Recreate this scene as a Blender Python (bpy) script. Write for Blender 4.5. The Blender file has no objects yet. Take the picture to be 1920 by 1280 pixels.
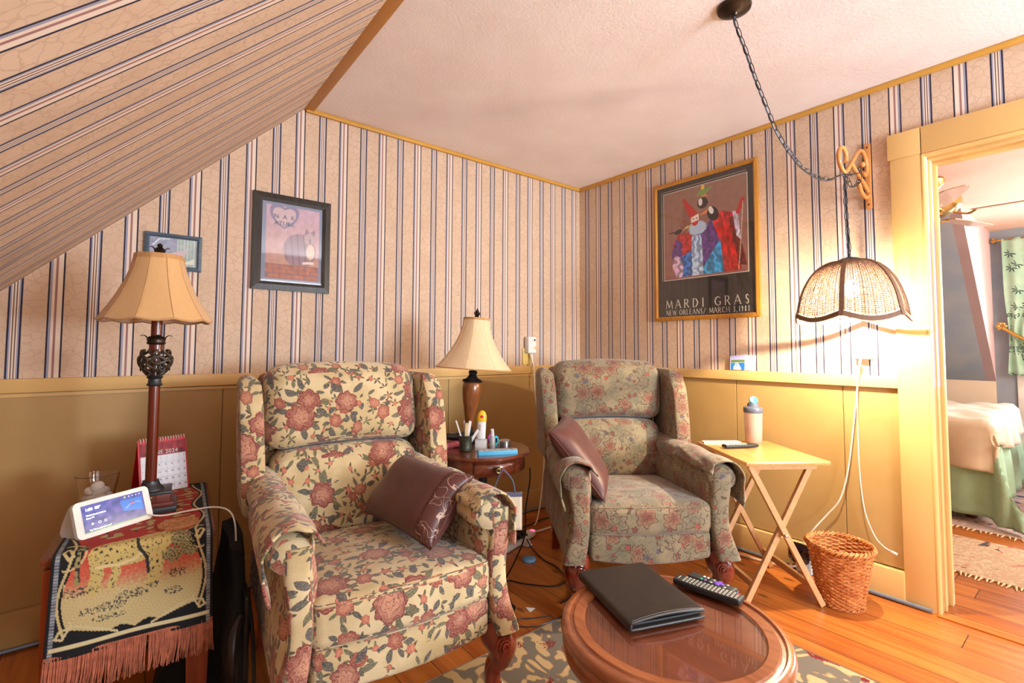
import bpy, bmesh, math, random
import numpy as np
from mathutils import Vector, Matrix
from math import sin, cos, pi, radians, sqrt, atan2
random.seed(7)
SC = bpy.context.scene
COL = SC.collection

# ------------------------------------------------------------------ camera
# world: z up, metres. back wall is y=0, right wall is x=0, their corner is the origin
CAM_POS = Vector((-2.7054, -2.5620, 1.10))
YAW, PITCH, ROLL = 0.89697, 0.04928, 0.00370
_f = Vector((cos(YAW)*cos(PITCH), sin(YAW)*cos(PITCH), sin(PITCH)))
_r = Vector((sin(YAW), -cos(YAW), 0.0))
_u = _r.cross(_f)
_r2 = _r*cos(ROLL) + _u*sin(ROLL)
_u2 = -_r*sin(ROLL) + _u*cos(ROLL)
camd = bpy.data.cameras.new('camera'); camd.sensor_width = 36.0
camd.lens = 911.55/1920*36.0
camd.shift_y = -(640-607.9)/1920
camd.clip_start = 0.02; camd.clip_end = 60
camo = bpy.data.objects.new('camera', camd); COL.objects.link(camo)
camo.matrix_world = Matrix(((_r2.x, _u2.x, -_f.x, CAM_POS.x), (_r2.y, _u2.y, -_f.y, CAM_POS.y),
                            (_r2.z, _u2.z, -_f.z, CAM_POS.z), (0, 0, 0, 1)))
SC.camera = camo

# ------------------------------------------------------------------ light
SC.view_settings.view_transform = 'Standard'
SC.view_settings.look = 'None'
SC.view_settings.gamma = 1.0
SC.view_settings.use_curve_mapping = False
SC.view_settings.exposure = 0.42
w = bpy.data.worlds.new('daylight'); SC.world = w; w.use_nodes = True
bg = w.node_tree.nodes['Background']; bg.inputs[0].default_value = (0.80, 0.90, 1.0, 1); bg.inputs[1].default_value = 1.3

def kelv(t):
    return {'sky': (0.72, 0.86, 1.0), 'day': (0.88, 0.94, 1.0), 'warm': (1.0, 0.56, 0.22), 'neutral': (1.0, 0.93, 0.85)}[t]
def area_light(name, loc, target, sx, sy, power, col):
    l = bpy.data.lights.new(name, 'AREA'); l.shape = 'RECTANGLE'; l.size = sx; l.size_y = sy
    l.energy = power; l.color = col
    o = bpy.data.objects.new(name, l); COL.objects.link(o); o.location = loc
    d = Vector(target)-Vector(loc); o.rotation_euler = d.to_track_quat('-Z', 'Y').to_euler()
    return o
# daylight entering by the two windows of the wall behind the camera, and by the bedroom dormer, plus two added fill lamps
area_light('window_daylight', (-2.55, -4.55, 1.45), (-2.1, 0, 1.0), 1.25, 1.35, 9, kelv('neutral'))
area_light('window_daylight', (-0.85, -4.55, 1.45), (-0.70, -0.5, 1.3), 1.15, 1.35, 30, kelv('day'))
area_light('window_daylight', (-0.85, -4.62, 1.15), (-0.45, -2.3, 2.30), 1.0, 0.9, 124, kelv('sky'))  # added lamp tilted upward to brighten the right of the ceiling
area_light('bedroom_daylight_and_fill', (3.28, -2.75, 1.35), (0, -2.5, 0.9), 0.9, 1.2, 90, kelv('day'))

area_light('bedroom_daylight_and_fill', (1.3, -3.5, 1.5), (1.9, 0, 1.2), 1.0, 1.1, 26, kelv('neutral'))  # added fill for the bedroom slope; no window in this side wall

# ------------------------------------------------------------------ helpers
def sl(c):
    c = c/255.0
    return c/12.92 if c <= 0.04045 else ((c+0.055)/1.055)**2.4
def S(r, g, b): return (sl(r), sl(g), sl(b), 1.0)

class E:
    """a value inside a node tree, with operators"""
    def __init__(s, nt, sock): s.nt = nt; s.k = sock
    def _b(s, op, o): return nm(s.nt, op, s, o)
    def __add__(s, o): return s._b('ADD', o)
    def __radd__(s, o): return nm(s.nt, 'ADD', o, s)
    def __sub__(s, o): return s._b('SUBTRACT', o)
    def __rsub__(s, o): return nm(s.nt, 'SUBTRACT', o, s)
    def __mul__(s, o): return s._b('MULTIPLY', o)
    def __rmul__(s, o): return nm(s.nt, 'MULTIPLY', o, s)
    def __truediv__(s, o): return s._b('DIVIDE', o)
    def __gt__(s, o): return s._b('GREATER_THAN', o)
    def __lt__(s, o): return s._b('LESS_THAN', o)
def put(nt, inp, v):
    if isinstance(v, E): nt.links.new(v.k, inp)
    elif hasattr(v, 'is_output'): nt.links.new(v, inp)
    else: inp.default_value = v
def nm(nt, op, *a, clamp=False):
    n = nt.nodes.new('ShaderNodeMath'); n.operation = op; n.use_clamp = clamp
    for i, v in enumerate(a): put(nt, n.inputs[i], v)
    return E(nt, n.outputs[0])
def mixc(nt, fac, a, b):
    n = nt.nodes.new('ShaderNodeMix'); n.data_type = 'RGBA'; n.clamp_factor = True
    put(nt, n.inputs[0], fac); put(nt, n.inputs[6], a); put(nt, n.inputs[7], b)
    return n.outputs[2]
def vcomb(nt, x, y, z=0.0):
    n = nt.nodes.new('ShaderNodeCombineXYZ'); put(nt, n.inputs[0], x); put(nt, n.inputs[1], y); put(nt, n.inputs[2], z)
    return n.outputs[0]
def vsep(nt, v):
    n = nt.nodes.new('ShaderNodeSeparateXYZ'); nt.links.new(v, n.inputs[0])
    return [E(nt, o) for o in n.outputs]
def noisef(nt, vec, scale, detail=2.0, rough=0.5, dist=0.0, dims='3D', out=0):
    n = nt.nodes.new('ShaderNodeTexNoise'); n.noise_dimensions = dims
    if vec is not None: nt.links.new(vec, n.inputs['Vector'])
    n.inputs['Scale'].default_value = scale; n.inputs['Detail'].default_value = detail
    n.inputs['Roughness'].default_value = rough; n.inputs['Distortion'].default_value = dist
    return E(nt, n.outputs[out])
def voro(nt, vec, scale, rand=1.0, feature='F1', dims='2D'):
    n = nt.nodes.new('ShaderNodeTexVoronoi'); n.voronoi_dimensions = dims; n.feature = feature
    nt.links.new(vec, n.inputs['Vector']); n.inputs['Scale'].default_value = scale; n.inputs['Randomness'].default_value = rand
    return n
def smooth(nt, x, a, b):
    n = nt.nodes.new('ShaderNodeMapRange'); n.interpolation_type = 'SMOOTHSTEP'
    put(nt, n.inputs[0], x); n.inputs[1].default_value = a; n.inputs[2].default_value = b
    return E(nt, n.outputs[0])
def mx(nt, a, b): return nm(nt, 'MAXIMUM', a, b)
def mn(nt, a, b): return nm(nt, 'MINIMUM', a, b)
def uvof(nt):
    n = nt.nodes.new('ShaderNodeUVMap'); n.uv_map = 'UVMap'; return n.outputs[0]
def posof(nt): return nt.nodes.new('ShaderNodeNewGeometry').outputs['Position']
def objof(nt): return nt.nodes.new('ShaderNodeTexCoord').outputs['Object']
def mapv(nt, vec, scale=(1, 1, 1), rot=(0, 0, 0), loc=(0, 0, 0)):
    n = nt.nodes.new('ShaderNodeMapping'); nt.links.new(vec, n.inputs[0])
    n.inputs['Scale'].default_value = scale; n.inputs['Rotation'].default_value = rot; n.inputs['Location'].default_value = loc
    return n.outputs[0]
def bump(nt, h, strength=0.3, dist=0.002):
    n = nt.nodes.new('ShaderNodeBump'); n.inputs['Strength'].default_value = strength; n.inputs['Distance'].default_value = dist
    put(nt, n.inputs['Height'], h)
    nt.links.new(n.outputs[0], nt.nodes['Principled BSDF'].inputs['Normal'])
MATS = {}
def newmat(name, rough=0.5, metal=0.0, spec=0.5):
    m = bpy.data.materials.new(name); m.use_nodes = True; nt = m.node_tree
    b = nt.nodes['Principled BSDF']; b.inputs['Roughness'].default_value = rough; b.inputs['Metallic'].default_value = metal
    b.inputs['Specular IOR Level'].default_value = spec
    MATS[name] = m
    return m, nt, b
def plain(name, col, rough=0.5, metal=0.0, var=0.08, scale=12.0, bmp=0.0, spec=0.5, trans=0.0, alpha=1.0, emit=None, es=0.0, coat=0.0, sheen=0.0):
    """one colour with a little procedural mottling of tone and an optional fine bump"""
    m, nt, b = newmat(name, rough, metal, spec)
    p = objof(nt); n = noisef(nt, p, scale, 3.0)
    f = smooth(nt, n, 0.3, 0.7)
    dk = tuple(c*(1-var) for c in col[:3])+(1,); lt = tuple(min(1, c*(1+var)) for c in col[:3])+(1,)
    nt.links.new(mixc(nt, f, dk, lt), b.inputs['Base Color'])
    if bmp: bump(nt, noisef(nt, p, scale*12, 2.0), bmp, 0.001)
    if trans: b.inputs['Transmission Weight'].default_value = trans; b.inputs['IOR'].default_value = 1.45
    if alpha < 1: b.inputs['Alpha'].default_value = alpha
    if coat: b.inputs['Coat Weight'].default_value = coat; b.inputs['Coat Roughness'].default_value = 0.08
    if sheen: b.inputs['Sheen Weight'].default_value = sheen
    if emit: b.inputs['Emission Color'].default_value = emit; b.inputs['Emission Strength'].default_value = es
    return m

# ---- meshes
class MB:
    def __init__(s): s.bm = bmesh.new(); s.mi = 0
    def quad(s, a, b, c, d): return s.face([a, b, c, d])
    def face(s, pts, vs=None):
        vv = vs or [s.bm.verts.new(Vector(p)) for p in pts]
        try: f = s.bm.faces.new(vv)
        except ValueError: return None
        f.material_index = s.mi; return f
    def box(s, c, d, bev=0.0, rot=None, fn=None):
        c = Vector(c); hx, hy, hz = d[0]/2, d[1]/2, d[2]/2
        n0 = set(s.bm.faces)
        co = [(-hx,-hy,-hz),(hx,-hy,-hz),(hx,hy,-hz),(-hx,hy,-hz),(-hx,-hy,hz),(hx,-hy,hz),(hx,hy,hz),(-hx,hy,hz)]
        vs = [s.bm.verts.new(Vector(p)) for p in co]
        fs = [s.bm.faces.new([vs[i] for i in q]) for q in ((0,3,2,1),(4,5,6,7),(0,1,5,4),(1,2,6,5),(2,3,7,6),(3,0,4,7))]
        if bev:
            es = list({e for f in fs for e in f.edges})
            r = bmesh.ops.bevel(s.bm, geom=es, offset=bev, segments=2, affect='EDGES', profile=0.6)
            fs = [f for f in s.bm.faces if f not in n0]
            vs = list({v for f in fs for v in f.verts})
        for f in fs: f.material_index = s.mi
        for v in vs:
            p = v.co.copy()
            if rot is not None: p = rot @ p
            p = p + c
            if fn: p = Vector(fn(p))
            v.co = p
        return s
    def rbox(s, c, d, r, n=6, puff=(0, 0, 0), rot=None, fn=None, rs=3):
        """box with round edges and pillowed faces"""
        c = Vector(c); h = [d[0]/2, d[1]/2, d[2]/2]; r = min(r, min(h)*0.98)
        def gl(hh):
            inn = hh-r; a = [-hh]+[-inn-r*math.tan(pi/4*(1-k/rs)) for k in range(1, rs)]
            nn = max(1, int(round(n*inn*2/max(0.05, 2*max(h)))))+1
            b = [-inn+2*inn*k/nn for k in range(nn+1)]
            return a+b+[-x for x in reversed(a)]
        g = [gl(x) for x in h]; cache = {}
        def vert(p):
            key = tuple(round(x, 6) for x in p)
            if key in cache: return cache[key]
            q = [max(-(h[i]-r), min(h[i]-r, p[i])) for i in range(3)]
            dd = Vector([p[i]-q[i] for i in range(3)])
            if dd.length > 1e-9: dd = dd.normalized()*r
            o = Vector(q)+dd
            t = [max(-1, min(1, p[i]/h[i])) for i in range(3)]
            for i in range(3):
                if puff[i]:
                    a, b = [t[j] for j in range(3) if j != i]
                    o[i] += puff[i]*t[i]*(1-a*a)*(1-b*b)
            if rot is not None: o = rot @ o
            o = o + c
            if fn: o = Vector(fn(o))
            v = s.bm.verts.new(o); cache[key] = v; return v
        for ax in range(3):
            u, v = [(1, 2), (2, 0), (0, 1)][ax]
            for sg in (-1, 1):
                for i in range(len(g[u])-1):
                    for j in range(len(g[v])-1):
                        P = []
                        for (a, b) in ((i, j), (i+1, j), (i+1, j+1), (i, j+1)):
                            p = [0, 0, 0]; p[ax] = sg*h[ax]; p[u] = g[u][a]; p[v] = g[v][b]; P.append(vert(p))
                        if sg < 0: P.reverse()
                        s.face(None, P)
        return s
    def grid(s, f, nu, nv, closeu=False):
        V = [[s.bm.verts.new(Vector(f(i/nu, j/nv))) for j in range(nv+1)] for i in range(nu if closeu else nu+1)]
        for i in range(nu):
            for j in range(nv):
                a, b = V[i], V[(i+1) % len(V)]
                s.face(None, [a[j], b[j], b[j+1], a[j+1]])
        return V
    def lathe(s, prof, c=(0, 0, 0), seg=32, mod=None, cap=True, M=None):
        c = Vector(c); rings = []
        for (r, z) in prof:
            ring = []
            for k in range(seg):
                t = 2*pi*k/seg; rr = r*(mod(t, z) if mod else 1)
                p = Vector((rr*cos(t), rr*sin(t), z))
                if M is not None: p = M @ p
                ring.append(s.bm.verts.new(p+c))
            rings.append(ring)
        for a, b in zip(rings, rings[1:]):
            for k in range(seg): s.face(None, [a[k], a[(k+1) % seg], b[(k+1) % seg], b[k]])
        if cap:
            if prof[0][0] > 1e-5: s.face(None, list(reversed(rings[0])))
            if prof[-1][0] > 1e-5: s.face(None, rings[-1])
        return s
    def tube(s, pts, r, seg=8, closed=False, sm=0, cap=True, sect=None):
        pts = [Vector(p) for p in pts]
        rr = list(r) if isinstance(r, (list, tuple)) else [r]*len(pts)
        if sm:
            P, R = [], []; n = len(pts); last = n if closed else n-1
            for i in range(last):
                p0 = pts[(i-1) % n] if closed or i > 0 else pts[i]; p1 = pts[i]; p2 = pts[(i+1) % n]
                p3 = pts[(i+2) % n] if closed or i+2 < n else pts[(i+1) % n]
                for k in range(sm):
                    t = k/sm; t2 = t*t; t3 = t2*t
                    P.append(0.5*((2*p1)+(-p0+p2)*t+(2*p0-5*p1+4*p2-p3)*t2+(-p0+3*p1-3*p2+p3)*t3))
                    R.append(rr[i]*(1-t)+rr[(i+1) % n]*t)
            if not closed: P.append(pts[-1]); R.append(rr[-1])
            pts, rr = P, R
        n = len(pts); T = []
        for i in range(n):
            a = pts[(i-1) % n] if closed or i > 0 else pts[i]; b = pts[(i+1) % n] if closed or i < n-1 else pts[i]
            t = (b-a); T.append(t.normalized() if t.length > 1e-9 else Vector((0, 0, 1)))
        up = Vector((0, 0, 1)) if abs(T[0].z) < 0.9 else Vector((1, 0, 0))
        nn = (up-T[0]*up.dot(T[0])).normalized(); rings = []
        for i in range(n):
            nn = (nn-T[i]*nn.dot(T[i]))
            nn = nn.normalized() if nn.length > 1e-6 else T[i].orthogonal().normalized()
            bb = T[i].cross(nn)
            if sect: ring = [s.bm.verts.new(pts[i]+nn*a*rr[i]+bb*b*rr[i]) for a, b in sect]
            else: ring = [s.bm.verts.new(pts[i]+(nn*cos(2*pi*k/seg)+bb*sin(2*pi*k/seg))*rr[i]) for k in range(seg)]
            rings.append(ring)
        m = len(rings[0])
        for i in range(n if closed else n-1):
            a, b = rings[i], rings[(i+1) % n]
            for k in range(m): s.face(None, [a[k], a[(k+1) % m], b[(k+1) % m], b[k]])
        if cap and not closed:
            s.face(None, list(reversed(rings[0]))); s.face(None, rings[-1])
        return s
    def prism(s, poly, h, M=None, bev=0):
        """poly in xy, extruded from z=0 to h, then moved by M"""
        M = M or Matrix(); n = len(poly)
        a = [s.bm.verts.new(M @ Vector((x, y, 0))) for x, y in poly]; b = [s.bm.verts.new(M @ Vector((x, y, h))) for x, y in poly]
        s.face(None, list(reversed(a))); s.face(None, b)
        for k in range(n): s.face(None, [a[k], a[(k+1) % n], b[(k+1) % n], b[k]])
        return s
    def sphere(s, c, r, sc=(1, 1, 1), seg=16, rings=10, M=None):
        c = Vector(c); prof = []
        V = []
        for i in range(rings+1):
            ph = pi*i/rings
            if i in (0, rings):
                p = Vector((0, 0, r*cos(ph)*sc[2])); p = M @ p if M is not None else p; V.append([s.bm.verts.new(c+p)]); continue
            row = []
            for k in range(seg):
                t = 2*pi*k/seg; p = Vector((r*sin(ph)*cos(t)*sc[0], r*sin(ph)*sin(t)*sc[1], r*cos(ph)*sc[2]))
                if M is not None: p = M @ p
                row.append(s.bm.verts.new(c+p))
            V.append(row)
        for i in range(rings):
            a, b = V[i], V[i+1]
            for k in range(seg):
                k2 = (k+1) % seg
                if len(a) == 1: s.face(None, [a[0], b[k], b[k2]])
                elif len(b) == 1: s.face(None, [a[k], b[0], a[k2]])
                else: s.face(None, [a[k], b[k], b[k2], a[k2]])
        return s
    def build(s, name, mats, parent=None, smooth=True, uvoff=(0, 0), recalc=True, angle=40, uv=True):
        bm = s.bm
        if recalc: bmesh.ops.recalc_face_normals(bm, faces=bm.faces[:])
        bm.normal_update()
        if uv:
            L = bm.loops.layers.uv.new('UVMap')
            for f in bm.faces:
                n = f.normal; ax = max(range(3), key=lambda i: abs(n[i]))
                for lp in f.loops:
                    p = lp.vert.co
                    q = ((p.y, p.z), (p.x, p.z), (p.x, p.y))[ax]
                    lp[L].uv = (q[0]+uvoff[0]+(0.37*ax), q[1]+uvoff[1]+(0.21*ax))
        me = bpy.data.meshes.new(name); bm.to_mesh(me); bm.free()
        if not isinstance(mats, (list, tuple)): mats = [mats]
        for m in mats: me.materials.append(m)
        if smooth:
            me.polygons.foreach_set('use_smooth', [True]*len(me.polygons))
            if angle and hasattr(me, 'set_sharp_from_angle'): me.set_sharp_from_angle(angle=radians(angle))
        me.update()
        o = bpy.data.objects.new(name, me); COL.objects.link(o)
        if parent: o.parent = parent
        return o
def tag(o, label=None, cat=None, group=None, kind=None):
    if label: o['label'] = label
    if cat: o['category'] = cat
    if group: o['group'] = group
    if kind: o['kind'] = kind
    return o
def thing(name, label, cat, loc=(0, 0, 0), rz=0.0, group=None):
    o = bpy.data.objects.new(name, None); COL.objects.link(o); o.empty_display_size = 0.05
    o.location = loc; o.rotation_euler = (0, 0, rz)
    return tag(o, label, cat, group)
def attach(o, parent):
    bpy.context.view_layer.update(); o.parent = parent; o.matrix_parent_inverse = parent.matrix_world.inverted(); return o
def structure(o, label=None): return tag(o, label, None, None, 'structure')
def solid(o, t, off=-1.0):
    m = o.modifiers.new('thickness', 'SOLIDIFY'); m.thickness = t; m.offset = off; return o
def subs(o, n=1):
    m = o.modifiers.new('smooth', 'SUBSURF'); m.levels = n; m.render_levels = n; return o
def RZ(a): return Matrix.Rotation(a, 4, 'Z')
def RX(a): return Matrix.Rotation(a, 4, 'X')
def RY(a): return Matrix.Rotation(a, 4, 'Y')
def TR(x, y, z): return Matrix.Translation((x, y, z))
def text(name, body, size, mat, parent, M, depth=0.0006, align='LEFT', sx=1.0, bold=0.0, space=1.0):
    cu = bpy.data.curves.new(name, 'FONT'); cu.body = body; cu.size = size; cu.extrude = depth; cu.align_x = align
    cu.offset = bold; cu.space_character = space; cu.resolution_u = 3
    tmp = bpy.data.objects.new('tmp', cu); COL.objects.link(tmp)
    bpy.context.view_layer.update()
    me = bpy.data.meshes.new_from_object(tmp.evaluated_get(bpy.context.evaluated_depsgraph_get()))
    bpy.data.objects.remove(tmp); me.materials.clear(); me.materials.append(mat)
    me.transform(Matrix.Diagonal((sx, 1, 1, 1))); me.transform(M)
    o = bpy.data.objects.new(name, me); COL.objects.link(o)
    if parent: o.parent = parent
    return o
def painted(name, mat, parent, nu, nv, surf, paint):
    """finely divided surface whose weave/print colour is computed point by point; paint(u,v)->rgb in 0..255"""
    U, Vv = np.meshgrid(np.linspace(0, 1, nu+1), np.linspace(0, 1, nv+1), indexing='ij')
    u = U.ravel(); v = Vv.ravel()
    co = surf(u, v)
    me = bpy.data.meshes.new(name)
    i, j = np.meshgrid(np.arange(nu), np.arange(nv), indexing='ij'); i = i.ravel(); j = j.ravel()
    a = i*(nv+1)+j; q = np.stack([a, a+nv+1, a+nv+2, a+1], 1)
    me.from_pydata([tuple(x) for x in co], [], [tuple(x) for x in q.tolist()])
    rgb = np.clip(paint(u, v), 0, 255)/255.0
    lin = np.where(rgb <= 0.04045, rgb/12.92, ((rgb+0.055)/1.055)**2.4)
    at = me.color_attributes.new('print', 'FLOAT_COLOR', 'POINT')
    at.data.foreach_set('color', np.concatenate([lin, np.ones((len(u), 1))], 1).astype(np.float32).ravel())
    me.polygons.foreach_set('use_smooth', [True]*len(me.polygons))
    me.materials.append(mat); me.update()
    o = bpy.data.objects.new(name, me); COL.objects.link(o)
    if parent: o.parent = parent
    return o
# numpy picture helpers
def P_in(u, v, poly):
    c = np.zeros(u.shape, bool); n = len(poly)
    for k in range(n):
        x1, y1 = poly[k]; x2, y2 = poly[(k+1) % n]
        if y1 == y2: continue
        t = ((y1 > v) != (y2 > v)) & (u < (x2-x1)*(v-y1)/(y2-y1)+x1); c ^= t
    return c
def P_el(u, v, cx, cy, rx, ry, a=0.0):
    x = u-cx; y = v-cy; X = x*cos(a)+y*sin(a); Y = -x*sin(a)+y*cos(a)
    return (X/rx)**2+(Y/ry)**2
def P_line(u, v, pts, w):
    d = np.full(u.shape, 9.0)
    for (x1, y1), (x2, y2) in zip(pts, pts[1:]):
        L = (x2-x1)**2+(y2-y1)**2+1e-12; t = np.clip(((u-x1)*(x2-x1)+(v-y1)*(y2-y1))/L, 0, 1)
        d = np.minimum(d, np.hypot(u-x1-t*(x2-x1), v-y1-t*(y2-y1)))
    return d < w
def P_noise(u, v, f, seed=0):
    r = np.random.RandomState(seed); out = np.zeros(u.shape)
    for k in range(14):
        a = r.rand()*2*pi; ff = f*(0.5+r.rand()*1.3); out += np.sin((u*cos(a)+v*sin(a))*ff*2*pi+r.rand()*7)*np.sin((u*sin(a)-v*cos(a))*ff*1.7*pi+r.rand()*7)
    return out/4.0
def setc(c, m, col):
    c[m] = col
# ------------------------------------------------------------------ materials
def wallpaper(name, axis, n0, P):
    m, nt, b = newmat(name, 0.75)
    pos = posof(nt); xyz = vsep(nt, pos); u = xyz[axis]
    wob = noisef(nt, pos, 1.1, 1.0)*0.006
    t = (u-n0+wob-0.003)/P
    dN = nm(nt, 'ABSOLUTE', nm(nt, 'FRACT', t+0.5)-0.5)*P
    dW = nm(nt, 'ABSOLUTE', nm(nt, 'FRACT', t)-0.5)*P
    sN = (nm(nt, 'FRACT', t+0.5)-0.5)*P; sW = (nm(nt, 'FRACT', t)-0.5)*P
    def band(d, c, hw): return nm(nt, 'LESS_THAN', nm(nt, 'ABSOLUTE', d-c), hw)
    # marbled ground
    wob2 = nt.nodes.new('ShaderNodeTexNoise'); nt.links.new(pos, wob2.inputs[0]); wob2.inputs['Scale'].default_value = 30.0
    va = nt.nodes.new('ShaderNodeVectorMath'); va.operation = 'MULTIPLY_ADD'; nt.links.new(wob2.outputs['Color'], va.inputs[0]); va.inputs[1].default_value = (0.03, 0.03, 0.03); nt.links.new(pos, va.inputs[2])
    vein = smooth(nt, E(nt, voro(nt, va.outputs[0], 30.0, 1.0, 'DISTANCE_TO_EDGE', '3D').outputs['Distance']), 0.0, 0.09)
    cloud = smooth(nt, noisef(nt, pos, 9.0, 2.0), 0.3, 0.7)
    g = mixc(nt, cloud, S(205, 175, 148), S(213, 185, 159)); g = mixc(nt, vein, S(196, 165, 139), g)
    cream = S(228, 208, 190); navy = S(34, 28, 52); brown = S(104, 70, 52); blu = S(150, 150, 172); mauve = S(158, 112, 106)
    g = mixc(nt, band(dN, 0, 0.0155), g, cream)
    g = mixc(nt, band(sN, -0.0118, 0.0022), g, blu)
    g = mixc(nt, band(sN, 0.0118, 0.0022), g, blu)
    g = mixc(nt, band(dN, 0.0040, 0.0016), g, brown)
    g = mixc(nt, band(dN, 0.0165, 0.0027), g, navy)
    g = mixc(nt, band(dW, 0, 0.019), g, cream)
    g = mixc(nt, band(sW, -0.0145, 0.003), g, blu)
    g = mixc(nt, band(dW, 0, 0.0035), g, mauve)
    g = mixc(nt, band(dW, 0.0205, 0.0027), g, navy)
    nt.links.new(g, b.inputs['Base Color'])
    bump(nt, noisef(nt, pos, 260.0, 2.0), 0.12, 0.001)
    return m
M_wpA = wallpaper('wallpaper_back', 0, -3.025, 0.2195)
M_wpB = wallpaper('wallpaper_right', 1, -0.742, 0.2212)
M_wpS = wallpaper('wallpaper_slope', 1, -1.509, 0.2325)

def paint_mat(name, c1, c2, rough=0.35, spec=0.4, bs=0.15):
    m, nt, b = newmat(name, rough, 0, spec); p = posof(nt)
    f = smooth(nt, noisef(nt, p, 2.5, 4.0, 0.6), 0.3, 0.7)
    nt.links.new(mixc(nt, f, c1, c2), b.inputs['Base Color'])
    bump(nt, noisef(nt, mapv(nt, p, (60, 60, 20)), 3.0, 2.0), bs, 0.001)
    return m
M_panel = paint_mat('mustard_paint', S(178, 141, 84), S(187, 150, 94), 0.45)
M_trim = paint_mat('cream_yellow_trim', S(214, 172, 106), S(219, 178, 114), 0.35)
M_crown = paint_mat('golden_moulding', S(200, 146, 58), S(210, 158, 70), 0.35)
M_slopetrim = paint_mat('brown_gold_board', S(176, 116, 44), S(188, 128, 54), 0.35)
M_pipe = plain('grey_pipe', S(120, 130, 145), 0.4, 0.3)
def ceil_mat(name, c1, c2):
    m, nt, b = newmat(name, 0.9); p = posof(nt)
    f = smooth(nt, noisef(nt, p, 4.0, 3.0), 0.3, 0.7); nt.links.new(mixc(nt, f, c1, c2), b.inputs['Base Color'])
    bump(nt, noisef(nt, p, 95.0, 3.0, 0.6), 0.55, 0.004); return m
M_ceil = ceil_mat('textured_plaster', S(234, 218, 210), S(240, 226, 219))
M_ceil2 = ceil_mat('bedroom_ceiling', S(232, 200, 180), S(236, 206, 188))
M_blue = paint_mat('blue_wall_paint', S(140, 156, 178), S(162, 170, 180), 0.8, 0.3)
M_pink = paint_mat('pink_cheek_paint', S(226, 190, 190), S(232, 198, 198), 0.8)
M_cream = paint_mat('cream_boards', S(236, 216, 192), S(240, 222, 200), 0.5)
M_white = plain('white_paint', S(236, 234, 228), 0.4)

def floor_mat():
    m, nt, b = newmat('pine_planks', 0.28, 0, 0.45); p = posof(nt); x, y, z = vsep(nt, p)
    P = 0.1315; t = (x+0.245)/P; idx = nm(nt, 'FLOOR', t); fr = nm(nt, 'FRACT', t)
    wn = nt.nodes.new('ShaderNodeTexWhiteNoise'); wn.noise_dimensions = '1D'; put(nt, wn.inputs['W'], idx); r = E(nt, wn.outputs[0])
    yy = y+r*3.7; ti = yy/2.1; seg = nm(nt, 'FLOOR', ti); fy = nm(nt, 'FRACT', ti)
    wn2 = nt.nodes.new('ShaderNodeTexWhiteNoise'); wn2.noise_dimensions = '2D'; nt.links.new(vcomb(nt, idx, seg), wn2.inputs['Vector']); r2 = E(nt, wn2.outputs[0])
    v = vcomb(nt, x*16.0+r*30.0, y*0.9+r*9.0, 0.0)
    grain = noisef(nt, v, 2.2, 5.0, 0.6, 0.7); big = noisef(nt, p, 1.3, 2.0)
    f = nm(nt, 'ADD', grain*0.75, r2*0.3)
    c = mixc(nt, smooth(nt, f, 0.25, 0.85), S(146, 72, 26), S(206, 122, 52))
    fine = noisef(nt, vcomb(nt, x*120.0, y*3.0+r*5.0), 1.0, 2.0)
    c = mixc(nt, smooth(nt, fine, 0.62, 0.75)*0.35, c, S(120, 58, 22))
    # knots
    k = voro(nt, vcomb(nt, x*1.0, y*0.45), 3.2, 1.0); kd = E(nt, k.outputs['Distance'])
    c = mixc(nt, (1.0-smooth(nt, kd, 0.02, 0.05))*0.7, c, S(70, 34, 18))
    gap = mx(nt, nm(nt, 'LESS_THAN', mn(nt, fr, 1.0-fr), 0.013), nm(nt, 'LESS_THAN', fy, 0.0018))
    c = mixc(nt, gap*0.85, c, S(52, 24, 14))
    nt.links.new(c, b.inputs['Base Color'])
    put(nt, b.inputs['Roughness'], 0.22+noisef(nt, p, 9.0, 3.0)*0.22)
    bump(nt, 1.0-gap, 0.5, 0.002)
    return m
M_floor = floor_mat()

def wood(name, c1, c2, scale=10.0, axis=2, rough=0.3, coat=0.3, dist=1.5):
    m, nt, b = newmat(name, rough, 0, 0.5); p = objof(nt); s = [scale*3]*3; s[axis] = scale*0.35
    n = noisef(nt, mapv(nt, p, tuple(s)), 1.0, 4.0, 0.6, dist)
    nt.links.new(mixc(nt, smooth(nt, n, 0.3, 0.7), c1, c2), b.inputs['Base Color'])
    b.inputs['Coat Weight'].default_value = coat; b.inputs['Coat Roughness'].default_value = 0.12
    bump(nt, n, 0.06, 0.001); return m
M_cherry = wood('cherry_wood', S(128, 50, 18), S(160, 68, 26), 8, 2)
M_cherrytop = wood('dark_cherry_top', S(96, 44, 24), S(122, 58, 32), 8, 1)
M_mahog = wood('mahogany_legs', S(116, 40, 20), S(150, 58, 30), 10, 2, 0.18, 0.7)
M_mahogB = wood('dark_mahogany_legs', S(84, 22, 14), S(120, 36, 22), 10, 2, 0.15, 0.8)
M_walnut = wood('walnut_table', S(84, 36, 20), S(112, 52, 30), 9, 0, 0.22, 0.5)
M_coffee = wood('coffee_table_frame', S(136, 76, 44), S(162, 96, 58), 9, 1, 0.25, 0.4)
M_coffeetop = wood('coffee_table_veneer', S(118, 62, 40), S(138, 76, 50), 9, 1, 0.25, 0.2, 0.5)
M_beech = wood('beech_tray_wood', S(200, 148, 96), S(212, 164, 114), 6, 1, 0.4, 0.15)
M_beechtop = wood('beech_table_top', S(196, 140, 76), S(210, 158, 94), 6, 1, 0.3, 0.3)
M_lampwood = wood('lamp_vase_wood', S(112, 62, 30), S(146, 86, 44), 14, 2, 0.25, 0.4)
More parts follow.
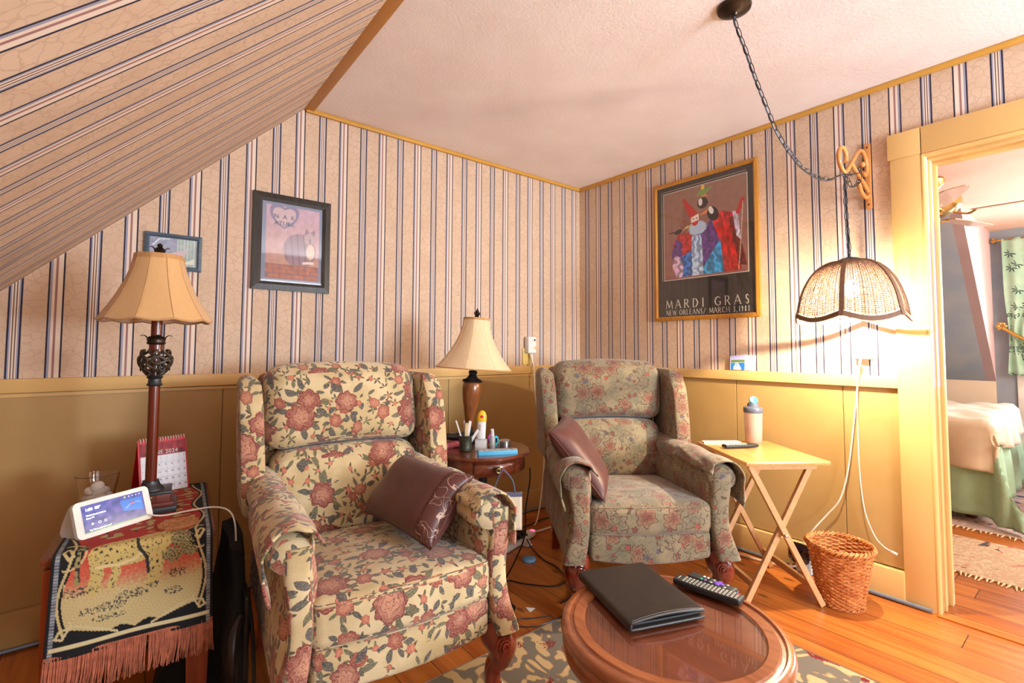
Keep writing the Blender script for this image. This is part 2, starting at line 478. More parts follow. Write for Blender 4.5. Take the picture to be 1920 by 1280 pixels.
M_rattan = wood('rattan_cane', S(196, 122, 58), S(216, 146, 78), 10, 2, 0.4, 0.2)
M_goldframe = wood('gold_wood_frame', S(172, 112, 32), S(192, 134, 48), 12, 2, 0.3, 0.3)
def wicker_mat():
    m, nt, b = newmat('wicker', 0.45, 0, 0.4); p = objof(nt)
    n = noisef(nt, p, 30.0, 3.0); nt.links.new(mixc(nt, smooth(nt, n, 0.3, 0.7), S(176, 98, 46), S(216, 142, 82)), b.inputs['Base Color'])
    return m
M_wicker = wicker_mat()
M_darkframe = wood('distressed_black_frame', S(34, 30, 28), S(58, 52, 46), 14, 2, 0.4, 0.1)
M_blueframe = wood('slate_blue_frame', S(66, 82, 98), S(84, 100, 116), 14, 0, 0.4, 0.1)

def weave_bump(nt, uv, sc=700.0, st=0.25):
    x, y, z = vsep(nt, uv)
    bump(nt, noisef(nt, uv, 420.0, 2.0), st, 0.0008)

def floral(name):
    """cream velour strewn with rose bouquets and leaf sprays"""
    m, nt, b = newmat(name, 0.9, 0, 0.2); b.inputs['Sheen Weight'].default_value = 0.25
    uv0 = uvof(nt)
    wn = nt.nodes.new('ShaderNodeTexNoise'); nt.links.new(uv0, wn.inputs[0]); wn.inputs['Scale'].default_value = 18; wn.inputs['Detail'].default_value = 1.0
    va = nt.nodes.new('ShaderNodeVectorMath'); va.operation = 'MULTIPLY_ADD'; nt.links.new(wn.outputs['Color'], va.inputs[0])
    va.inputs[1].default_value = (0.022, 0.022, 0); nt.links.new(uv0, va.inputs[2]); uv = va.outputs[0]
    tone = smooth(nt, noisef(nt, uv0, 7.0, 3.0, 0.6), 0.3, 0.7)
    base = mixc(nt, tone, S(180, 156, 110), S(208, 188, 148))
    grn = S(88, 90, 68); blu = S(58, 62, 70); drk = S(42, 38, 34)
    state = {'c': base}
    def local(vn):
        vs = nt.nodes.new('ShaderNodeVectorMath'); vs.operation = 'SUBTRACT'
        nt.links.new(uv, vs.inputs[0]); nt.links.new(vn.outputs['Position'], vs.inputs[1])
        x, y, _ = vsep(nt, vs.outputs[0]); r = nm(nt, 'SQRT', x*x+y*y); th = nm(nt, 'ARCTAN2', y, x)
        cr = nt.nodes.new('ShaderNodeSeparateColor'); nt.links.new(vn.outputs['Color'], cr.inputs[0])
        return x, y, r, th, E(nt, cr.outputs[0]), E(nt, cr.outputs[1]), E(nt, cr.outputs[2])
    def leaves(r, th, ph, k, rc, hl, hw, colA, colB, keep, lo=0.0):
        a = th/(2*pi)*float(k)+ph; ai = nm(nt, 'FLOOR', a); af = nm(nt, 'FRACT', a)-0.5
        w2 = nt.nodes.new('ShaderNodeTexWhiteNoise'); w2.noise_dimensions = '2D'; nt.links.new(vcomb(nt, ai, ph*31.0), w2.inputs['Vector'])
        rnd = E(nt, w2.outputs[0]); q = (r-rc*(0.85+rnd*0.4))/hl
        across = nm(nt, 'ABSOLUTE', af)*(2*pi/k)*r
        wd = nm(nt, 'MAXIMUM', (1.0-q*q), 0.0)*hw*(0.75+rnd*0.5)
        mask = (across < wd)*(rnd < keep)
        vein = nm(nt, 'LESS_THAN', across, 0.0008)+nm(nt, 'GREATER_THAN', across, wd*0.82)
        cc = mixc(nt, smooth(nt, rnd*1.0, keep*0.35, keep*0.6), colA, colB); cc = mixc(nt, mn(nt, vein, 1.0)*0.5, cc, drk)
        state['c'] = mixc(nt, mask*0.92, state['c'], cc)
    def bloom(r, th, ph, R, k, c0, c1, c2, keepmask=None):
        lob = nm(nt, 'ABSOLUTE', nm(nt, 'SINE', th*(k*0.5)+ph*9.0)); lob2 = nm(nt, 'ABSOLUTE', nm(nt, 'SINE', th*(k*1.0)+ph*5.0))
        edge = R*(0.78+lob*0.20+lob2*0.07)
        t = r/edge
        off = nm(nt, 'ABSOLUTE', nm(nt, 'SINE', th*2.5+ph*20.0+t*3.0))*0.55+nm(nt, 'SINE', th*9.0-t*9.0)*0.10
        rings = nm(nt, 'FRACT', t*3.3+off)
        cc = mixc(nt, smooth(nt, t+(ph-0.5)*0.5, 0.15, 0.85), c2, c1); cc = mixc(nt, smooth(nt, rings, 0.72, 1.0)*0.7, cc, c2)
        cc = mixc(nt, (1.0-smooth(nt, rings, 0.02, 0.30))*0.9, cc, c0); cc = mixc(nt, smooth(nt, t, 0.86, 1.0)*0.45, cc, c0)
        mask = t < 1.0
        if keepmask is not None: mask = mask*keepmask
        state['c'] = mixc(nt, mask, state['c'], cc)
    # scattered sprigs
    v3 = voro(nt, uv, 19.0, 1.0); x, y, r, th, a, bb, c_ = local(v3)
    leaves(r, th, a, 5, 0.012, 0.011, 0.0042, grn, drk, 0.62)
    bloom(r, th, a, 0.0075+bb*0.004, 5, S(140, 52, 44), S(178, 92, 74), S(196, 128, 100), c_ < 0.55)
    # middle flowers
    v2 = voro(nt, mapv(nt, uv, (1, 1, 1), (0, 0, 0), (0.31, 0.17, 0)), 9.6, 0.9)
    vs2 = nt.nodes.new('ShaderNodeVectorMath'); vs2.operation = 'SUBTRACT'
    nt.links.new(v2.inputs['Vector'].links[0].from_socket, vs2.inputs[0]); nt.links.new(v2.outputs['Position'], vs2.inputs[1])
    x, y, _ = vsep(nt, vs2.outputs[0]); r = nm(nt, 'SQRT', x*x+y*y); th = nm(nt, 'ARCTAN2', y, x)
    cr = nt.nodes.new('ShaderNodeSeparateColor'); nt.links.new(v2.outputs['Color'], cr.inputs[0]); a, bb, c_ = [E(nt, o) for o in cr.outputs]
    leaves(r, th, a, 7, 0.035, 0.016, 0.0072, grn, blu, 0.66)
    bloom(r, th, a, 0.019+bb*0.008, 6, S(96, 34, 36), S(148, 70, 60), S(188, 124, 98), c_ < 0.8)
    # the large roses
    v1 = voro(nt, uv, 5.2, 0.8); x, y, r, th, a, bb, c_ = local(v1)
    leaves(r, th, a, 9, 0.064, 0.024, 0.0115, grn, blu, 0.66)
    bloom(r, th, a, 0.040+bb*0.013, 7, S(78, 22, 32), S(132, 54, 54), S(188, 130, 106))
    weave_bump(nt, uv0)
    fz = noisef(nt, uv0, 240.0, 2.0)
    out = mixc(nt, smooth(nt, fz, 0.35, 0.75)*0.22, state['c'], S(226, 206, 166))
    nt.links.new(out, b.inputs['Base Color'])
    return m
M_floral = floral('rose_floral_velour')

def jacobean(name):
    """sage green velour with outlined blooms, trailing stems and dotted pods"""
    m, nt, b = newmat(name, 0.92, 0, 0.2); b.inputs['Sheen Weight'].default_value = 0.25
    uv0 = uvof(nt)
    wn = nt.nodes.new('ShaderNodeTexNoise'); nt.links.new(uv0, wn.inputs[0]); wn.inputs['Scale'].default_value = 14; wn.inputs['Detail'].default_value = 1.0
    va = nt.nodes.new('ShaderNodeVectorMath'); va.operation = 'MULTIPLY_ADD'; nt.links.new(wn.outputs['Color'], va.inputs[0])
    va.inputs[1].default_value = (0.03, 0.03, 0); nt.links.new(uv0, va.inputs[2]); uv = va.outputs[0]
    tone = smooth(nt, noisef(nt, uv0, 9.0, 3.0, 0.6), 0.3, 0.7)
    c = mixc(nt, tone, S(104, 98, 80), S(146, 128, 100))
    dk = S(60, 38, 34)
    st = noisef(nt, uv0, 13.0, 1.0, 0.4, 1.2); stem = mx(nt, nm(nt, 'LESS_THAN', nm(nt, 'ABSOLUTE', st-0.46), 0.007), nm(nt, 'LESS_THAN', nm(nt, 'ABSOLUTE', st-0.60), 0.007))
    c = mixc(nt, stem*0.8, c, dk)
    def loc(vn, uvs):
        vs = nt.nodes.new('ShaderNodeVectorMath'); vs.operation = 'SUBTRACT'
        nt.links.new(uvs, vs.inputs[0]); nt.links.new(vn.outputs['Position'], vs.inputs[1])
        x, y, _ = vsep(nt, vs.outputs[0]); r = nm(nt, 'SQRT', x*x+y*y); th = nm(nt, 'ARCTAN2', y, x)
        cr = nt.nodes.new('ShaderNodeSeparateColor'); nt.links.new(vn.outputs['Color'], cr.inputs[0])
        return [r, th]+[E(nt, o) for o in cr.outputs]
    v3 = voro(nt, uv, 21.0, 1.0); r, th, a, bb, cc = loc(v3, uv)
    edge = (0.006+bb*0.006)*(1.0+nm(nt, 'SINE', th*5.0+a*9.0)*0.25); keep = cc < 0.5
    colr = mixc(nt, smooth(nt, a, 0.25, 0.35), S(164, 58, 50), S(118, 42, 46)); colr = mixc(nt, nm(nt, 'GREATER_THAN', a, 0.86), colr, S(70, 70, 98))
    c = mixc(nt, (r < edge)*keep*0.85, c, colr)
    ring = nm(nt, 'LESS_THAN', nm(nt, 'ABSOLUTE', r-edge), 0.0012)*keep; c = mixc(nt, ring*0.7, c, dk)
    uvb = mapv(nt, uv, (1, 1, 1), (0, 0, 0), (0.4, 0.23, 0))
    v2 = voro(nt, uvb, 9.2, 0.9); r, th, a, bb, cc = loc(v2, uvb)
    edge = (0.028+bb*0.012)*(1.0+nm(nt, 'SINE', th*6.0+a*9.0)*0.2+nm(nt, 'SINE', th*13.0)*0.06)
    inn = r < edge; fill = mixc(nt, smooth(nt, r/edge, 0.2, 0.9), S(112, 52, 48), S(136, 104, 80))
    rays = smooth(nt, nm(nt, 'SINE', th*12.0+r*90.0), 0.2, 0.9)
    fill = mixc(nt, rays*0.45, fill, S(124, 56, 50))
    kp = cc < 0.72
    c = mixc(nt, inn*kp*0.85, c, fill)
    ring = nm(nt, 'LESS_THAN', nm(nt, 'ABSOLUTE', r-edge), 0.0021); c = mixc(nt, ring*0.85, c, dk)
    v5 = voro(nt, uv, 15.0, 1.0); r5, th5, a5, b5, c5 = loc(v5, uv); lf = 0.020*(0.5+0.5*nm(nt, 'ABSOLUTE', nm(nt, 'COSINE', th5+a5*6.0))); lr = nm(nt, 'LESS_THAN', nm(nt, 'ABSOLUTE', r5-lf), 0.0013)*(c5 < 0.75); c = mixc(nt, lr*0.75, c, dk)
    # dotted pods
    dots = voro(nt, uv0, 120.0, 0.7); dd = E(nt, dots.outputs['Distance']) < 0.28
    pod = nm(nt, 'LESS_THAN', r, 0.03)*nm(nt, 'GREATER_THAN', cc, 0.62); c = mixc(nt, pod*dd*0.7, c, S(86, 78, 74))
    weave_bump(nt, uv0)
    fz = noisef(nt, uv0, 230.0, 2.0)
    c = mixc(nt, smooth(nt, fz, 0.35, 0.75)*0.25, c, S(178, 158, 124))
    nt.links.new(c, b.inputs['Base Color'])
    return m
M_jac = jacobean('sage_jacobean_velour')

def rug_mat(name, ground, swirl, dark, red, sc=6.0, off=0.0):
    m, nt, b = newmat(name, 0.95, 0, 0.1); p = objof(nt)
    jag = noisef(nt, p, 160.0, 1.0)
    n1 = noisef(nt, p, sc, 1.2, 0.4, 2.2); n2 = noisef(nt, mapv(nt, p, (1, 1, 1), (0, 0, 0), (3, 5, 0)), sc*0.8, 1.5, 0.5, 1.5)
    s = nm(nt, 'ABSOLUTE', n1-0.5)+(jag-0.5)*0.02
    c = mixc(nt, nm(nt, 'LESS_THAN', s, 0.075), ground, swirl)
    c = mixc(nt, nm(nt, 'LESS_THAN', nm(nt, 'ABSOLUTE', s-0.083), 0.006)*0.6, c, S(150, 90, 50))
    k = nm(nt, 'GREATER_THAN', n2+(jag-0.5)*0.1, 0.64); c = mixc(nt, k, c, red)
    k = nm(nt, 'GREATER_THAN', n2+(jag-0.5)*0.1, 0.685); c = mixc(nt, k, c, dark)
    c = mixc(nt, smooth(nt, noisef(nt, p, 500.0, 1.0), 0.4, 0.8)*0.3, c, tuple(x*0.6 for x in ground[:3])+(1,))
    nt.links.new(c, b.inputs['Base Color']); bump(nt, noisef(nt, p, 600.0, 2.0), 0.8, 0.003)
    return m
M_rug = rug_mat('area_rug_pile', S(202, 172, 128), S(118, 110, 100), S(32, 28, 34), S(128, 26, 36), 5.5)
M_rug2 = rug_mat('runner_rug_pile', S(224, 196, 160), S(206, 172, 140), S(74, 84, 84), S(200, 120, 104), 14.0)
M_rug3 = rug_mat('bedroom_rug_pile', S(214, 190, 190), S(198, 170, 150), S(64, 74, 104), S(204, 150, 120), 9.0)
M_fringe = plain('rust_fringe', S(184, 108, 80), 0.85, var=0.2, scale=60)
M_creamfringe = plain('cream_fringe', S(230, 206, 160), 0.9)

M_satin = plain('brown_satin', S(88, 46, 40), 0.42, var=0.10, scale=20, spec=0.45, sheen=0.1, bmp=0.1)
def satin_edge():
    m, nt, b = newmat('embroidered_brown_satin', 0.4); p = objof(nt)
    n = noisef(nt, p, 24.0, 1.0, 0.4, 0.8); k = nm(nt, 'LESS_THAN', nm(nt, 'ABSOLUTE', n-0.5), 0.011)
    nt.links.new(mixc(nt, k, S(86, 46, 40), S(186, 152, 130)), b.inputs['Base Color']); return m
M_satinedge = satin_edge()
M_black = plain('black_plastic', S(22, 22, 24), 0.3)
M_blackmatt = plain('matt_black_plastic', S(30, 29, 30), 0.55)
M_blackcloth = plain('black_cloth', S(13, 13, 15), 0.9, var=0.3, scale=6, bmp=0.3)
M_leather = plain('black_leather', S(40, 34, 32), 0.38, var=0.1, scale=40, bmp=0.35, spec=0.5)
M_silver = plain('brushed_metal', S(190, 190, 190), 0.28, 1.0)
M_darkmetal = plain('dark_bronze', S(62, 52, 44), 0.35, 0.8, var=0.2, scale=40)
M_iron = plain('grey_black_metal', S(66, 68, 72), 0.4, 0.7)
M_openwork = plain('antique_bronze_openwork', S(70, 60, 48), 0.5, 0.4, var=0.25, scale=60)
M_polered = wood('red_brown_lamp_pole', S(84, 26, 12), S(112, 40, 20), 10, 2, 0.25, 0.3)
M_plinth = wood('satin_red_plinth', S(84, 28, 16), S(112, 42, 24), 10, 0, 0.5, 0.0)
M_pewter = plain('dark_pewter', S(78, 80, 70), 0.4, 0.7, var=0.25, scale=50)
M_wht = plain('white_plastic', S(232, 228, 222), 0.35)
M_cable = plain('white_cable', S(232, 222, 206), 0.4)
M_greycable = plain('grey_cable', S(150, 140, 122), 0.4)
M_brass = plain('polished_brass', S(206, 170, 96), 0.2, 1.0)
M_red = plain('red_card', S(200, 22, 26), 0.5)
def shade_mat(name, c1, c2, tr=0.25):
    m, nt, b = newmat(name, 0.7); p = objof(nt)
    n = noisef(nt, mapv(nt, p, (60, 60, 8)), 2.0, 3.0)
    nt.links.new(mixc(nt, smooth(nt, n, 0.3, 0.7), c1, c2), b.inputs['Base Color'])
    b.inputs['Sheen Weight'].default_value = 0.3
    bump(nt, noisef(nt, p, 400.0, 2.0), 0.2, 0.0006); return m
M_shade = shade_mat('tan_silk_shade', S(210, 164, 108), S(213, 168, 113))
M_shadetrim = shade_mat('shade_binding', S(186, 134, 78), S(196, 146, 90))
M_shade2 = shade_mat('cream_silk_shade', S(224, 194, 150), S(230, 202, 160))
M_shadein = plain('shade_lining', S(226, 196, 166), 0.8)
def glass_mat(name, rough=0.02, tint=(1, 1, 1, 1), ior=1.45):
    m, nt, b = newmat(name, rough); b.inputs['Base Color'].default_value = tint
    b.inputs['Transmission Weight'].default_value = 1.0; b.inputs['IOR'].default_value = ior
    return m
M_glass = glass_mat('clear_glass')
def pane_mat(name, refl=0.12):
    """thin picture glass: mostly see-through, mirror-like sheen"""
    m = bpy.data.materials.new(name); m.use_nodes = True; nt = m.node_tree
    nt.nodes.remove(nt.nodes['Principled BSDF']); out = nt.nodes['Material Output']
    tr = nt.nodes.new('ShaderNodeBsdfTransparent'); gl = nt.nodes.new('ShaderNodeBsdfGlossy'); gl.inputs['Roughness'].default_value = 0.03
    fr = nt.nodes.new('ShaderNodeFresnel'); fr.inputs[0].default_value = 1.5
    sm = noisef(nt, objof(nt), 3.0, 1.0)*0.02; geo = nt.nodes.new('ShaderNodeNewGeometry'); f = (E(nt, fr.outputs[0])*1.2+refl*0.2+sm)*(1.0-E(nt, geo.outputs['Backfacing']))
    mi = nt.nodes.new('ShaderNodeMixShader'); put(nt, mi.inputs[0], f); nt.links.new(tr.outputs[0], mi.inputs[1]); nt.links.new(gl.outputs[0], mi.inputs[2])
    nt.links.new(mi.outputs[0], out.inputs[0]); MATS[name] = m; return m
M_pane = pane_mat('picture_glass')
M_tabglass = pane_mat('table_glass', 0.25)
def print_mat(name, rough=0.6, emit=0.0, weave=0.0):
    m, nt, b = newmat(name, rough); a = nt.nodes.new('ShaderNodeAttribute'); a.attribute_name = 'print'
    nt.links.new(a.outputs['Color'], b.inputs['Base Color'])
    if emit:
        nt.links.new(a.outputs['Color'], b.inputs['Emission Color']); b.inputs['Emission Strength'].default_value = emit
    bump(nt, noisef(nt, objof(nt), 700.0 if weave else 300.0, 1.0), 0.7 if weave else 0.03, 0.0015 if weave else 0.0003)
    return m
M_print = print_mat('printed_paper', 0.55)
M_screen = print_mat('lit_screen', 0.2, 0.30)
M_tapestry = print_mat('tapestry_weave', 0.95, 0, 1.0)
M_matblack = plain('black_poster_paper', S(44, 38, 36), 0.6, var=0.1)
M_lettering = plain('silver_lettering', S(222, 218, 206), 0.5)
M_weaveshade = plain('brown_woven_cane', S(112, 78, 56), 0.6, var=0.15, scale=60)
M_weavethin = plain('woven_grass_strands', S(112, 74, 48), 0.7, var=0.15, scale=60)
M_quilt = plain('mint_quilt', S(158, 190, 160), 0.9, var=0.05, scale=20, bmp=0.6)
M_comf = plain('taupe_satin_comforter', S(214, 196, 168), 0.5, var=0.06, scale=8, sheen=0.3)
M_cane = plain('cherry_chair_wood', S(150, 84, 70), 0.4)
def curtain_mat():
    m, nt, b = newmat('mint_bamboo_print', 0.9); uv = uvof(nt); c = mixc(nt, smooth(nt, noisef(nt, uv, 8.0, 2.0), 0.3, 0.7), S(158, 200, 176), S(180, 212, 190))
    v = voro(nt, uv, 9.0, 1.0); vs = nt.nodes.new('ShaderNodeVectorMath'); vs.operation = 'SUBTRACT'
    nt.links.new(uv, vs.inputs[0]); nt.links.new(v.outputs['Position'], vs.inputs[1]); x, y, _ = vsep(nt, vs.outputs[0])
    r = nm(nt, 'SQRT', x*x+y*y); th = nm(nt, 'ARCTAN2', y, x); a = nm(nt, 'FRACT', th/(2*pi)*8.0)-0.5
    wd = nm(nt, 'MAXIMUM', 1.0-nm(nt, 'POWER', (r-0.022)/0.02, 2.0), 0.0)*0.005
    k = (nm(nt, 'ABSOLUTE', a)*(2*pi/8)*r < wd)*(th < 1.2); c = mixc(nt, k, c, S(64, 92, 88))
    nt.links.new(c, b.inputs['Base Color']); return m
M_curtain = curtain_mat()
def bulb_mat():
    m, nt, b = newmat('glowing_bulb', 0.3); b.inputs['Base Color'].default_value = (1, 0.9, 0.7, 1)
    b.inputs['Emission Color'].default_value = (1.0, 0.78, 0.45, 1); b.inputs['Emission Strength'].default_value = 60.0
    m.node_tree.nodes['Principled BSDF'].inputs['Specular IOR Level'].default_value = 0.2
    return m
M_bulb = bulb_mat()
M_led = plain('pink_led', S(255, 60, 90), 0.4, emit=(1, 0.05, 0.12, 1), es=3.0)
M_night = plain('night_light_glow', S(210, 225, 230), 0.4)
M_bottle = plain('translucent_bottle', S(236, 206, 190), 0.3, trans=0.55)
M_liquid = plain('peach_liquid', S(232, 190, 160), 0.3, trans=0.3)
M_smoke = plain('smoky_lid', S(92, 98, 112), 0.3)
M_cyan = plain('cyan_plastic', S(64, 190, 224), 0.35)
M_bluepill = plain('blue_pill_case', S(96, 190, 232), 0.35, trans=0.15)
M_clearpl = plain('clear_frosted_plastic', S(226, 222, 220), 0.2, trans=0.6)
M_yellow = plain('yellow_cap', S(244, 186, 40), 0.35)
M_purple = plain('purple_plastic', S(118, 76, 190), 0.4)
M_magenta = plain('magenta_plastic', S(176, 70, 150), 0.4)
M_stick = plain('pale_wood_stick', S(226, 192, 140), 0.6)
M_pinkcloth = plain('pink_printed_cloth', S(206, 110, 130), 0.6, var=0.3, scale=60)
M_canvas = plain('cream_canvas', S(216, 198, 170), 0.9, bmp=0.3)
M_greystrap = plain('grey_blue_strap', S(86, 90, 116), 0.8)
M_stone = plain('white_stone', S(246, 240, 232), 0.5, var=0.1)
M_coaster = None
def coaster_mat():
    m, nt, b = newmat('woven_coaster', 0.95); p = objof(nt); x, y, z = vsep(nt, p); r = nm(nt, 'SQRT', x*x+y*y)
    k = nm(nt, 'SINE', r*900.0); n = smooth(nt, noisef(nt, p, 90.0, 2.0), 0.3, 0.7)
    c = mixc(nt, n, S(176, 112, 66), S(204, 146, 92)); c = mixc(nt, smooth(nt, k, 0.2, 1.0)*0.4, c, S(140, 84, 48))
    nt.links.new(c, b.inputs['Base Color']); bump(nt, k+n, 0.6, 0.002); return m
M_coaster = coaster_mat()
M_floorblue = plain('blue_disc_plastic', S(96, 142, 170), 0.4)
M_faceted = plain('glossy_black_faceted', S(24, 16, 22), 0.08, spec=0.8)
M_outletgold = plain('ivory_outlet_plate', S(226, 196, 110), 0.4)
M_btn = plain('grey_remote_button', S(168, 166, 156), 0.5)
M_btnred = plain('red_remote_button', S(214, 50, 50), 0.4)
M_btngreen = plain('green_remote_button', S(40, 170, 140), 0.4)
M_skyblue = plain('blue_remote_edge', S(64, 96, 140), 0.3)
# ------------------------------------------------------------------ the room
H = 2.322; RAIL = 0.981
def zs(x): return 2.307+(x+2.032)*0.974          # the sloped ceiling
XS = -2.032+(H-2.307)/0.974                       # where it meets the flat ceiling
XK = -3.80                                        # knee wall
YF = -4.40                                        # wall behind the camera
def wallmb(pieces_fn, name, mats, label=None, **k):
    mb = MB(); pieces_fn(mb); return structure(mb.build(name, mats, smooth=False, **k), label)

def f(mb): mb.box((-0.15, -2.0, -0.05), (7.7, 5.4, 0.1))
wallmb(f, 'floor', M_floor, 'orange pine plank floor')
def f(mb):
    mb.box((-0.92, (YF+0.12)/2, H+0.05), (2.12, -YF+0.14, 0.1))
    mb.box((-0.4, (YF+0.12)/2, H+0.05), (1.1, -YF+0.14, 0.1)) if False else None
wallmb(f, 'ceiling', M_ceil, 'textured pinkish white ceiling')
# back wall, gable shaped
def f(mb):
    def poly(z0, z1, y0, y1, x1=0.14):
        pts = []
        xl = max(XK-0.1, -2.032+(z0-2.307)/0.974)
        pts.append((xl, z0)); pts.append((x1, z0)); pts.append((x1, z1))
        xt = -2.032+(z1-2.307)/0.974
        if xt > XK-0.1: pts.append((xt, z1))
        else: pts.append((XK-0.1, z1))
        if xt > XK-0.1 and zs(XK-0.1) > z0: pts.append((XK-0.1, zs(XK-0.1)))
        M = Matrix(((1, 0, 0, 0), (0, 0, -1, y1), (0, 1, 0, 0), (0, 0, 0, 1)))
        mb.prism(pts, y1-y0, M)
    mb.mi = 0; poly(0.94, H+0.02, 0.0, 0.12)
    mb.mi = 1; poly(0.0, 0.94, 0.004, 0.12)
    xs = [-3.9, -3.45, -2.345, -1.155, 0.0]
    for a, b in zip(xs, xs[1:]): mb.box(((a+b)/2, 0.0, 0.54), (b-a-0.003, 0.012, 0.80), bev=0.0015)
wallmb(f, 'wall_back', [M_wpA, M_panel], 'striped wallpaper gable wall above mustard panelling')
def f(mb):
    mb.mi = 0
    def bx(y0, y1, z0, z1, x0=0.0, x1=0.14): mb.box(((x0+x1)/2, (y0+y1)/2, (z0+z1)/2), (x1-x0, abs(y1-y0), z1-z0))
    bx(-2.06, 0.12, 0.94, H+0.02); bx(-2.80, -2.06, 1.965, H+0.02); bx(YF, -2.80, 0.94, H+0.02)
    mb.mi = 1; bx(-2.06, 0.12, 0, 0.94, 0.004); bx(YF, -2.80, 0, 0.94, 0.004)
    ys = [0, -0.16, -0.68, -1.203, -1.722, -1.94]
    for a, b in zip(ys, ys[1:]): mb.box((0.0, (a+b)/2, 0.54), (0.012, a-b-0.003, 0.80), bev=0.0015)
wallmb(f, 'wall_right', [M_wpB, M_panel], 'striped wallpaper wall with doorway and mustard panelling')
def f(mb):
    mb.mi = 0; x0 = XK; x1 = XS
    d = Vector((-0.974, 0, 1)).normalized()*0.1
    a = [(x0, YF, zs(x0)), (x1, YF, zs(x1)), (x1, 0.12, zs(x1)), (x0, 0.12, zs(x0))]
    b = [tuple(Vector(p)+d) for p in a]
    mb.quad(a[0], a[1], a[2], a[3]); mb.quad(b[3], b[2], b[1], b[0])
    mb.quad(a[0], b[0], b[1], a[1]); mb.quad(a[2], b[2], b[3], a[3]); mb.quad(a[1], b[1], b[2], a[2]); mb.quad(a[3], b[3], b[0], a[0])
    mb.mi = 1; mb.box((XK-0.05, (YF+0.12)/2, 0.3), (0.1, -YF+0.12, 0.62))
wallmb(f, 'wall_left', [M_wpS, M_panel], 'sloped attic wall covered in striped wallpaper')
def f(mb):
    def bx(x0, x1, z0, z1): mb.box(((x0+x1)/2, YF-0.06, (z0+z1)/2), (x1-x0, 0.12, z1-z0))
    mb.mi = 0
    W = [(-3.15, -1.95), (-1.40, -0.30)]
    bx(XK-0.1, 0.14, 0, 0.80); bx(XK-0.1, 0.14, 2.05, H+0.1)
    bx(XK-0.1, -3.15, 0.8, 2.05); bx(-1.95, -1.40, 0.8, 2.05); bx(-0.30, 0.14, 0.8, 2.05)
wallmb(f, 'wall_front', M_panel, 'mustard wall with two windows')
for i, (x0, x1) in enumerate([(-3.15, -1.95), (-1.40, -0.30)]):
    mb = MB(); xc = (x0+x1)/2; wd = x1-x0
    for x in (x0+0.03, x1-0.03): mb.box((x, YF-0.05, 1.425), (0.06, 0.06, 1.25), bev=0.004)
    for z in (0.83, 1.425, 2.02): mb.box((xc, YF-0.05, z), (wd, 0.05, 0.05), bev=0.004)
    mb.box((xc, YF+0.02, 0.80), (wd+0.14, 0.1, 0.03), bev=0.005)
    structure(mb.build('window_%d' % (i+1), M_trim))

# trims
mb = MB(); mb.box((XS/2, -0.010, H-0.011), (-XS, 0.020, 0.022), bev=0.006)
structure(mb.build('trim_1', M_crown), 'golden moulding along top of back wall')
mb = MB(); mb.box((-0.010, YF/2, H-0.012), (0.022, -YF, 0.024), bev=0.006)
structure(mb.build('trim_2', M_crown), 'golden moulding along top of right wall')
mb = MB(); mb.box((XS+0.012, YF/2, H-0.006), (0.05, -YF, 0.012), bev=0.003)
structure(mb.build('trim_3', M_slopetrim), 'flat brown board between slope and ceiling')
mb = MB(); mb.box((-1.9, -0.012, RAIL-0.026), (3.8, 0.026, 0.052), bev=0.004); mb.box((-1.9, -0.008, RAIL-0.062), (3.8, 0.008, 0.012))
structure(mb.build('trim_4', M_trim), 'chair rail on back wall')
mb = MB(); mb.box((-0.012, -0.97, RAIL-0.026), (0.026, 1.94, 0.052), bev=0.004)
structure(mb.build('trim_5', M_trim), 'chair rail on right wall')
mb = MB(); mb.box((-1.9, -0.013, 0.07), (3.8, 0.026, 0.14), bev=0.006)
structure(mb.build('baseboard_back', M_panel))
mb = MB(); mb.box((-0.015, -0.97, 0.068), (0.03, 1.94, 0.136), bev=0.007)
structure(mb.build('baseboard_right', M_trim))
mb = MB(); mb.tube([(-0.034, -0.05, 0.012), (-0.036, -1.0, 0.011), (-0.034, -2.03, 0.012)], 0.008, 8)
structure(mb.build('trim_6', M_pipe), 'thin grey pipe along foot of right wall')
mb = MB(); mb.tube([(-3.7, -0.034, 0.012), (-2.0, -0.036, 0.011), (-0.10, -0.034, 0.012)], 0.007, 8)
structure(mb.build('trim_7', M_pipe), 'thin grey pipe along foot of back wall')
# doorway
dr = structure(thing('door_1', 'painted doorway casing', None)); 
if 'category' in dr: del dr['category']
mb = MB(); mb.box((-0.011, -1.9915, 0.9765), (0.022, 0.107, 1.953), bev=0.002); structure(mb.build('casing', M_trim, dr))
mb = MB(); mb.box((-0.011, -2.855, 0.9765), (0.022, 0.11, 1.953), bev=0.002); structure(mb.build('casing', M_trim, dr))
mb = MB(); mb.box((-0.013, -1.9885, 2.011), (0.026, 0.117, 0.116), bev=0.002); mb.box((-0.013, -2.49, 2.012), (0.026, 0.88, 0.118), bev=0.002); structure(mb.build('head_casing', M_trim, dr))
for (y, sg) in ((-2.045, -1), (-2.80, 1)):
    mb = MB(); mb.box((0.0705, y+sg*0.007, 0.98), (0.155, 0.014, 1.96), bev=0.002)
    mb.tube([(-0.014, y+sg*0.006, 0.001), (-0.014, y+sg*0.006, 1.948)], 0.010, 10)
    mb.box((0.035, y+sg*0.014, 0.972), (0.022, 0.016, 1.944), bev=0.004)
    mb.box((0.125, y+sg*0.018, 0.97), (0.036, 0.024, 1.94), bev=0.009)
    structure(mb.build('jamb', M_trim, dr))
mb = MB(); mb.box((0.0705, -2.4225, 1.948), (0.155, 0.76, 0.014), bev=0.002)
mb.tube([(-0.014, -2.05, 1.946), (-0.014, -2.795, 1.946)], 0.010, 10); mb.box((0.035, -2.4225, 1.938), (0.022, 0.74, 0.016), bev=0.004)
